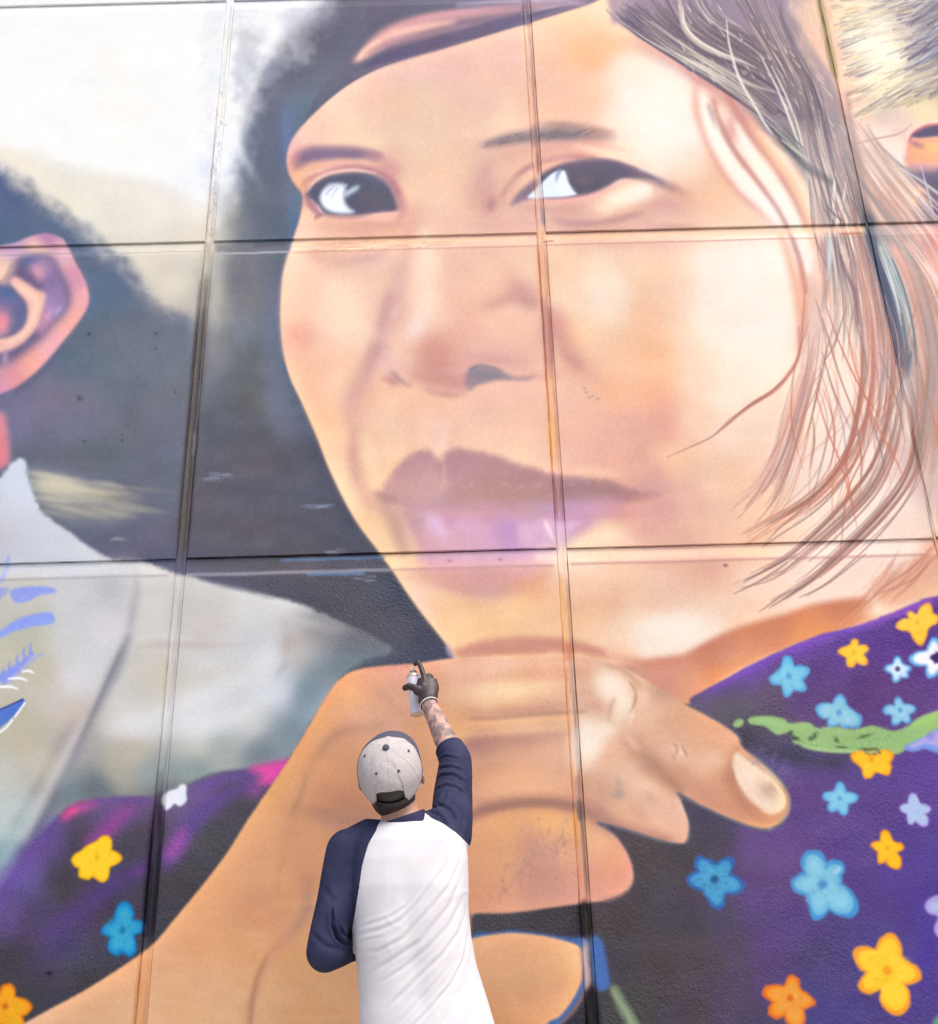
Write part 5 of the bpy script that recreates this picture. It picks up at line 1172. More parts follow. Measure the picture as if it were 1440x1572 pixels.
# dark gap right half + second palm
fpoly([(726, 1406), (800, 1402), (860, 1393), (900, 1388), (930, 1388), (945, 1400), (960, 1500), (980, 1700), (700, 1700), (722, 1430)], [(760, 1418, 88, 82, 88), (860, 1402, 82, 76, 82), (900, 1420, 70, 66, 76), (930, 1540, 70, 66, 74)], 2.5, 20)
poly([(725, 1438), (760, 1432), (790, 1429), (830, 1433), (870, 1439), (905, 1442), (912, 1470), (905, 1500), (885, 1540), (860, 1572), (820, 1640), (700, 1700), (720, 1500)], (84, 116, 178), 2.5)
fpoly([(700, 1450), (727, 1440), (760, 1434), (790, 1432), (830, 1436), (866, 1444), (890, 1454), (896, 1474), (894, 1500), (882, 1530), (860, 1560), (835, 1580), (800, 1680), (700, 1700), (720, 1500)],
      [(760, 1450, 226, 176, 140), (820, 1460, 226, 174, 136), (860, 1480, 230, 178, 136), (800, 1520, 220, 168, 128), (760, 1560, 214, 160, 120), (870, 1530, 226, 172, 132), (885, 1465, 236, 190, 150), (830, 1560, 226, 170, 132)], 1.8, 22)
stroke([(860, 1450), (880, 1480), (876, 1520), (850, 1556)], [4, 10, 10, 4], (240, 190, 146), 5, .5)
stroke([(858, 1575), (885, 1545), (902, 1510)], [3, 5, 2], (200, 160, 150), 2, .7)
poly([(892, 1470), (906, 1446), (909, 1500), (900, 1520), (896, 1500)], (200, 170, 176), 2.5, .8)
# ---- the purple dress with painted flowers -----------------------------------
DR = [(1058, 1076), (1080, 1060), (1110, 1044), (1150, 1022), (1200, 998), (1260, 974), (1310, 962), (1360, 944), (1410, 924), (1440, 915), (1700, 870), (1700, 1850), (930, 1850), (925, 1572), (908, 1500), (905, 1440), (903, 1390), (930, 1388), (960, 1374), (974, 1350), (968, 1318), (948, 1284), (930, 1268), (965, 1278),
      (1010, 1292), (1045, 1297), (1058, 1290), (1059, 1262), (1048, 1228), (1075, 1240), (1120, 1259), (1160, 1274), (1188, 1274), (1207, 1258), (1214, 1235), (1209, 1210), (1192, 1188), (1168, 1166), (1142, 1146), (1134, 1128), (1110, 1110), (1082, 1094)]
begin()
fpoly([(880, 850), (1700, 850), (1700, 1850), (880, 1850)],
      [(1070, 1072, 120, 104, 130), (1110, 1080, 112, 104, 112), (1130, 1100, 104, 98, 106), (1100, 1052, 120, 92, 160), (1160, 1030, 124, 92, 168), (1240, 990, 124, 92, 170), (1180, 1060, 108, 94, 116), (1250, 1040, 108, 84, 146), (1300, 1000, 116, 86, 160), (1370, 1000, 112, 82, 156), (1440, 1040, 108, 82, 156), (1380, 1070, 104, 78, 140),
       (1250, 1080, 104, 82, 130), (1330, 1060, 104, 78, 136), (1170, 1120, 96, 88, 100), (1150, 1130, 80, 76, 84), (1220, 1150, 84, 80, 100), (1280, 1160, 96, 84, 112), (1160, 1160, 108, 96, 146), (1200, 1180, 110, 92, 148), (1280, 1190, 100, 80, 142), (1240, 1210, 104, 80, 140), (1350, 1220, 100, 76, 152), (1430, 1200, 104, 78, 164), (1250, 1260, 104, 80, 142),
       (1200, 1290, 112, 86, 146), (1160, 1300, 110, 86, 134), (1100, 1290, 90, 82, 96), (1060, 1310, 86, 78, 84), (1000, 1320, 90, 82, 84), (1100, 1400, 92, 82, 104), (1160, 1380, 100, 80, 132), (1180, 1450, 98, 78, 128), (1130, 1450, 92, 82, 106), (1060, 1420, 84, 78, 84), (960, 1420, 84, 78, 82), (1000, 1480, 86, 78, 84), (1080, 1480, 90, 82, 92),
       (1060, 1550, 88, 80, 90), (1120, 1530, 90, 80, 104), (1180, 1510, 94, 78, 122), (1230, 1420, 98, 78, 134), (1250, 1460, 88, 76, 112), (1280, 1490, 88, 78, 132), (1300, 1420, 92, 78, 134), (1340, 1440, 88, 76, 144), (1330, 1380, 94, 76, 146), (1390, 1340, 96, 76, 158), (1440, 1380, 92, 74, 162), (1440, 1480, 88, 70, 158), (1300, 1550, 84, 74, 136), (1440, 1572, 92, 78, 150),
       (1150, 1570, 84, 76, 104), (960, 1540, 82, 80, 78), (940, 1480, 84, 78, 86), (1290, 1300, 100, 78, 148), (1600, 1300, 96, 74, 160), (1600, 1600, 92, 72, 156), (1600, 1000, 110, 80, 160)], 0, 22, smooth=False)
stroke([(1070, 1068), (1120, 1042), (1180, 1010), (1250, 982), (1320, 962), (1400, 932), (1460, 910)], [4, 14, 18, 16, 12, 12, 14], (146, 100, 190), 4, .75)
stroke([(1300, 964), (1360, 946), (1430, 922)], [3, 8, 8], (176, 108, 190), 3, .6)
poly([(1120, 1110), (1140, 1125), (1180, 1145), (1240, 1160), (1300, 1168), (1290, 1178), (1220, 1170), (1150, 1150)], (72, 70, 78), 7, .8)
for i in range(240):
    x = r_.uniform(960, 1450); y = r_.uniform(1010, 1600)
    g = r_.normal(0, 8)
    stroke([(x, y), (x + r_.uniform(10, 50), y - r_.uniform(4, 26))], r_.uniform(3, 12), (104 + g, 86 + g, 140 + g) if x > 1150 + (y - 1300) * .2 else (88 + g, 80 + g, 88 + g), 4, .18)
end(DR, 1.8, rough=.5)
stroke([(1150, 1150), (1170, 1170), (1195, 1196), (1212, 1220)], [2, 5, 5, 3], (120, 110, 136), 3, .5)
for i in range(26):
    x = r_.uniform(1150, 1230); y = 1150 + (x - 1140) * .6 + r_.uniform(-20, 20)
    stroke([(x, y), (x + 6, y - 8)], 1.6, (150, 140, 176), .8, .3)
# blue tape shape and the stem
poly([(908, 1442), (918, 1438), (926, 1450), (932, 1480), (936, 1510), (930, 1520), (916, 1518), (910, 1490)], (84, 116, 186), 2.5)
poly([(936, 1516), (948, 1514), (962, 1538), (980, 1568), (995, 1600), (975, 1600), (960, 1572), (944, 1540)], (136, 150, 122), 2.2, .9)
stroke([(940, 1520), (958, 1548), (974, 1578)], [3, 5, 4], (156, 170, 140), 1.5, .8)
stroke([(958, 1560), (962, 1590)], 3, (90, 84, 80), 2, .6)
# green leaf band
poly([(1126, 1110), (1132, 1104), (1141, 1105), (1140, 1113), (1132, 1117), (1126, 1115)], (158, 186, 132), 1.4)
GL = [(1148, 1104), (1158, 1100), (1180, 1099), (1204, 1104), (1212, 1110), (1240, 1109), (1256, 1118), (1280, 1114), (1310, 1120), (1340, 1114), (1370, 1122), (1392, 1116), (1410, 1102), (1430, 1094), (1470, 1086), (1470, 1118), (1440, 1124), (1420, 1134), (1396, 1146), (1376, 1158), (1330, 1156), (1290, 1156), (1250, 1152), (1228, 1144), (1214, 1138), (1228, 1134), (1215, 1130), (1216, 1124), (1195, 1128), (1186, 1124), (1176, 1116), (1162, 1113), (1152, 1112)]
poly(GL, (156, 190, 130), 1.2, rough=.5)
stroke([(1210, 1118), (1260, 1130), (1330, 1134), (1390, 1134), (1430, 1110)], [4, 16, 20, 14, 6], (150, 184, 128), 5, .7)
stroke([(1230, 1146), (1290, 1153), (1360, 1152)], [1.5, 3, 2], (186, 210, 160), 1.2, .8)
stroke([(1160, 1106), (1185, 1108), (1205, 1118)], [3, 5, 3], (170, 202, 146), 2, .7)
stroke([(1400, 1116), (1440, 1098)], [4, 9], (170, 214, 128), 3, .6)
for (x, y, rx, ry, an) in [(1220, 1132, 9, 3, 30), (1250, 1130, 7, 4, -50), (1284, 1136, 5, 3, 50), (1328, 1130, 10, 2.6, -15), (1292, 1147, 9, 1.8, 5), (1330, 1150, 10, 2.2, 0), (1214, 1124, 4, 3, 0), (1244, 1134, 3, 3, 0)]:
    blob(x, y, rx, ry, (70, 88, 70), .8, an)
for i in range(120):
    x = r_.uniform(1220, 1400); y = r_.uniform(1116, 1152)
    blob(x, y, 1.2, 1.2, (110, 150, 100) if i % 2 else (190, 220, 170), .5)
# flowers on the dress
YR, YF, YM = (242, 172, 84), (248, 198, 92), (236, 168, 76)
BR, BF, BM, BI = (104, 166, 218), (140, 194, 220), (98, 154, 206), (156, 204, 224)
flower(1408, 955, [(1429, 928), (1442, 948), (1414, 990), (1376, 962), (1394, 940)], YR, YF, YM, 4)
flower(1311, 1001, [(1313, 980), (1334, 994), (1330, 1020), (1304, 1025), (1286, 1000)], YR, YF, YM, 4, vall=.5)
flower(1211, 1038, [(1207, 1006), (1243, 1028), (1236, 1060), (1208, 1070), (1180, 1044)], BR, (126, 186, 218), BM, 5, vall=.48, inner=(140, 198, 220))
flower(1378, 1027, [(1378, 1007), (1399, 1026), (1394, 1040), (1374, 1048), (1357, 1026)], (110, 170, 226), (196, 214, 240), (70, 60, 110), 4, vall=.5, inner=(226, 232, 246))
flower(1436, 1009, [(1432, 978), (1466, 1000), (1460, 1040), (1428, 1042), (1396, 1012)], (116, 176, 230), (226, 226, 242), (70, 58, 120), 6, vall=.5, inner=(236, 232, 246))
flower(1441, 1010, [(1438, 1000), (1456, 1006), (1450, 1020), (1434, 1018), (1428, 1009)], (84, 68, 130), (84, 68, 130), None, 1)
flower(1288, 1094, [(1290, 1066), (1252, 1088), (1272, 1116), (1322, 1112), (1300, 1118)], BR, BF, BM, 5, vall=.55, pw=.62, inner=BI)
flower(1382, 1090, [(1378, 1070), (1407, 1088), (1396, 1110), (1372, 1114), (1355, 1090)], BR, (150, 196, 226), BM, 4, vall=.48, inner=(160, 210, 226))
poly([(1388, 1146), (1410, 1134), (1425, 1128), (1440, 1118), (1480, 1114), (1480, 1160), (1440, 1156), (1420, 1150), (1404, 1154), (1392, 1152)], (128, 156, 226), 1.4)
poly([(1394, 1146), (1416, 1134), (1440, 1122), (1480, 1120), (1480, 1148), (1440, 1146), (1420, 1142), (1404, 1148)], (180, 170, 226), 1.6)
blob(1428, 1130, 7, 6, (130, 136, 216), .8); stroke([(1400, 1110), (1430, 1108), (1420, 1124), (1392, 1142)], [6, 10, 6, 3], (162, 206, 124), 3, .5)
flower(1338, 1166, [(1306, 1160), (1330, 1196), (1368, 1186), (1372, 1160), (1338, 1156)], (250, 162, 50), (252, 196, 62), (236, 150, 40), 4, vall=.6, pw=.6)
stroke([(1326, 1153), (1345, 1150), (1352, 1158)], [2, 4, 2], (96, 90, 70), 1.4, .8)
flower(1289, 1226, [(1290, 1200), (1318, 1224), (1298, 1252), (1272, 1246), (1262, 1220)], BR, (126, 190, 222), BM, 4, vall=.46, inner=(146, 204, 224))
flower(1405, 1243, [(1400, 1217), (1429, 1242), (1422, 1268), (1396, 1266), (1381, 1240)], (186, 166, 226), (176, 196, 230), (190, 190, 230), 3, vall=.46)
flower(1362, 1302, [(1358, 1274), (1388, 1300), (1380, 1334), (1350, 1326), (1337, 1296)], (250, 160, 48), (252, 192, 58), (244, 160, 50), 4, vall=.5)
flower(1097, 1350, [(1070, 1316), (1124, 1318), (1142, 1364), (1102, 1396), (1053, 1352)], (66, 110, 184), (84, 156, 204), (50, 84, 130), 7, vall=.5, pw=.58, inner=(88, 166, 206))
for i in range(50):
    x, y = r_.normal(1092, 18), r_.normal(1348, 14)
    blob(x, y, 1.8, 1.4, (60, 100, 130), .35)
flower(1263, 1358, [(1240, 1305), (1292, 1322), (1312, 1404), (1254, 1412), (1212, 1356)], (82, 150, 212), (126, 188, 218), (84, 140, 206), 8, vall=.5, pw=.6, inner=(146, 206, 230))
stroke([(1280, 1340), (1292, 1332)], [4, 6], (196, 216, 240), 2, .8)
flower(1362, 1490, [(1366, 1432), (1312, 1460), (1320, 1520), (1382, 1558), (1414, 1498)], (244, 160, 66), (248, 200, 66), (242, 152, 52), 8, vall=.52, pw=.62, inner=(250, 206, 70))
flower(1213, 1532, [(1218, 1496), (1252, 1540), (1226, 1580), (1182, 1560), (1172, 1520)], (226, 116, 60), (236, 150, 60), (216, 100, 50), 6, vall=.52, pw=.6, inner=(232, 164, 84))
poly([(1470, 1376), (1440, 1374), (1424, 1382), (1420, 1392), (1426, 1402), (1440, 1408), (1434, 1424), (1440, 1438), (1470, 1450)], (178, 160, 222), 1.6)
blob(1438, 1392, 12, 8, (176, 206, 236), .8)
poly([(1432, 1572), (1440, 1560), (1470, 1556), (1470, 1600), (1430, 1600)], (110, 160, 130), 2)
# extra blossoms beyond the sketch's edge
flower(1520, 1300, [(1500, 1262), (1550, 1280), (1560, 1330), (1510, 1340), (1480, 1306)], BR, BF, BM, 6, inner=BI)
flower(1560, 1480, [(1545, 1440), (1596, 1470), (1580, 1520), (1540, 1520), (1520, 1480)], YR, YF, YM, 6)

# ---- paint that ran into the joints, plus groove shade painted as dark edge lines -----------------------------------------------
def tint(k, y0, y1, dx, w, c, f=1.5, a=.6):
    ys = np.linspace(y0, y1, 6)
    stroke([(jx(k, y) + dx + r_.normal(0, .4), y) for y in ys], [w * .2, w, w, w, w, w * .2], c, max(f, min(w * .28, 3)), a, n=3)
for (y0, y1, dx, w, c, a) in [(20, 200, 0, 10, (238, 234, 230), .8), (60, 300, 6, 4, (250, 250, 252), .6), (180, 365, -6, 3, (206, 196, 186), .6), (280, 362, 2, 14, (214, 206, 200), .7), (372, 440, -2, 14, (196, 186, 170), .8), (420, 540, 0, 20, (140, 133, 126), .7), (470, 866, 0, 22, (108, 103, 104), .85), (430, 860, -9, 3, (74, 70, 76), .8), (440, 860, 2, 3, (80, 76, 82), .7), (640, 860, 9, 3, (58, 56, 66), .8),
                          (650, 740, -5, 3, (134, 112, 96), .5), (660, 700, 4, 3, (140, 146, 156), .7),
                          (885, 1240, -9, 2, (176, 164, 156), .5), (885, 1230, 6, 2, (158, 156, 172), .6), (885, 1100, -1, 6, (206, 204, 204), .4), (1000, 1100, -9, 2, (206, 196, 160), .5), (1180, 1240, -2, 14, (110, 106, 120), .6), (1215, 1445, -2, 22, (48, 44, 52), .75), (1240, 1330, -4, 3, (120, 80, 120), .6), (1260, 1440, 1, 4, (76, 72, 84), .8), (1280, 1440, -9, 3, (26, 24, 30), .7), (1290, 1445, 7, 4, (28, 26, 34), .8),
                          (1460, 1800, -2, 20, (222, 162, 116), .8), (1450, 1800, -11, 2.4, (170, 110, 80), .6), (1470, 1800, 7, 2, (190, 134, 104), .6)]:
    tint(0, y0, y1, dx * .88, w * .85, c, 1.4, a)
for i in range(60):
    y = r_.uniform(140, 380); blob(jx(0, y) + r_.normal(0, 3), y, r_.uniform(.8, 1.6), r_.uniform(.8, 3), (176, 168, 162), .4)
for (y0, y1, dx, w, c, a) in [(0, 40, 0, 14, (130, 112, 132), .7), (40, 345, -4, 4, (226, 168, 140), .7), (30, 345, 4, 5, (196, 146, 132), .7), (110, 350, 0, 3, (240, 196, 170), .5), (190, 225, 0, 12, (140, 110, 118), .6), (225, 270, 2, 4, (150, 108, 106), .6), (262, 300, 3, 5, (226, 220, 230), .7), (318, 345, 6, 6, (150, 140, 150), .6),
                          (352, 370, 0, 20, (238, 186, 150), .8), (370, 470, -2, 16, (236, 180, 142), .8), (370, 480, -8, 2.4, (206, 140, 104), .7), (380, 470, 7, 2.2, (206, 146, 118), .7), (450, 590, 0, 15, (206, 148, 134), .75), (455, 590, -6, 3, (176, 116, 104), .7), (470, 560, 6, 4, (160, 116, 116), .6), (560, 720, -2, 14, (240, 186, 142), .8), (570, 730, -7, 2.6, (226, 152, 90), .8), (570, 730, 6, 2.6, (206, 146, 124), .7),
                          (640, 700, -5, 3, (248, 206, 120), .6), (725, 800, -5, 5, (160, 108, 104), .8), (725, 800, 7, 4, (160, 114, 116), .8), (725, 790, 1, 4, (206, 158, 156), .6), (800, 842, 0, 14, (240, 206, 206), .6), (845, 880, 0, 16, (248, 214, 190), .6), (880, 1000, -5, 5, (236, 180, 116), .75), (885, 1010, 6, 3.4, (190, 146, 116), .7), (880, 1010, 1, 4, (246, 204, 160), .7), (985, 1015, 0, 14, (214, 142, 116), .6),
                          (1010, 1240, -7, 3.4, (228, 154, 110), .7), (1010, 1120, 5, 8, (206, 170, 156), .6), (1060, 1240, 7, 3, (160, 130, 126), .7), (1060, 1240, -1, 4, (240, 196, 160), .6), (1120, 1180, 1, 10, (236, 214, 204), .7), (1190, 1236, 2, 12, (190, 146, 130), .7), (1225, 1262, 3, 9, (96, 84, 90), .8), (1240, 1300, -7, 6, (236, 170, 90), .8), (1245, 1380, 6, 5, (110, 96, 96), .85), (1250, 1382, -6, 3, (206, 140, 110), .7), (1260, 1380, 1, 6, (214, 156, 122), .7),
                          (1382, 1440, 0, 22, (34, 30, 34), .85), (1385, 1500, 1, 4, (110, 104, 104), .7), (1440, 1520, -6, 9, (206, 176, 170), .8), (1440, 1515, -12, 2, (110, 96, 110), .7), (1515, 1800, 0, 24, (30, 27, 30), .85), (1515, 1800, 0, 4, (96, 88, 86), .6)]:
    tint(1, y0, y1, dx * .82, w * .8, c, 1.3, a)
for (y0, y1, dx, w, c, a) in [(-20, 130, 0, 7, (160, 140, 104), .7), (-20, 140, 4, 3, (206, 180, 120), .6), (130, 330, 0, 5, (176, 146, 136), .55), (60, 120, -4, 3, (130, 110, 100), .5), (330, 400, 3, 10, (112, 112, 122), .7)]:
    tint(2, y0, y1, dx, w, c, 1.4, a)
# horizontal joints: sprayed ledges
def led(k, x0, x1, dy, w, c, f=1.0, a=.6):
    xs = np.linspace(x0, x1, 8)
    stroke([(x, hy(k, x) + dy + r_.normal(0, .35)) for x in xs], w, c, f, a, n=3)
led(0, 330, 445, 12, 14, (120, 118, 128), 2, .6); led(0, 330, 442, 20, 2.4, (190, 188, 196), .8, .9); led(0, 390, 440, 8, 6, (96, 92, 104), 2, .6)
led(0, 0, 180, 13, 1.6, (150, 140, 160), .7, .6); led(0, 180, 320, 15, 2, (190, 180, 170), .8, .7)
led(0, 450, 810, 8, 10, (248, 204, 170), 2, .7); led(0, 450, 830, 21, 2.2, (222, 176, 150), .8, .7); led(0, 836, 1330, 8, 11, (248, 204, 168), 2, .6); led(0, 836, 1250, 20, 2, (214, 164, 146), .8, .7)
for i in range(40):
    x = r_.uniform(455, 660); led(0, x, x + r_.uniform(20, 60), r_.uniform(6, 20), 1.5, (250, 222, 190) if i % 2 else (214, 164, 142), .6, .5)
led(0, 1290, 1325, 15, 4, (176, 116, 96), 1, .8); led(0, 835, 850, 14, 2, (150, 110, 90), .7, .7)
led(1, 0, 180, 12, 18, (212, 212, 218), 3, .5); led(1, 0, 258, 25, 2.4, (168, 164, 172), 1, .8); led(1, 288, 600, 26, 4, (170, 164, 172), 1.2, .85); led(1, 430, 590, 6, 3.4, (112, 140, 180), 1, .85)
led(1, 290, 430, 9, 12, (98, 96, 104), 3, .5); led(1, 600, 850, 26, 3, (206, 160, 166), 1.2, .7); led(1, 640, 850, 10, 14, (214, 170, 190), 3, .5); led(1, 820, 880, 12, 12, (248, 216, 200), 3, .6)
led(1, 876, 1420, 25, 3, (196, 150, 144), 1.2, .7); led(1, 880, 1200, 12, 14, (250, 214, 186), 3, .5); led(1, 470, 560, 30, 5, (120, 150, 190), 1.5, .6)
# overspray dust and general hand-painted unevenness
blot = (value_noise(CH, CW, 130, 90, 31) - .5) * 5 + (value_noise(CH, CW, 34, 26, 32) - .5) * 5 + (value_noise(CH, CW, 3, 3, 33) - .5) * 5 + (value_noise(CH, CW, 60, 8, 34) - .5) * 1.5
CAN += blot[..., None] * np.array([1, 1, 1.1], np.float32)
warm = (value_noise(CH, CW, 70, 50, 35) - .5) * 5
CAN[..., 0] += warm; CAN[..., 2] -= warm
# darker last coats over the blacks, and firmer modelling everywhere
low = blur(CAN[::2, ::2], 11)
low = np.repeat(np.repeat(low, 2, 0), 2, 1)[:CH, :CW]
up_ = np.clip((1150 - (np.arange(CH) - MARG)) / 130, .25, 1)[:, None, None].astype(np.float32)
CAN += .13 * (CAN - low) * up_
low = blur(CAN[::4, ::4], 14)
low = np.repeat(np.repeat(low, 4, 0), 4, 1)[:CH, :CW]
wide = .10 * (CAN - blur(low, 3)) * up_
CAN += np.clip(wide, -9, 4)
lum = CAN.mean(-1, keepdims=True)
CAN -= np.clip((165 - lum) / 60, 0, 1) * np.array([2, 3, 4], np.float32) * np.clip(lum / 90, .2, 1) * np.clip((1120 - (np.arange(CH) - MARG)) / 130, -.3, 1)[:, None, None].astype(np.float32)
CAN += (rng.random((CH, CW, 1)).astype(np.float32) - .5) * 5
skin = np.clip((CAN[..., 0] - CAN[..., 2] - 24) / 30, 0, 1) * np.clip((CAN[..., 0] - 175) / 25, 0, 1) * np.clip((CAN[..., 2] - 95) / 20, 0, 1)
skin = skin[..., None]
low = blur(CAN[::2, ::2], 9); low = np.repeat(np.repeat(low, 2, 0), 2, 1)[:CH, :CW]
CAN += (CAN - low) * skin * np.where((np.arange(CH) - MARG > 1005)[:, None, None], .24, .14).astype(np.float32)
mid = np.clip((232 - CAN.mean(-1, keepdims=True)) / 40, 0, 1)
CAN -= skin * mid * np.array([1.5, 4.5, 2.5], np.float32) * np.where((np.arange(CH) - MARG > 1000)[:, None, None], .3, 1).astype(np.float32)      # warm tan glaze in the half-tones
CAN[..., 2] -= 9 * np.clip((CAN[..., 2] - CAN[..., 1] - 50) / 25, 0, 1) * np.clip((130 - CAN[..., 0]) / 25, 0, 1)
wh = np.clip((CAN.min(-1) - 236) / 8, 0, 1)[..., None]
CAN += (np.array([252, 251, 249], np.float32) - CAN) * wh * .6
HEAD_ROLL = -5
LIGHT = np.array([1.235,1.17,1.163], np.float32); SHEEN = 0.028
# --- the wall: precast panels with recessed joints -----------------------------------
WY = 3.65
# where a point of the cartoon falls: wall (x, z) -> sketch units
RT = np.array(CAM_R)
def wall_to_sketch(x, z):
    d = np.stack([x, np.full_like(x, WY), z - CAM_Z], -1) @ RT
    return 720 + 1500 * d[..., 0] / -d[..., 2], 786 - 1500 * d[..., 1] / -d[..., 2]
JX = [-1.1362 + 1.4905 * k for k in range(-5, 8)]
JX[5], JX[6], JX[7] = -1.1362, 0.3698, 1.8496
JZ = [0.02, 2.641, 4.162, 5.648, 7.15]

TX0, TX1, TZ0, TZ1, PPM = -3.2, 3.9, 0.2, 6.9, 400
tw, th = int((TX1 - TX0) * PPM), int((TZ1 - TZ0) * PPM)
gx = TX0 + (np.arange(tw) + .5) / PPM
gz = TZ0 + (np.arange(th) + .5) / PPM
X, Z = np.meshgrid(gx, gz)
SX, SY = wall_to_sketch(X, Z)
cx = np.clip(SX + MARG - .5, 0, CW - 1.001); cy = np.clip(SY + MARG - .5, 0, CH - 1.001)
out = np.maximum(np.abs(cx - (SX + MARG - .5)), np.abs(cy - (SY + MARG - .5)))
xi, yi = cx.astype(np.int32), cy.astype(np.int32)
fx, fy = (cx - xi)[..., None].astype(np.float32), (cy - yi)[..., None].astype(np.float32)
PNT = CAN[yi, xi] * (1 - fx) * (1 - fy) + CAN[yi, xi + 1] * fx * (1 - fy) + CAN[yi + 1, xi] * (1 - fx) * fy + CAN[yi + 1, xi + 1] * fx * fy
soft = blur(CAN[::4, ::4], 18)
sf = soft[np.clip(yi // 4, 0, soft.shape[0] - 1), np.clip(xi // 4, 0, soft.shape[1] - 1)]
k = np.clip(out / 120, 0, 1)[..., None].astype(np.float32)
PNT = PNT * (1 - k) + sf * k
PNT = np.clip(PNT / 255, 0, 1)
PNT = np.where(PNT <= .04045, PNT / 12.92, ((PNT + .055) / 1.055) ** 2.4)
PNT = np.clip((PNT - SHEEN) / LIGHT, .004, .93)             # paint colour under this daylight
img = bpy.data.images.new('mural_paint', tw, th, float_buffer=True)
img.colorspace_settings.name = 'Non-Color'
buf = np.ones((th, tw, 4), np.float32); buf[..., :3] = PNT
img.pixels.foreach_set(buf.ravel()); img.update(); img.pack()
del buf, PNT, X, Z, SX, SY, cx, cy, fx, fy, sf

def mural_material(name, bump, dist, sc_=110):
    m, n, b = nodes(name, (.5, .5, .5), .6, 0, .26)
    g = n.nodes.new('ShaderNodeNewGeometry')
    sep = n.nodes.new('ShaderNodeSeparateXYZ'); n.links.new(g.outputs['Position'], sep.inputs[0])
    def lin_(sock, a, o):
        q = n.nodes.new('ShaderNodeMath'); q.operation = 'MULTIPLY_ADD'; n.links.new(sock, q.inputs[0]); q.inputs[1].default_value = a; q.inputs[2].default_value = o; return q.outputs[0]
    cmb = n.nodes.new('ShaderNodeCombineXYZ')
    n.links.new(lin_(sep.outputs['X'], 1 / (TX1 - TX0), -TX0 / (TX1 - TX0)), cmb.inputs[0])
    n.links.new(lin_(sep.outputs['Z'], 1 / (TZ1 - TZ0), -TZ0 / (TZ1 - TZ0)), cmb.inputs[1])
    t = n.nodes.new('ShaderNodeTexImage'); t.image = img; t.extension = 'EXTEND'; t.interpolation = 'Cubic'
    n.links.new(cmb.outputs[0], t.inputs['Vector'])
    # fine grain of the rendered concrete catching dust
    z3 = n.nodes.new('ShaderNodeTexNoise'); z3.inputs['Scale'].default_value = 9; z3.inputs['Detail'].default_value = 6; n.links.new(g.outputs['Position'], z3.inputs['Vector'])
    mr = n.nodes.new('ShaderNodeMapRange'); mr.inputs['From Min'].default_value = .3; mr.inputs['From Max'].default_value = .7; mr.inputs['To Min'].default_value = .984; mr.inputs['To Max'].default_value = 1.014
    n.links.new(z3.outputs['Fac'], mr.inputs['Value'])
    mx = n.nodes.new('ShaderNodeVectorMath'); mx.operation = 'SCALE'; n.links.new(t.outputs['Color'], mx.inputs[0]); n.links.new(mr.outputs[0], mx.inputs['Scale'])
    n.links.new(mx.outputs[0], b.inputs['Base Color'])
    z1 = n.nodes.new('ShaderNodeTexNoise'); z1.inputs['Scale'].default_value = sc_; z1.inputs['Detail'].default_value = 2.5; z1.inputs['Roughness'].default_value = .6; n.links.new(g.outputs['Position'], z1.inputs['Vector'])
    z2 = n.nodes.new('ShaderNodeTexNoise'); z2.inputs['Scale'].default_value = 7; z2.inputs['Detail'].default_value = 2; n.links.new(g.outputs['Position'], z2.inputs['Vector'])
    ad = n.nodes.new('ShaderNodeMath'); ad.operation = 'MULTIPLY_ADD'; n.links.new(z2.outputs['Fac'], ad.inputs[0]); ad.inputs[1].default_value = 1.2; n.links.new(z1.outputs['Fac'], ad.inputs[2])
    bp = n.nodes.new('ShaderNodeBump'); bp.inputs['Strength'].default_value = bump; bp.inputs['Distance'].default_value = dist
    # thin dark coats leave the render's grain open, thick pale coats fill it
    bw = n.nodes.new('ShaderNodeRGBToBW'); n.links.new(t.outputs['Color'], bw.inputs[0])
    m2 = n.nodes.new('ShaderNodeMapRange'); m2.inputs['From Min'].default_value = .03; m2.inputs['From Max'].default_value = .22; m2.inputs['To Min'].default_value = bump; m2.inputs['To Max'].default_value = bump * .2
    n.links.new(bw.outputs[0], m2.inputs['Value']); n.links.new(m2.outputs[0], bp.inputs['Strength'])
    # the grain comes and goes in patches
    z4 = n.nodes.new('ShaderNodeTexNoise'); z4.inputs['Scale'].default_value = 3.2; z4.inputs['Detail'].default_value = 3; n.links.new(g.outputs['Position'], z4.inputs['Vector'])
    m4 = n.nodes.new('ShaderNodeMapRange'); m4.inputs['From Min'].default_value = .35; m4.inputs['From Max'].default_value = .65; m4.inputs['To Min'].default_value = .45; m4.inputs['To Max'].default_value = 1.15; n.links.new(z4.outputs['Fac'], m4.inputs['Value'])
    m5 = n.nodes.new('ShaderNodeMath'); m5.operation = 'MULTIPLY'; n.links.new(m2.outputs[0], m5.inputs[0]); n.links.new(m4.outputs[0], m5.inputs[1]); n.links.new(m5.outputs[0], bp.inputs['Strength'])
    n.links.new(ad.outputs[0], bp.inputs['Height']); n.links.new(bp.outputs['Normal'], b.inputs['Normal'])
    return m
M_MURAL = mural_material('painted_concrete', .3, .003)
M_ROUGH = mural_material('painted_rough_concrete', 1.0, .0052)
M_SEAL = mural_material('painted_joint_sealant', .7, .004)
M_DARK = noise_mat('dark_concrete', (.03, .028, .028), (.06, .055, .05), 12, .9)

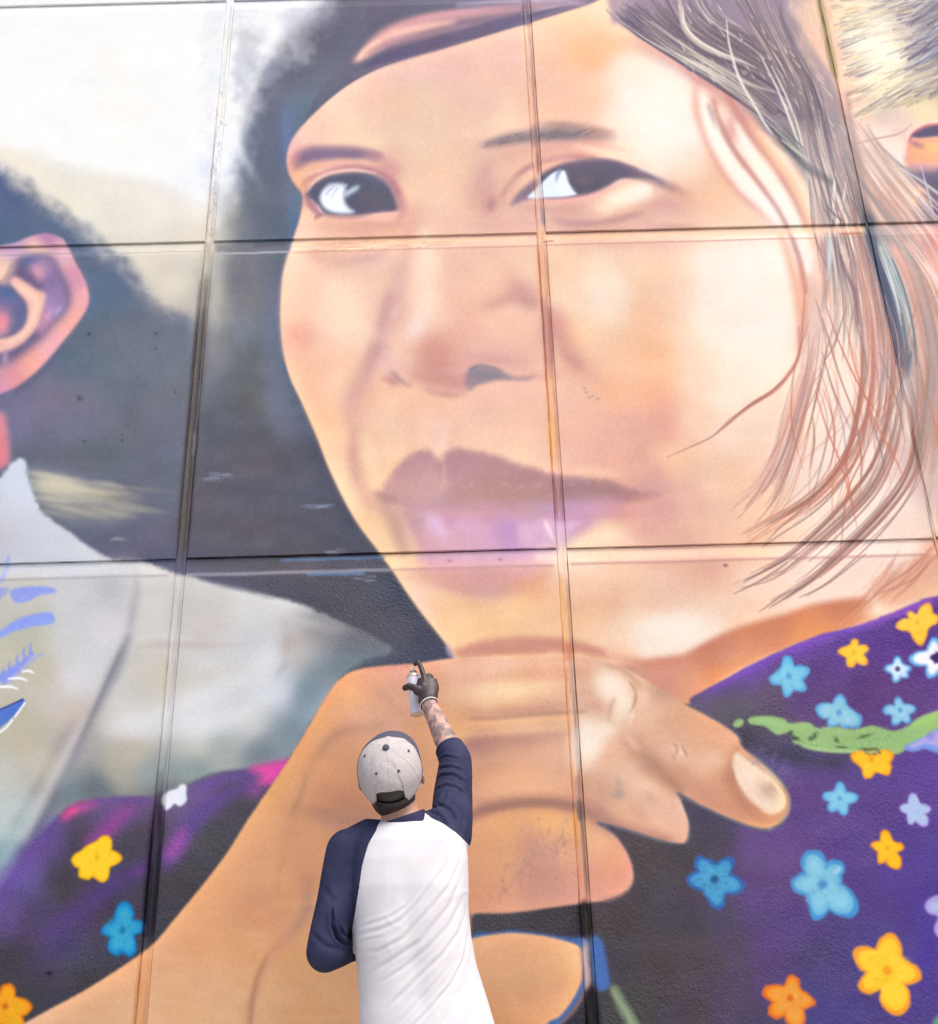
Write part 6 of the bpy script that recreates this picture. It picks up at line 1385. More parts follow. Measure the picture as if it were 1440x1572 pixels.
wall = bpy.data.objects.new('mural_wall', None); COL.objects.link(wall); wall.location = (0.35, WY, 0)
tag(wall, 'tall concrete panel wall painted with a giant mural of a woman resting her chin on her hand', 'wall')
rw = random.Random(3)
def inv(o):
    o.matrix_parent_inverse = Matrix.Translation((-0.35, -WY, 0))
    return o
def panel(x0, x1, z0, z1):
    n = 26
    def ring(ix, ib, it, y, yt, jit):
        xa, xb, za, zb = x0 + ix, x1 - ix, z0 + ib, z1 - it
        P = []
        for (a, b_, c, d) in ((xa, za, xb, za), (xb, za, xb, zb), (xb, zb, xa, zb), (xa, zb, xa, za)):
            for i in range(n):
                t = i / n
                px, pz = a + (c - a) * t, b_ + (d - b_) * t
                f = (pz - za) / (zb - za)
                P.append((px + rw.gauss(0, jit), y + (yt - y) * max(0, (f - .97) / .03 if f > .97 else 0), pz + rw.gauss(0, jit)))
        return P
    R0 = ring(.0022, .002, .064, WY, WY, .0004)
    R1 = ring(.0005, 0, .0, WY + .004, WY + .009, .0007)
    R2 = ring(0, 0, .0, WY + .11, WY + .11, 0)
    V = R0 + R1 + R2
    N = 4 * n
    F = [tuple(range(N))]
    for k in (0, 1):
        for i in range(N):
            j = (i + 1) % N
            F.append((k * N + i, (k + 1) * N + i, (k + 1) * N + j, k * N + j))
    F.append(tuple(range(3 * N - 1, 2 * N - 1, -1)))
    return inv(mesh_obj('panel', V, F, M_ROUGH if z0 < 1 else M_MURAL, wall))
HALF, TIGHT = .0200, .0042
for a in range(len(JX) - 1):
    for b in range(len(JZ) - 1):
        dz = rw.gauss(0, .0016)
        panel(JX[a] + (TIGHT if a == 7 else HALF), JX[a + 1] - (TIGHT if a == 6 else HALF), JZ[b] + .0027 + dz, JZ[b + 1] - .0027 + dz * .3)
for x in JX[1:-1]:
    V, F = [], []
    n = 160
    for i in range(n + 1):
        z = JZ[0] + (JZ[-1] - JZ[0]) * i / n
        c = x + .0015 * math.sin(z * 2.1 + x) + rw.gauss(0, .0006)
        for (dx, y) in ((-.0206, .05), (-.0206, .0060), (-.014, .0024), (-.002, .0038), (.003, .0038), (.014, .0024), (.0206, .0060), (.0206, .05)):
            dx *= .235 if abs(x - JX[7]) < .01 else 1
            V.append((c + dx + rw.gauss(0, .0004), WY + y + rw.gauss(0, .0006), z))
    for i in range(n):
        for j in range(7):
            q = i * 8 + j
            F.append((q, q + 1, q + 9, q + 8))
    inv(mesh_obj('joint_strip', V, F, M_SEAL, wall))
def box(name, a, b, mat, parent=None, kind=None):
    (x0, y0, z0), (x1, y1, z1) = a, b
    V = [(x0, y0, z0), (x1, y0, z0), (x1, y1, z0), (x0, y1, z0), (x0, y0, z1), (x1, y0, z1), (x1, y1, z1), (x0, y1, z1)]
    F = [(0, 3, 2, 1), (4, 5, 6, 7), (0, 1, 5, 4), (1, 2, 6, 5), (2, 3, 7, 6), (3, 0, 4, 7)]
    o = mesh_obj(name, V, F, mat, parent)
    if kind: o['kind'] = kind
    return o
inv(box('backing', (JX[0], WY + .112, 0.0), (JX[-1], WY + .3, JZ[-1] + .02), M_DARK, wall))
M_COP = noise_mat('coping_metal', (.5, .5, .5), (.58, .57, .56), 3, .5)
inv(box('coping', (JX[0] - .03, WY - .03, JZ[-1] + .022), (JX[-1] + .03, WY + .33, JZ[-1] + .07), M_COP, wall))

# ground
M_GROUND = noise_mat('pavement_concrete', (.36, .345, .33), (.44, .425, .405), 1.3, .85, .5, 60, 8)
n = 24
V = []; F = []
for j in range(n + 1):
    for i in range(n + 1):
        V.append((-120 + 240 * i / n, -120 + 240 * j / n, 0))
for j in range(n):
    for i in range(n):
        q = j * (n + 1) + i
        F.append((q, q + 1, q + n + 2, q + n + 1))
tag(mesh_obj('ground', V, F, M_GROUND), kind='structure')

# --- the painter -------------------------------------------------------------------------
def tube(path, radii, n=20, cap=True):
    """lofted tube; radii = (a, b) per point, a across, b fore-aft"""
    P = [Vector(p) for p in path]
    V, F = [], []
    up = Vector((0, 1, 0))
    for i, p in enumerate(P):
        t = (P[min(i + 1, len(P) - 1)] - P[max(i - 1, 0)]).normalized()
        b = (up - t * up.dot(t))
        b = b.normalized() if b.length > .15 else (Vector((0, 0, 1)) - t * t.z).normalized()
        a = b.cross(t).normalized()
        ra, rb = radii[i] if isinstance(radii[i], tuple) else (radii[i], radii[i])
        for k_ in range(n):
            an = 2 * math.pi * k_ / n
            V.append(p + a * (math.cos(an) * ra) + b * (math.sin(an) * rb))
    for i in range(len(P) - 1):
        for k_ in range(n):
            j = (k_ + 1) % n
            F.append((i * n + k_, i * n + j, (i + 1) * n + j, (i + 1) * n + k_))
    if cap:
        F.append(tuple(range(n - 1, -1, -1))); F.append(tuple(range((len(P) - 1) * n, len(P) * n)))
    return V, F

def ell(c, r, rot=None, nu=24, nv=16):
    V, F = [], []
    c = Vector(c)
    for i in range(nv + 1):
        th_ = math.pi * i / nv
        for k_ in range(nu):
            ph = 2 * math.pi * k_ / nu
            v = Vector((r[0] * math.sin(th_) * math.cos(ph), r[1] * math.sin(th_) * math.sin(ph), r[2] * math.cos(th_)))
            V.append(c + (rot @ v if rot else v))
    for i in range(nv):
        for k_ in range(nu):
            j = (k_ + 1) % nu
            F.append((i * nu + k_, (i + 1) * nu + k_, (i + 1) * nu + j, i * nu + j))
    return V, F

def fuse(name, shapes, voxel, smooth=3, mat=None, parent=None, factor=.5):
    """weld overlapping volumes into one continuous skin"""
    V, F = [], []
    for (v, f) in shapes:
        o = len(V); V += list(v); F += [tuple(i + o for i in q) for q in f]
    ob = mesh_obj(name + '_mould', V, F)
    bm = bmesh.new(); bm.from_mesh(ob.data); bmesh.ops.remove_doubles(bm, verts=bm.verts, dist=1e-5); bmesh.ops.recalc_face_normals(bm, faces=bm.faces); bm.to_mesh(ob.data); bm.free()
    m = ob.modifiers.new('weld', 'REMESH'); m.mode = 'VOXEL'; m.voxel_size = voxel; m.adaptivity = 0
    s_ = ob.modifiers.new('soft', 'SMOOTH'); s_.factor = factor; s_.iterations = smooth
    dg = bpy.context.evaluated_depsgraph_get()
    me = bpy.data.meshes.new_from_object(ob.evaluated_get(dg))
    me.name = name
    old = ob.data
    bpy.data.objects.remove(ob); bpy.data.meshes.remove(old)
    me.materials.clear()
    me.polygons.foreach_set('use_smooth', [True] * len(me.polygons))
    o = bpy.data.objects.new(name, me); COL.objects.link(o)
    if mat: me.materials.append(mat)
    if parent: o.parent = parent
    return o

M_SKIN = noise_mat('skin', lin((196, 150, 128)), lin((214, 166, 142)), 30, .5, .25, 260, 3, dist=.0006)
mT, nT, bT = nodes('tattooed_skin', lin((196, 154, 140)), .5)
tcT = nT.nodes.new('ShaderNodeTexCoord')
vo = nT.nodes.new('ShaderNodeTexVoronoi'); vo.feature = 'SMOOTH_F1'; vo.inputs['Scale'].default_value = 52
nz_ = nT.nodes.new('ShaderNodeTexNoise'); nz_.inputs['Scale'].default_value = 26; nz_.inputs['Detail'].default_value = 5
nT.links.new(tcT.outputs['Object'], nz_.inputs['Vector'])
vm = nT.nodes.new('ShaderNodeVectorMath'); vm.operation = 'MULTIPLY_ADD'; vm.inputs[1].default_value = (.09, .09, .09)
nT.links.new(nz_.outputs['Color'], vm.inputs[0]); nT.links.new(tcT.outputs['Object'], vm.inputs[2]); nT.links.new(vm.outputs[0], vo.inputs['Vector'])
mu = nT.nodes.new('ShaderNodeMath'); mu.operation = 'MULTIPLY'; nT.links.new(vo.outputs['Distance'], mu.inputs[0]); mu.inputs[1].default_value = .75
ad_ = nT.nodes.new('ShaderNodeMath'); ad_.operation = 'ADD'; nT.links.new(mu.outputs[0], ad_.inputs[0]); nT.links.new(nz_.outputs['Fac'], ad_.inputs[1])
crT = nT.nodes.new('ShaderNodeValToRGB'); crT.color_ramp.elements[0].position = .66; crT.color_ramp.elements[0].color = (*lin((120, 104, 106)), 1); crT.color_ramp.elements[1].position = .95; crT.color_ramp.elements[1].color = (*lin((190, 150, 138)), 1)
nT.links.new(ad_.outputs[0], crT.inputs['Fac']); nT.links.new(crT.outputs['Color'], bT.inputs['Base Color'])
def cloth(name, c1, c2, bump=.35, rough=.85):
    m = noise_mat(name, c1, c2, 14, rough, bump, 900, 3, dist=.0006, spec=.2)
    return m
M_WHITE = cloth('white_jersey', (.63, .625, .665), (.67, .665, .70))
M_NAVY = cloth('navy_jersey', lin((39, 42, 70)), lin((51, 54, 82)))
M_DENIM = cloth('dark_denim', lin((38, 42, 58)), lin((54, 58, 78)))
M_CAP = noise_mat('heather_grey_wool', lin((160, 155, 156)), lin((197, 191, 191)), 420, .9, .5, 700, 2, dist=.001, spec=.15)
M_CAPN = noise_mat('charcoal_wool', lin((70, 72, 88)), lin((88, 90, 106)), 420, .9, .4, 700, 2, dist=.001, spec=.15)
M_BLACK = noise_mat('black_plastic', lin((28, 24, 24)), lin((40, 34, 32)), 60, .5)
M_HAIR = noise_mat('dark_hair', lin((42, 34, 34)), lin((74, 58, 54)), 300, .7, .8, 600, 3, dist=.002)
M_GLOVE = noise_mat('black_glove_rubber', lin((40, 34, 37)), lin((54, 46, 49)), 90, .5, .4, 200, 3, dist=.001)
M_CUFF = noise_mat('white_cuff', lin((226, 216, 206)), lin((240, 232, 222)), 90, .7)
M_SHOE = noise_mat('black_canvas', lin((40, 40, 44)), lin((56, 56, 60)), 90, .8)
M_SOLE = noise_mat('white_rubber', lin((200, 198, 190)), lin((220, 218, 210)), 40, .6)

# joints of the pose (metres)
SHL, ELL, WRL = Vector((-.375, 2.985, 1.497)), Vector((-.425, 2.945, 1.232)), Vector((-.335, 3.17, 1.262))
SHR, ELR, WRR = Vector((-.075, 3.02, 1.53)), Vector((-.060, 3.205, 1.772)), Vector((-.150, 3.365, 1.985))
HC = Vector((-.249, 2.972, 1.716))                                     # head centre
HR = (Matrix.Rotation(math.radians(HEAD_ROLL), 3, 'Y') @ Matrix.Rotation(math.radians(58), 3, 'X'))   # tipped back, looking up
def hp(x, y, z):
    return HC + HR @ Vector((x, y, z))
def hell(c, r, **k_):
    return ell(hp(*c), r, HR, **k_)

rings = [(1.574, -.210, .060, .060, 3.0), (1.566, -.205, .088, .075, 2.995), (1.55, -.195, .138, .088, 2.99), (1.52, -.193, .162, .1, 2.987), (1.47, -.196, .172, .11, 2.987), (1.40, -.195, .170, .117, 2.987), (1.33, -.192, .167, .118, 2.99), (1.26, -.186, .165, .115, 2.99),
         (1.20, -.176, .166, .113, 2.995), (1.12, -.163, .174, .115, 3.0), (1.04, -.147, .184, .12, 3.0), (.97, -.143, .190, .125, 3.0), (.93, -.142, .192, .127, 3.0)]
def torso(k_=1.0, d=0.0, lo=0.0):
    V, F = [], []
    n = 48
    R = [r for r in rings if r[0] >= lo]
    for (z, cx_, a, b, cy_) in R:
        a, b = a * k_ - d, b * k_ - d
        for i in range(n):
            t = 2 * math.pi * i / n
            ct, st = math.cos(t), math.sin(t)
            e = .82
            x = cx_ + a * math.copysign(abs(ct) ** e, ct); y = cy_ + b * math.copysign(abs(st) ** e, st)
            if st < 0:                                         # spine hollow between the shoulder blades
                y += .005 * math.exp(-((x - cx_) / .03) ** 2) * min(1, max(0, (1.5 - z) * 6)) * min(1, max(0, (z - 1.0) * 6))
            V.append(Vector((x, y, z)))
    for i in range(len(R) - 1):
        for k2 in range(n):
            j = (k2 + 1) % n
            F.append((i * n + k2, (i + 1) * n + k2, (i + 1) * n + j, i * n + j))
    F.append(tuple(range(n))); F.append(tuple(range(len(R) * n - 1, (len(R) - 1) * n - 1, -1)))
    return V, F

def hand(wrist, pts, radii):
    """five bent fingers on a palm: pts = {finger: [knuckle, joint, joint, tip]}"""
    S = []
    for f, P in pts.items():
        n_ = len(P)
        r0 = radii[f]
        Q = [Vector(wrist) * .35 + Vector(P[0]) * .65] + [Vector(p) for p in P]
        S.append(tube(Q, [r0 * 1.15] + [r0 * (1 - .07 * i) for i in range(n_)], 12))
        for i, p in enumerate(Q[1:]):
            S.append(ell(p, (r0 * (1.03 - .07 * i),) * 3, None, 12, 8))
    return S

# right hand grips the can: knuckles seen from behind, thumb across the front
RW = WRR
RPTS = {'index': [(-.168, 3.412, 2.092), (-.178, 3.425, 2.124), (-.190, 3.443, 2.150), (-.201, 3.452, 2.146)],
        'middle': [(-.150, 3.420, 2.094), (-.146, 3.452, 2.098), (-.168, 3.490, 2.090), (-.196, 3.494, 2.084)],
        'ring': [(-.139, 3.418, 2.077), (-.136, 3.452, 2.076), (-.160, 3.490, 2.068), (-.190, 3.495, 2.062)],
        'little': [(-.134, 3.410, 2.056), (-.134, 3.442, 2.054), (-.156, 3.480, 2.047), (-.182, 3.488, 2.043)],
        'thumb': [(-.176, 3.390, 2.034), (-.197, 3.393, 2.046), (-.220, 3.404, 2.056), (-.235, 3.424, 2.055)]}
RRAD = {'index': .0095, 'middle': .0098, 'ring': .0094, 'little': .0085, 'thumb': .0132}
palm_r = [tube([RW, RW + Vector((-.002, .018, .03)), (-.158, 3.402, 2.045), (-.156, 3.415, 2.082)], [(.028, .021), (.034, .024), (.044, .022), (.034, .016)], 20), ell((-.168, 3.396, 2.042), (.024, .016, .028)), ell((-.186, 3.392, 2.038), (.021, .015, .018))]
# left hand, relaxed in front of the belly
LW = WRL
LPTS = {'index': [(-.262, 3.262, 1.262), (-.238, 3.285, 1.262), (-.222, 3.296, 1.25), (-.212, 3.296, 1.236)], 'middle': [(-.262, 3.272, 1.244), (-.236, 3.296, 1.24), (-.218, 3.304, 1.226), (-.21, 3.3, 1.21)],
        'ring': [(-.266, 3.272, 1.225), (-.242, 3.294, 1.216), (-.226, 3.3, 1.2), (-.22, 3.295, 1.186)], 'little': [(-.272, 3.266, 1.208), (-.252, 3.284, 1.196), (-.24, 3.288, 1.182), (-.236, 3.284, 1.172)],
        'thumb': [(-.3, 3.225, 1.262), (-.28, 3.236, 1.28), (-.262, 3.246, 1.292), (-.246, 3.25, 1.294)]}
palm_l = [tube([LW, (-.31, 3.22, 1.236), (-.285, 3.248, 1.238), (-.266, 3.266, 1.236)], [(.026, .018), (.03, .018), (.038, .017), (.032, .014)], 20)]

head = [hell((0, 0, .006), (.074, .093, .090)), hell((0, .03, -.055), (.056, .062, .062)), hell((0, .055, -.09), (.036, .036, .03)),
        hell((0, .088, -.022), (.013, .02, .026)), hell((0, .102, -.038), (.014, .013, .010)), hell((0, .078, .022), (.055, .016, .012)), hell((-.03, .078, -.012), (.013, .012, .010)), hell((.03, .078, -.012), (.013, .012, .010)),
        hell((0, .09, -.066), (.024, .011, .006)), hell((0, .088, -.076), (.020, .011, .007)), hell((-.045, .06, -.04), (.022, .022, .02)), hell((.045, .06, -.04), (.022, .022, .02))]
for s in (-1, 1):
    R_ = HR @ Matrix.Rotation(math.radians(24 * s), 3, 'Z')
    head += [ell(hp(.089 * s, -.006, -.036), (.006, .019, .031), R_), ell(hp(.094 * s, -.016, -.028), (.005, .010, .026), R_), ell(hp(.083 * s, .004, -.056), (.006, .010, .011), R_)]
neck = tube([Vector((-.207, 3.005, 1.49)), Vector((-.212, 3.015, 1.56)), Vector((-.226, 3.02, 1.605)), hp(0, .012, -.03)], [(.066, .066), (.061, .058), (.056, .052), (.052, .054)], 24)
hipL, kneeL, ankL = (-.235, 3.0, .93), (-.25, 3.0, .51), (-.262, 2.96, .10)
hipR, kneeR, ankR = (-.055, 3.0, .93), (-.04, 3.04, .51), (-.02, 3.03, .10)
legs = [tube([hipL, kneeL, ankL], [(.078, .08), (.052, .055), (.036, .04)], 20), tube([hipR, kneeR, ankR], [(.078, .08), (.052, .055), (.036, .04)], 20), ell((-.145, 3.0, .93), (.165, .105, .1))]
feet = [ell((-.266, 3.03, .055), (.042, .125, .038)), ell((-.014, 3.1, .055), (.042, .125, .038))]
armL = [tube([SHL, SHL * .45 + ELL * .55, ELL], [.047, .041, .037], 18), ell(ELL, (.038,) * 3), tube([ELL, ELL * .6 + WRL * .4, WRL], [.037, .038, .026], 18), ell(SHL, (.052,) * 3)]
armR = [tube([SHR, SHR * .45 + ELR * .55, ELR], [.047, .041, .037], 18), ell(ELR, (.037,) * 3), tube([ELR, ELR * .65 + WRR * .35, WRR], [.037, .0385, .0275], 18), ell(SHR, (.052,) * 3)]
# the body under the glove ends in a slimmer hand so the glove covers it
in_r = hand(RW, {k2: [tuple(p) for p in v] for k2, v in RPTS.items()}, {k2: v * .72 for k2, v in RRAD.items()})
body = fuse('person', [torso(.93, .004, .9)] + [neck] + head + legs + feet + armL + armR + hand(LW, LPTS, {k2: v * .95 for k2, v in RRAD.items()}) + palm_l + in_r + [tube([RW, RW + Vector((-.002, .018, .03)), (-.158, 3.402, 2.045), (-.156, 3.415, 2.078)], [(.024, .018), (.026, .017), (.032, .014), (.024, .010)], 20)], .0045, 4, M_SKIN)
body.data.materials.append(mT)
nP = len(body.data.polygons)
cen = np.empty(nP * 3); body.data.polygons.foreach_get('center', cen); cen = cen.reshape(-1, 3)
t_ = ((cen - np.array(ELR)) @ np.array(WRR - ELR)) / (WRR - ELR).length_squared
body.data.polygons.foreach_set('material_index', ((t_ > -.1) & (cen[:, 2] > 1.76) & (cen[:, 0] > -.2) & (cen[:, 1] > 3.13)).astype(np.int32))
tag(body, 'man in raglan shirt and cap, seen from behind, raising a gloved hand to the wall', 'person')

# raglan shirt: one skin first, then parted along the seams
def sleeve(a, b, c, r, far):
    e = b + (c - b) * far
    m1 = a * .5 + b * .5
    return [tube([a, m1, b], [r[0], r[1], r[2]], 24), ell(b, (r[2],) * 3), tube([b, b * .5 + e * .5, e], [r[2], r[2] * 1.0, r[3]], 24), ell(a, (r[0],) * 3)]
shirt = fuse('shirt', [torso(1.0, 0, .9)] + sleeve(SHL, ELL, WRL, (.060, .055, .052, .05), .55) + sleeve(SHR, ELR, WRR, (.064, .061, .052, .045), .18) + [tube([(-.20, 3.0, 1.545), (-.115, 3.0, 1.56), SHR], [.04, .055, .06], 20), tube([(-.215, 3.0, 1.53), (-.31, 2.99, 1.53), SHL], [.045, .055, .055], 20)], .0045, 9)
me = shirt.data
nv = len(me.vertices)
co = np.empty(nv * 3); me.vertices.foreach_get('co', co); co = co.reshape(-1, 3)
no = np.empty(nv * 3); me.vertices.foreach_get('normal', no); no = no.reshape(-1, 3)

def seg_dist(P, L):
    """distance to polyline L, signed by side, and position along it"""
    best = np.full(len(P), 1e9); sgn = np.zeros(len(P)); par = np.zeros(len(P))
    L = np.array(L)
    ln = np.linalg.norm(np.diff(L, axis=0), axis=1); tot = ln.sum(); acc = 0
    for i in range(len(L) - 1):
        d = L[i + 1] - L[i]
        u = np.clip(((P - L[i]) @ d) / (d @ d), 0, 1)
        q = P - (L[i] + u[:, None] * d)
        r = np.hypot(q[:, 0], q[:, 1])
        m_ = r < best
        best[m_] = r[m_]; sgn[m_] = np.sign(d[0] * q[m_, 1] - d[1] * q[m_, 0]); par[m_] = ((acc + u * ln[i]) / tot)[m_]
        acc += ln[i]
    return best, sgn, par
XZ = co[:, [0, 2]]
back = np.clip(-no[:, 1] * 1.6, 0, 1) * ((co[:, 1] < 3.03) | (co[:, 2] > 1.56))
FOLDS = [([(-.345, 1.290), (-.30, 1.300), (-.243, 1.315), (-.19, 1.345), (-.155, 1.390), (-.13, 1.43)], .0036, .0048),
         ([(-.345, 1.270), (-.264, 1.287), (-.211, 1.307), (-.148, 1.366), (-.094, 1.434), (-.07, 1.48)], .0044, .006),
         ([(-.34, 1.250), (-.30, 1.262), (-.26, 1.268)], .003, .004),
         ([(-.34, 1.228), (-.272, 1.232), (-.202, 1.264), (-.131, 1.335), (-.077, 1.392), (-.047, 1.455), (-.04, 1.49)], .005, .0065),
         ([(-.306, 1.171), (-.237, 1.209), (-.158, 1.254), (-.078, 1.342), (-.04, 1.43)], .0052, .007),
         ([(-.275, 1.150), (-.202, 1.190), (-.132, 1.242), (-.078, 1.293), (-.035, 1.37)], .0046, .006),
         ([(-.255, 1.085), (-.167, 1.163), (-.097, 1.221), (-.052, 1.276), (-.028, 1.33)], .0056, .0065),
         ([(-.23, 1.045), (-.167, 1.105), (-.12, 1.150), (-.075, 1.2)], .0034, .005),
         ([(-.205, 1.030), (-.16, 1.066), (-.120, 1.104), (-.075, 1.150), (-.042, 1.205), (-.024, 1.29)], .0068, .0045),
         ([(-.12, 1.03), (-.07, 1.10), (-.03, 1.16)], .003, .009), ([(-.06, 1.02), (-.02, 1.08), (.01, 1.12)], .0026, .008),
         ([(-.32, 1.38), (-.28, 1.45), (-.27, 1.5)], .0018, .014), ([(-.15, 1.40), (-.12, 1.48), (-.13, 1.55)], .002, .012), ([(-.09, 1.42), (-.07, 1.48), (-.08, 1.53)], .002, .008),
         # left sleeve: deep tuck under the arm and elbow creases
         ([(-.402, 1.345), (-.400, 1.300), (-.388, 1.268), (-.368, 1.250), (-.35, 1.248)], .017, .0042), ([(-.385, 1.30), (-.372, 1.275), (-.355, 1.262)], .006, .004), ([(-.43, 1.40), (-.40, 1.36)], .002, .01), ([(-.455, 1.28), (-.42, 1.25), (-.38, 1.235)], .003, .008),
         # right sleeve: stacked creases of the raised arm
         ([(-.125, 1.735), (-.10, 1.742), (-.07, 1.74), (-.03, 1.722)], .006, .0038), ([(-.13, 1.70), (-.10, 1.715), (-.065, 1.712), (-.028, 1.685)], .0072, .0045), ([(-.12, 1.665), (-.09, 1.68), (-.06, 1.672), (-.03, 1.65)], .0052, .005), ([(-.12, 1.77), (-.09, 1.78), (-.045, 1.765)], .005, .0035),
         ([(-.125, 1.605), (-.10, 1.625), (-.085, 1.655)], .005, .006), ([(-.14, 1.60), (-.105, 1.585), (-.085, 1.555), (-.075, 1.525)], .0055, .0055), ([(-.115, 1.625), (-.075, 1.60), (-.055, 1.56)], .0042, .006), ([(-.145, 1.63), (-.12, 1.612), (-.11, 1.59)], .004, .004), ([(-.04, 1.63), (-.035, 1.58), (-.045, 1.53)], .003, .008)]
disp = np.zeros(nv)
for L, amp, wid in FOLDS:
    d, sg, u = seg_dist(XZ, L)
    env = np.clip(np.minimum(u, 1 - u) * 5 + .12, 0, 1)
    s_ = d * sg / wid
    disp += env * amp * (-np.exp(-s_ ** 2 * 1.6) + .75 * np.exp(-((s_ - 1.5) ** 2) * .8) + .35 * np.exp(-((s_ + 1.6) ** 2) * .8))
disp *= np.where((XZ[:, 0] > -.345) & (XZ[:, 1] < 1.52), .38, 1.0)
co2 = co + no * (disp * back)[:, None]
gentle = .0016 * np.sin(XZ[:, 0] * 34 - XZ[:, 1] * 22) * np.sin(XZ[:, 1] * 17 + XZ[:, 0] * 9 + 1.0)
rg = np.random.default_rng(12)
for _ in range(26):                                    # small irregular crumples
    a_ = rg.uniform(0, 3.14); c_ = np.array([rg.uniform(-.42, 0), rg.uniform(1.0, 1.75)]); L_ = rg.uniform(.012, .04); w_ = rg.uniform(.003, .007)
    d_ = XZ - c_; u_ = d_ @ np.array([math.cos(a_), math.sin(a_)]); v_ = d_ @ np.array([-math.sin(a_), math.cos(a_)]) + 6 * u_ ** 2
    gentle += rg.choice([-1, 1]) * rg.uniform(.0006, .0016) * np.exp(-(u_ / L_) ** 2 - (v_ / w_) ** 2)
co2 += no * gentle[:, None]
# seams
LX = [(-.352, 1.15), (-.352, 1.286), (-.342, 1.324), (-.329, 1.39), (-.321, 1.449), (-.305, 1.506), (-.283, 1.545), (-.268, 1.62)]
LX = [(x + (y_ := 0), z) for x, z in LX]
RX = [(-.160, 1.70), (-.153, 1.60), (-.126, 1.578), (-.093, 1.560), (-.056, 1.533), (-.022, 1.503), (.10, 1.45)]
def side(P, L):
    d, s_, u = seg_dist(P, L)
    return d * s_, d
def masks(P):
    l, _ = side(P[:, [0, 2]], LX); r, _ = side(P[:, [0, 2]], RX)
    return l, r
l, r = masks(co2)
# slide the skin's points onto the seam so the cut is clean
for val, L in ((l, LX), (r, RX)):
    Ln = np.array(L)
    near = np.abs(val) < .0030
    P2 = co2[near][:, [0, 2]]
    best = np.full(len(P2), 1e9); tgt = P2.copy()
    for i in range(len(Ln) - 1):
        d = Ln[i + 1] - Ln[i]
        u = np.clip(((P2 - Ln[i]) @ d) / (d @ d), 0, 1)
        q = Ln[i] + u[:, None] * d
        rr = np.hypot(*(P2 - q).T)
        m_ = rr < best
        best[m_] = rr[m_]; tgt[m_] = q[m_]
    idx = np.where(near)[0]
    co2[idx, 0] = tgt[:, 0]; co2[idx, 2] = tgt[:, 1]
me.vertices.foreach_set('co', co2.ravel()); me.update()
nF = len(me.polygons)
cF = np.empty(nF * 3); me.polygons.foreach_get('center', cF); cF = cF.reshape(-1, 3)
l, r = masks(cF)
sd_ = cF - np.array(ELL); ue_ = np.array(WRL - ELL); tt_ = np.clip((sd_ @ ue_) / (ue_ @ ue_), 0, .6)[:, None]
isl = ((l > 0) & (cF[:, 0] < -.2)) | ((np.linalg.norm(sd_ - tt_ * ue_, axis=1) < .064) & (cF[:, 0] < -.318) & (cF[:, 1] > 2.99))
isr = (r > 0) & (cF[:, 0] > -.2)
lp = [tuple(p.vertices) for p in me.polygons]
def piece(name, sel, mat, grow=0.0):
    ids = sorted({v for k2 in np.where(sel)[0] for v in lp[k2]})
    mp = {v: i for i, v in enumerate(ids)}
    V = co2[ids] + no[ids] * grow
    o = mesh_obj(name, V, [tuple(mp[v] for v in lp[k2]) for k2 in np.where(sel)[0]], mat, body, True)
    return o
s1 = piece('shirt_body', ~isl & ~isr, M_WHITE)
s2 = piece('sleeve', isl, M_NAVY, .0006)
s3 = piece('sleeve', isr, M_NAVY, .0006)
bpy.data.objects.remove(shirt)
# ribbed collar and the sleeve hem
def band(name, c, ax, bx, n_, w, t, mat, parent, seg=64, wave=0, a0=0, a1=2 * math.pi, prof=None):
    """flat band round an ellipse: ax, bx half-axis vectors, n_ the band's width direction"""
    V, F = [], []
    closed = abs(a1 - a0 - 2 * math.pi) < 1e-6
    m_ = seg if closed else seg + 1
    for i in range(m_):
        an = a0 + (a1 - a0) * i / seg
        p = c + ax * math.cos(an) + bx * math.sin(an)
        out_ = (ax * math.cos(an) + bx * math.sin(an)).normalized()
        for (u_, o_) in ((-.5, 0), (-.42, 1), (-.15, 1.2), (.15, 1.2), (.42, 1), (.5, 0), (.3, -.6), (-.3, -.6)):
            V.append(p + n_ * (u_ * w) + out_ * (o_ * t))
    for i in range(seg):
        j = (i + 1) % m_
        for q in range(8):
            q2 = (q + 1) % 8
            F.append((i * 8 + q, i * 8 + q2, j * 8 + q2, j * 8 + q))
    return mesh_obj(name, V, F, mat, parent, True)
cn = Vector((-.30, -.10, 1)).normalized()
ca = Vector((1, 0, .30)).normalized()
cb = cn.cross(ca).normalized()
band('collar', Vector((-.213, 2.995, 1.572)), ca * .068, cb * .072, cn, .032, .003, M_NAVY, body)
ax_ = (WRR - ELR).normalized()
e1 = ax_.cross(Vector((0, 0, 1))).normalized(); e2 = ax_.cross(e1).normalized()
band('sleeve_hem', ELR + (WRR - ELR) * .17, e1 * .046, e2 * .046, ax_, .016, .002, M_NAVY, body, 40)
ax2 = (WRL - ELL).normalized(); f1 = ax2.cross(Vector((0, 0, 1))).normalized(); f2 = ax2.cross(f1).normalized()
band('sleeve_hem', ELL + (WRL - ELL) * .54, f1 * .05, f2 * .05, ax2, .016, .002, M_NAVY, body, 40)

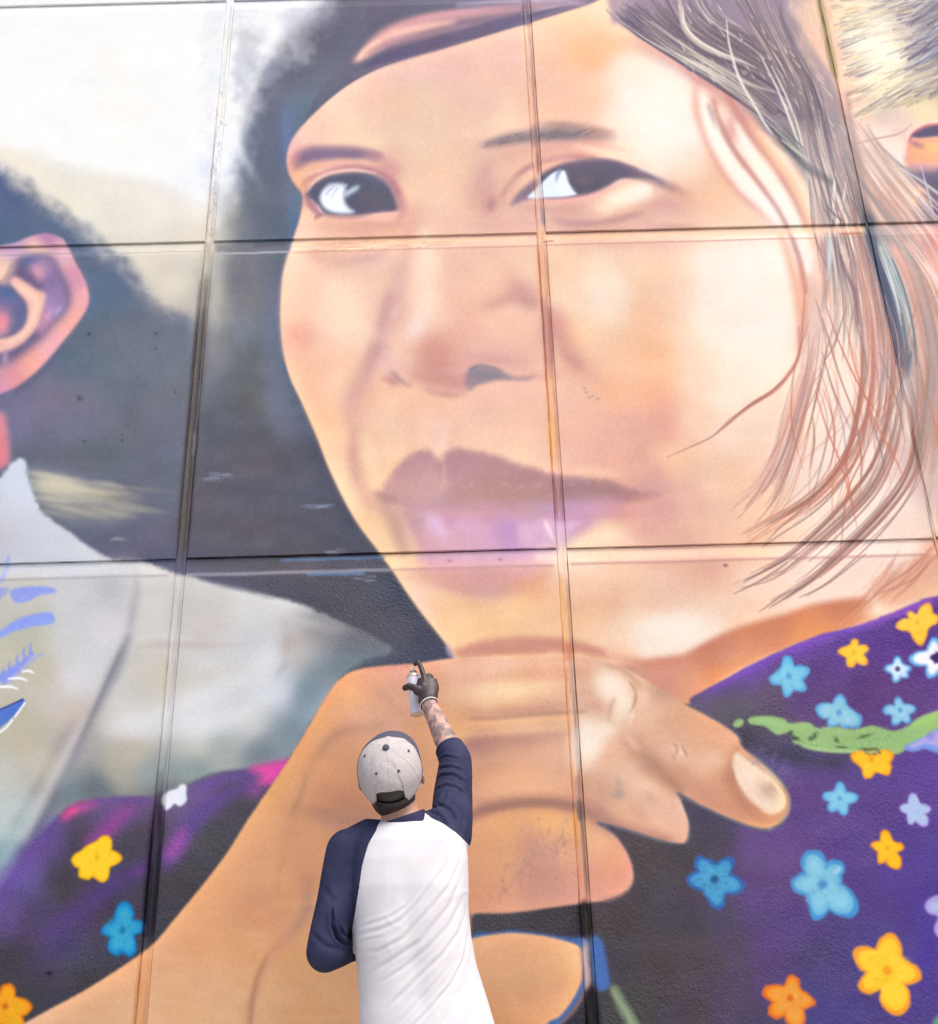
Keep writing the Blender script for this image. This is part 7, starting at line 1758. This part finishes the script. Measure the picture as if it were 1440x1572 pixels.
# trousers and shoes
fuse('trousers', [tube([(-.235, 3.0, .95), (-.25, 3.0, .51), (-.262, 2.965, .085)], [(.098, .1), (.075, .078), (.062, .066)], 24), tube([(-.055, 3.0, .95), (-.04, 3.035, .51), (-.02, 3.03, .085)], [(.098, .1), (.075, .078), (.062, .066)], 24), ell((-.145, 3.0, .935), (.182, .118, .09))], .009, 5, M_DENIM, body)
for (x, y) in ((-.266, 3.02), (-.014, 3.09)):
    sh = fuse('shoe', [ell((x, y + .02, .06), (.048, .14, .045)), ell((x, y - .06, .085), (.042, .055, .06)), tube([(x, y - .1, .03), (x, y + .13, .03)], [(.045, .028), (.044, .028)], 20)], .006, 4, M_SHOE, body)
    V, F = [], []
    n_ = 32
    for zz in (0.001, .024):
        for i in range(n_):
            t = 2 * math.pi * i / n_
            V.append((x + .052 * math.cos(t) * (1 - .12 * (math.sin(t) < 0)), y + .01 + .152 * math.sin(t), zz))
    F = [(i, (i + 1) % n_, n_ + (i + 1) % n_, n_ + i) for i in range(n_)] + [tuple(range(n_ - 1, -1, -1)), tuple(range(n_, 2 * n_))]
    sl_ = mesh_obj('sole', V, F, M_SOLE, sh)

# glove with a pale cuff edge
glove = fuse('glove', hand(RW, RPTS, {k2: v * 1.06 for k2, v in RRAD.items()}) + palm_r + [tube([WRR - ax_ * .004, WRR + ax_ * .03], [(.031, .031), (.031, .026)], 24)], .0022, 3, M_GLOVE, body)
rb = band('cuff', WRR - ax_ * .004, e1 * .0315, e2 * .0315, ax_, .004, .0016, M_CUFF, glove, 40)

# hair under the cap: short crop at the nape and temples
n_ = 40
V, F = [], []
rh = random.Random(4)
for i in range(9):
    f = i / 8
    for k2 in range(n_ + 1):
        an = math.radians(-200 + 220 * k2 / n_)                        # round the back from ear to ear
        low = -.072 - .022 * math.exp(-((an + math.pi / 2) / .8) ** 2)
        z = .0 + (low - 0) * f
        k3 = math.sqrt(max(.05, 1 - ((z - .012) / .104) ** 2))
        rr = 1.045 if i < 8 else .985
        V.append(hp(.074 * k3 * math.cos(an) * rr, .093 * k3 * math.sin(an) * rr - .002, z + (rh.gauss(0, .0012) if i > 6 else 0)))
for i in range(8):
    for k2 in range(n_):
        q = i * (n_ + 1) + k2
        F.append((q, q + 1, q + n_ + 2, q + n_ + 1))
mesh_obj('hair', V, F, M_HAIR, body, True)
v, f = hell((0, -.042, -.070), (.066, .062, .058))
mesh_obj('nape_hair', v, f, M_HAIR, body, True)
for s in (-1, 1):                                                       # beard along the jaw
    v, f = hell((.063 * s, .012, -.066), (.012, .036, .026))
    mesh_obj('beard', v, f, M_HAIR, body, True)

# --- the cap: six panels, button, eyelets, snap strap, brim -------------------------------
CA, CBK, CFR, CH_ = .0945, .118, .106, .104
def cap_pt(an, el, g=0.0):
    """an: 0 = right, 90 = front; el: 0 rim .. 90 crown"""
    x, y, z = math.cos(an) * math.cos(el), math.sin(an) * math.cos(el), math.sin(el)
    fb = CFR if y > 0 else CBK
    sq = 1 + .045 * math.sin(2 * el) ** 2
    return hp(x * (CA + g) * sq, y * (fb + g) * sq - .004, .004 + z * (CH_ + g))
def rim_el(an):
    """lowest elevation of the crown: dips at the back, arched opening above the strap"""
    d = math.degrees((an + math.pi / 2 + math.pi) % (2 * math.pi) - math.pi)
    e = -9 + 4 * (1 - math.cos(math.radians(d))) * .5
    if abs(d) < 27:
        e = 25 - 9 * (d / 27) ** 4
    return math.radians(e)
cap = None
for kp in range(6):
    a0, a1 = math.radians(30 + 60 * kp), math.radians(90 + 60 * kp)
    V, F = [], []
    nu, nvv = 26, 20
    for i in range(nu + 1):
        u = i / nu
        an = a0 + (a1 - a0) * u
        seam = min(u, 1 - u)
        g = -.00012 * math.exp(-(seam / .03) ** 2) + .0003 * math.sin(u * math.pi)
        lo = rim_el(an if 0 < i < nu else a0 + (a1 - a0) * min(max(u, .002), .998))
        for j in range(nvv + 1):
            el_ = lo + (math.pi / 2 - lo) * j / nvv
            w_ = .0009 * math.sin(an * 5 + j * .7) * math.sin(j * .35)
            V.append(cap_pt(an, el_, g + w_))
    for i in range(nu):
        for j in range(nvv):
            q = i * (nvv + 1) + j
            F.append((q, q + nvv + 1, q + nvv + 2, q + 1))
    if cap is None:
        cap = bpy.data.objects.new('cap', None); COL.objects.link(cap); cap.parent = body; cap.location = (0, 0, 0)
    ctr = math.degrees((a0 + a1) / 2) % 360
    p_ = mesh_obj('crown_panel', V, F, M_CAPN if 20 < ctr < 160 and abs(ctr - 90) > 1 and False else M_CAP, cap, True)
    sm = p_.modifiers.new('cloth', 'SOLIDIFY'); sm.thickness = .002; sm.offset = -1
def disc(name, an, el_, r_, mat, h=.0015):
    c = cap_pt(an, el_, .0008); nn = (c - HC).normalized()
    a = nn.cross(Vector((0, 0, 1))).normalized(); b_ = nn.cross(a).normalized()
    V, F = [], []
    for (rr, hh) in ((r_, -.001), (r_, h * .6), (r_ * .7, h), (0.001, h * 1.1)):
        for i in range(14):
            t = 2 * math.pi * i / 14
            V.append(c + a * (rr * math.cos(t)) + b_ * (rr * math.sin(t)) + nn * hh)
    for q in range(3):
        for i in range(14):
            j = (i + 1) % 14
            F.append((q * 14 + i, q * 14 + j, (q + 1) * 14 + j, (q + 1) * 14 + i))
    return mesh_obj(name, V, F, mat, cap, True)
disc('button', 0, math.radians(89.9), .0098, M_CAPN, .006)
for an in (0, 60, 120, 180, 240, 300):
    disc('eyelet', math.radians(an + 0), math.radians(46 if an in (60, 120) else 50), .0042, M_CAPN, .0016)
# charcoal front: the brim and the band of the front panels
V, F = [], []
nu, nvv = 40, 10
for i in range(nu + 1):
    an = math.radians(-8 + 196 * i / nu)
    for j in range(nvv + 1):
        top_ = math.radians(64 - 66 * abs(i / nu - .5) * 2 * abs(i / nu - .5) * 2)
        lo = math.radians(-14)
        V.append(cap_pt(an, lo + (max(top_, math.radians(-12)) - lo) * j / nvv, .0022 if j < nvv else .0004))
for i in range(nu):
    for j in range(nvv):
        q = i * (nvv + 1) + j
        F.append((q, q + nvv + 1, q + nvv + 2, q + 1))
mesh_obj('front_panel', V, F, M_CAPN, cap, True)
V, F = [], []
for i in range(25):
    an = math.radians(20 + 140 * i / 24)
    for j, (g, dz) in enumerate(((0, 0), (.03, -.004), (.06, -.008), (.075, -.011))):
        ex = math.sin((an - math.radians(20)) / math.radians(140) * math.pi) ** .7
        V.append(hp(math.cos(an) * (CA + g * .25 * ex), math.sin(an) * CFR + g * ex * 1.0 - .004, -.018 + dz * ex))
for i in range(24):
    for j in range(3):
        q = i * 4 + j
        F.append((q, q + 4, q + 5, q + 1))
br = mesh_obj('brim', V, F, M_CAPN, cap, True)
sm = br.modifiers.new('thick', 'SOLIDIFY'); sm.thickness = .003
# sweat band seen through the opening, and the strap
V, F = [], []
for i in range(21):
    an = math.radians(-90 - 32 + 64 * i / 20)
    for el_ in (-10, -2, 8, 18, 28):
        V.append(cap_pt(an, math.radians(el_), -.006))
for i in range(20):
    for j in range(4):
        q = i * 5 + j
        F.append((q, q + 5, q + 6, q + 1))
mesh_obj('sweatband', V, F, M_BLACK, cap, True)
V, F = [], []
for i in range(21):
    an = math.radians(-90 - 30 + 60 * i / 20)
    for el_ in (-10, -8, -1, 1):
        V.append(cap_pt(an, math.radians(el_), .0 if el_ in (-10, 1) else .0014))
for i in range(20):
    for j in range(3):
        q = i * 4 + j
        F.append((q, q + 4, q + 5, q + 1))
st = mesh_obj('strap', V, F, M_BLACK, cap, True)
sm = st.modifiers.new('thick', 'SOLIDIFY'); sm.thickness = .0016
for i in range(6):
    c = cap_pt(math.radians(-90 - 14 + 5.6 * i), math.radians(-5), .0016)
    v, f = ell(c, (.0018, .0018, .0018), None, 8, 6)
    mesh_obj('snap', v, f, M_BLACK, st, True)

# --- spray can -----------------------------------------------------------------------
CB, CT = Vector((-.193, 3.452, 1.962)), Vector((-.2085, 3.462, 2.118))
cx_ = (CT - CB).normalized()
q1 = cx_.cross(Vector((0, 1, 0))).normalized(); q2 = cx_.cross(q1).normalized()
can = bpy.data.objects.new('spray_can', None); COL.objects.link(can); can.location = CB
tag(can, 'white aerosol spray can held upright in the black gloved hand in front of the wall', 'spray can')
def lathe(name, prof, mat, parent, n_=36):
    V, F = [], []
    for (h, r_) in prof:
        for i in range(n_):
            t = 2 * math.pi * i / n_
            V.append(cx_ * h + q1 * (r_ * math.cos(t)) + q2 * (r_ * math.sin(t)))
    for k2 in range(len(prof) - 1):
        for i in range(n_):
            j = (i + 1) % n_
            F.append((k2 * n_ + i, k2 * n_ + j, (k2 + 1) * n_ + j, (k2 + 1) * n_ + i))
    F.append(tuple(range(n_ - 1, -1, -1))); F.append(tuple(range((len(prof) - 1) * n_, len(prof) * n_)))
    return mesh_obj(name, V, F, mat, parent, True)
M_CAN = noise_mat('white_can_print', lin((214, 212, 228)), lin((232, 230, 242)), 30, .35, lo=.4, hi=.6)
M_TIN = noise_mat('tin', lin((190, 184, 170)), lin((214, 206, 190)), 40, .35, metal=.6)
M_CON = noise_mat('grey_plastic', lin((110, 104, 112)), lin((130, 122, 130)), 40, .5)
lathe('can_body', [(.004, .0245), (.006, .026), (.135, .026), (.138, .0255)], M_CAN, can)
lathe('base_rim', [(0, .0245), (.001, .0266), (.004, .0268), (.0055, .0262)], M_TIN, can)
lathe('shoulder', [(.136, .0258), (.139, .0262), (.142, .0255), (.149, .021), (.154, .0145), (.157, .012)], M_TIN, can)
lathe('valve_cup', [(.1565, .0125), (.159, .0132), (.161, .012), (.162, .006)], M_CON, can, 24)
noz = lathe('nozzle', [(.1615, .0068), (.164, .0075), (.172, .007), (.174, .0058)], M_CUFF, can, 20)
v, f = ell((cx_ * .170 + Vector((0, .007, 0))), (.0016, .0025, .0016), None, 8, 6)
mesh_obj('nozzle_tip', v, f, M_BLACK, noz, True)
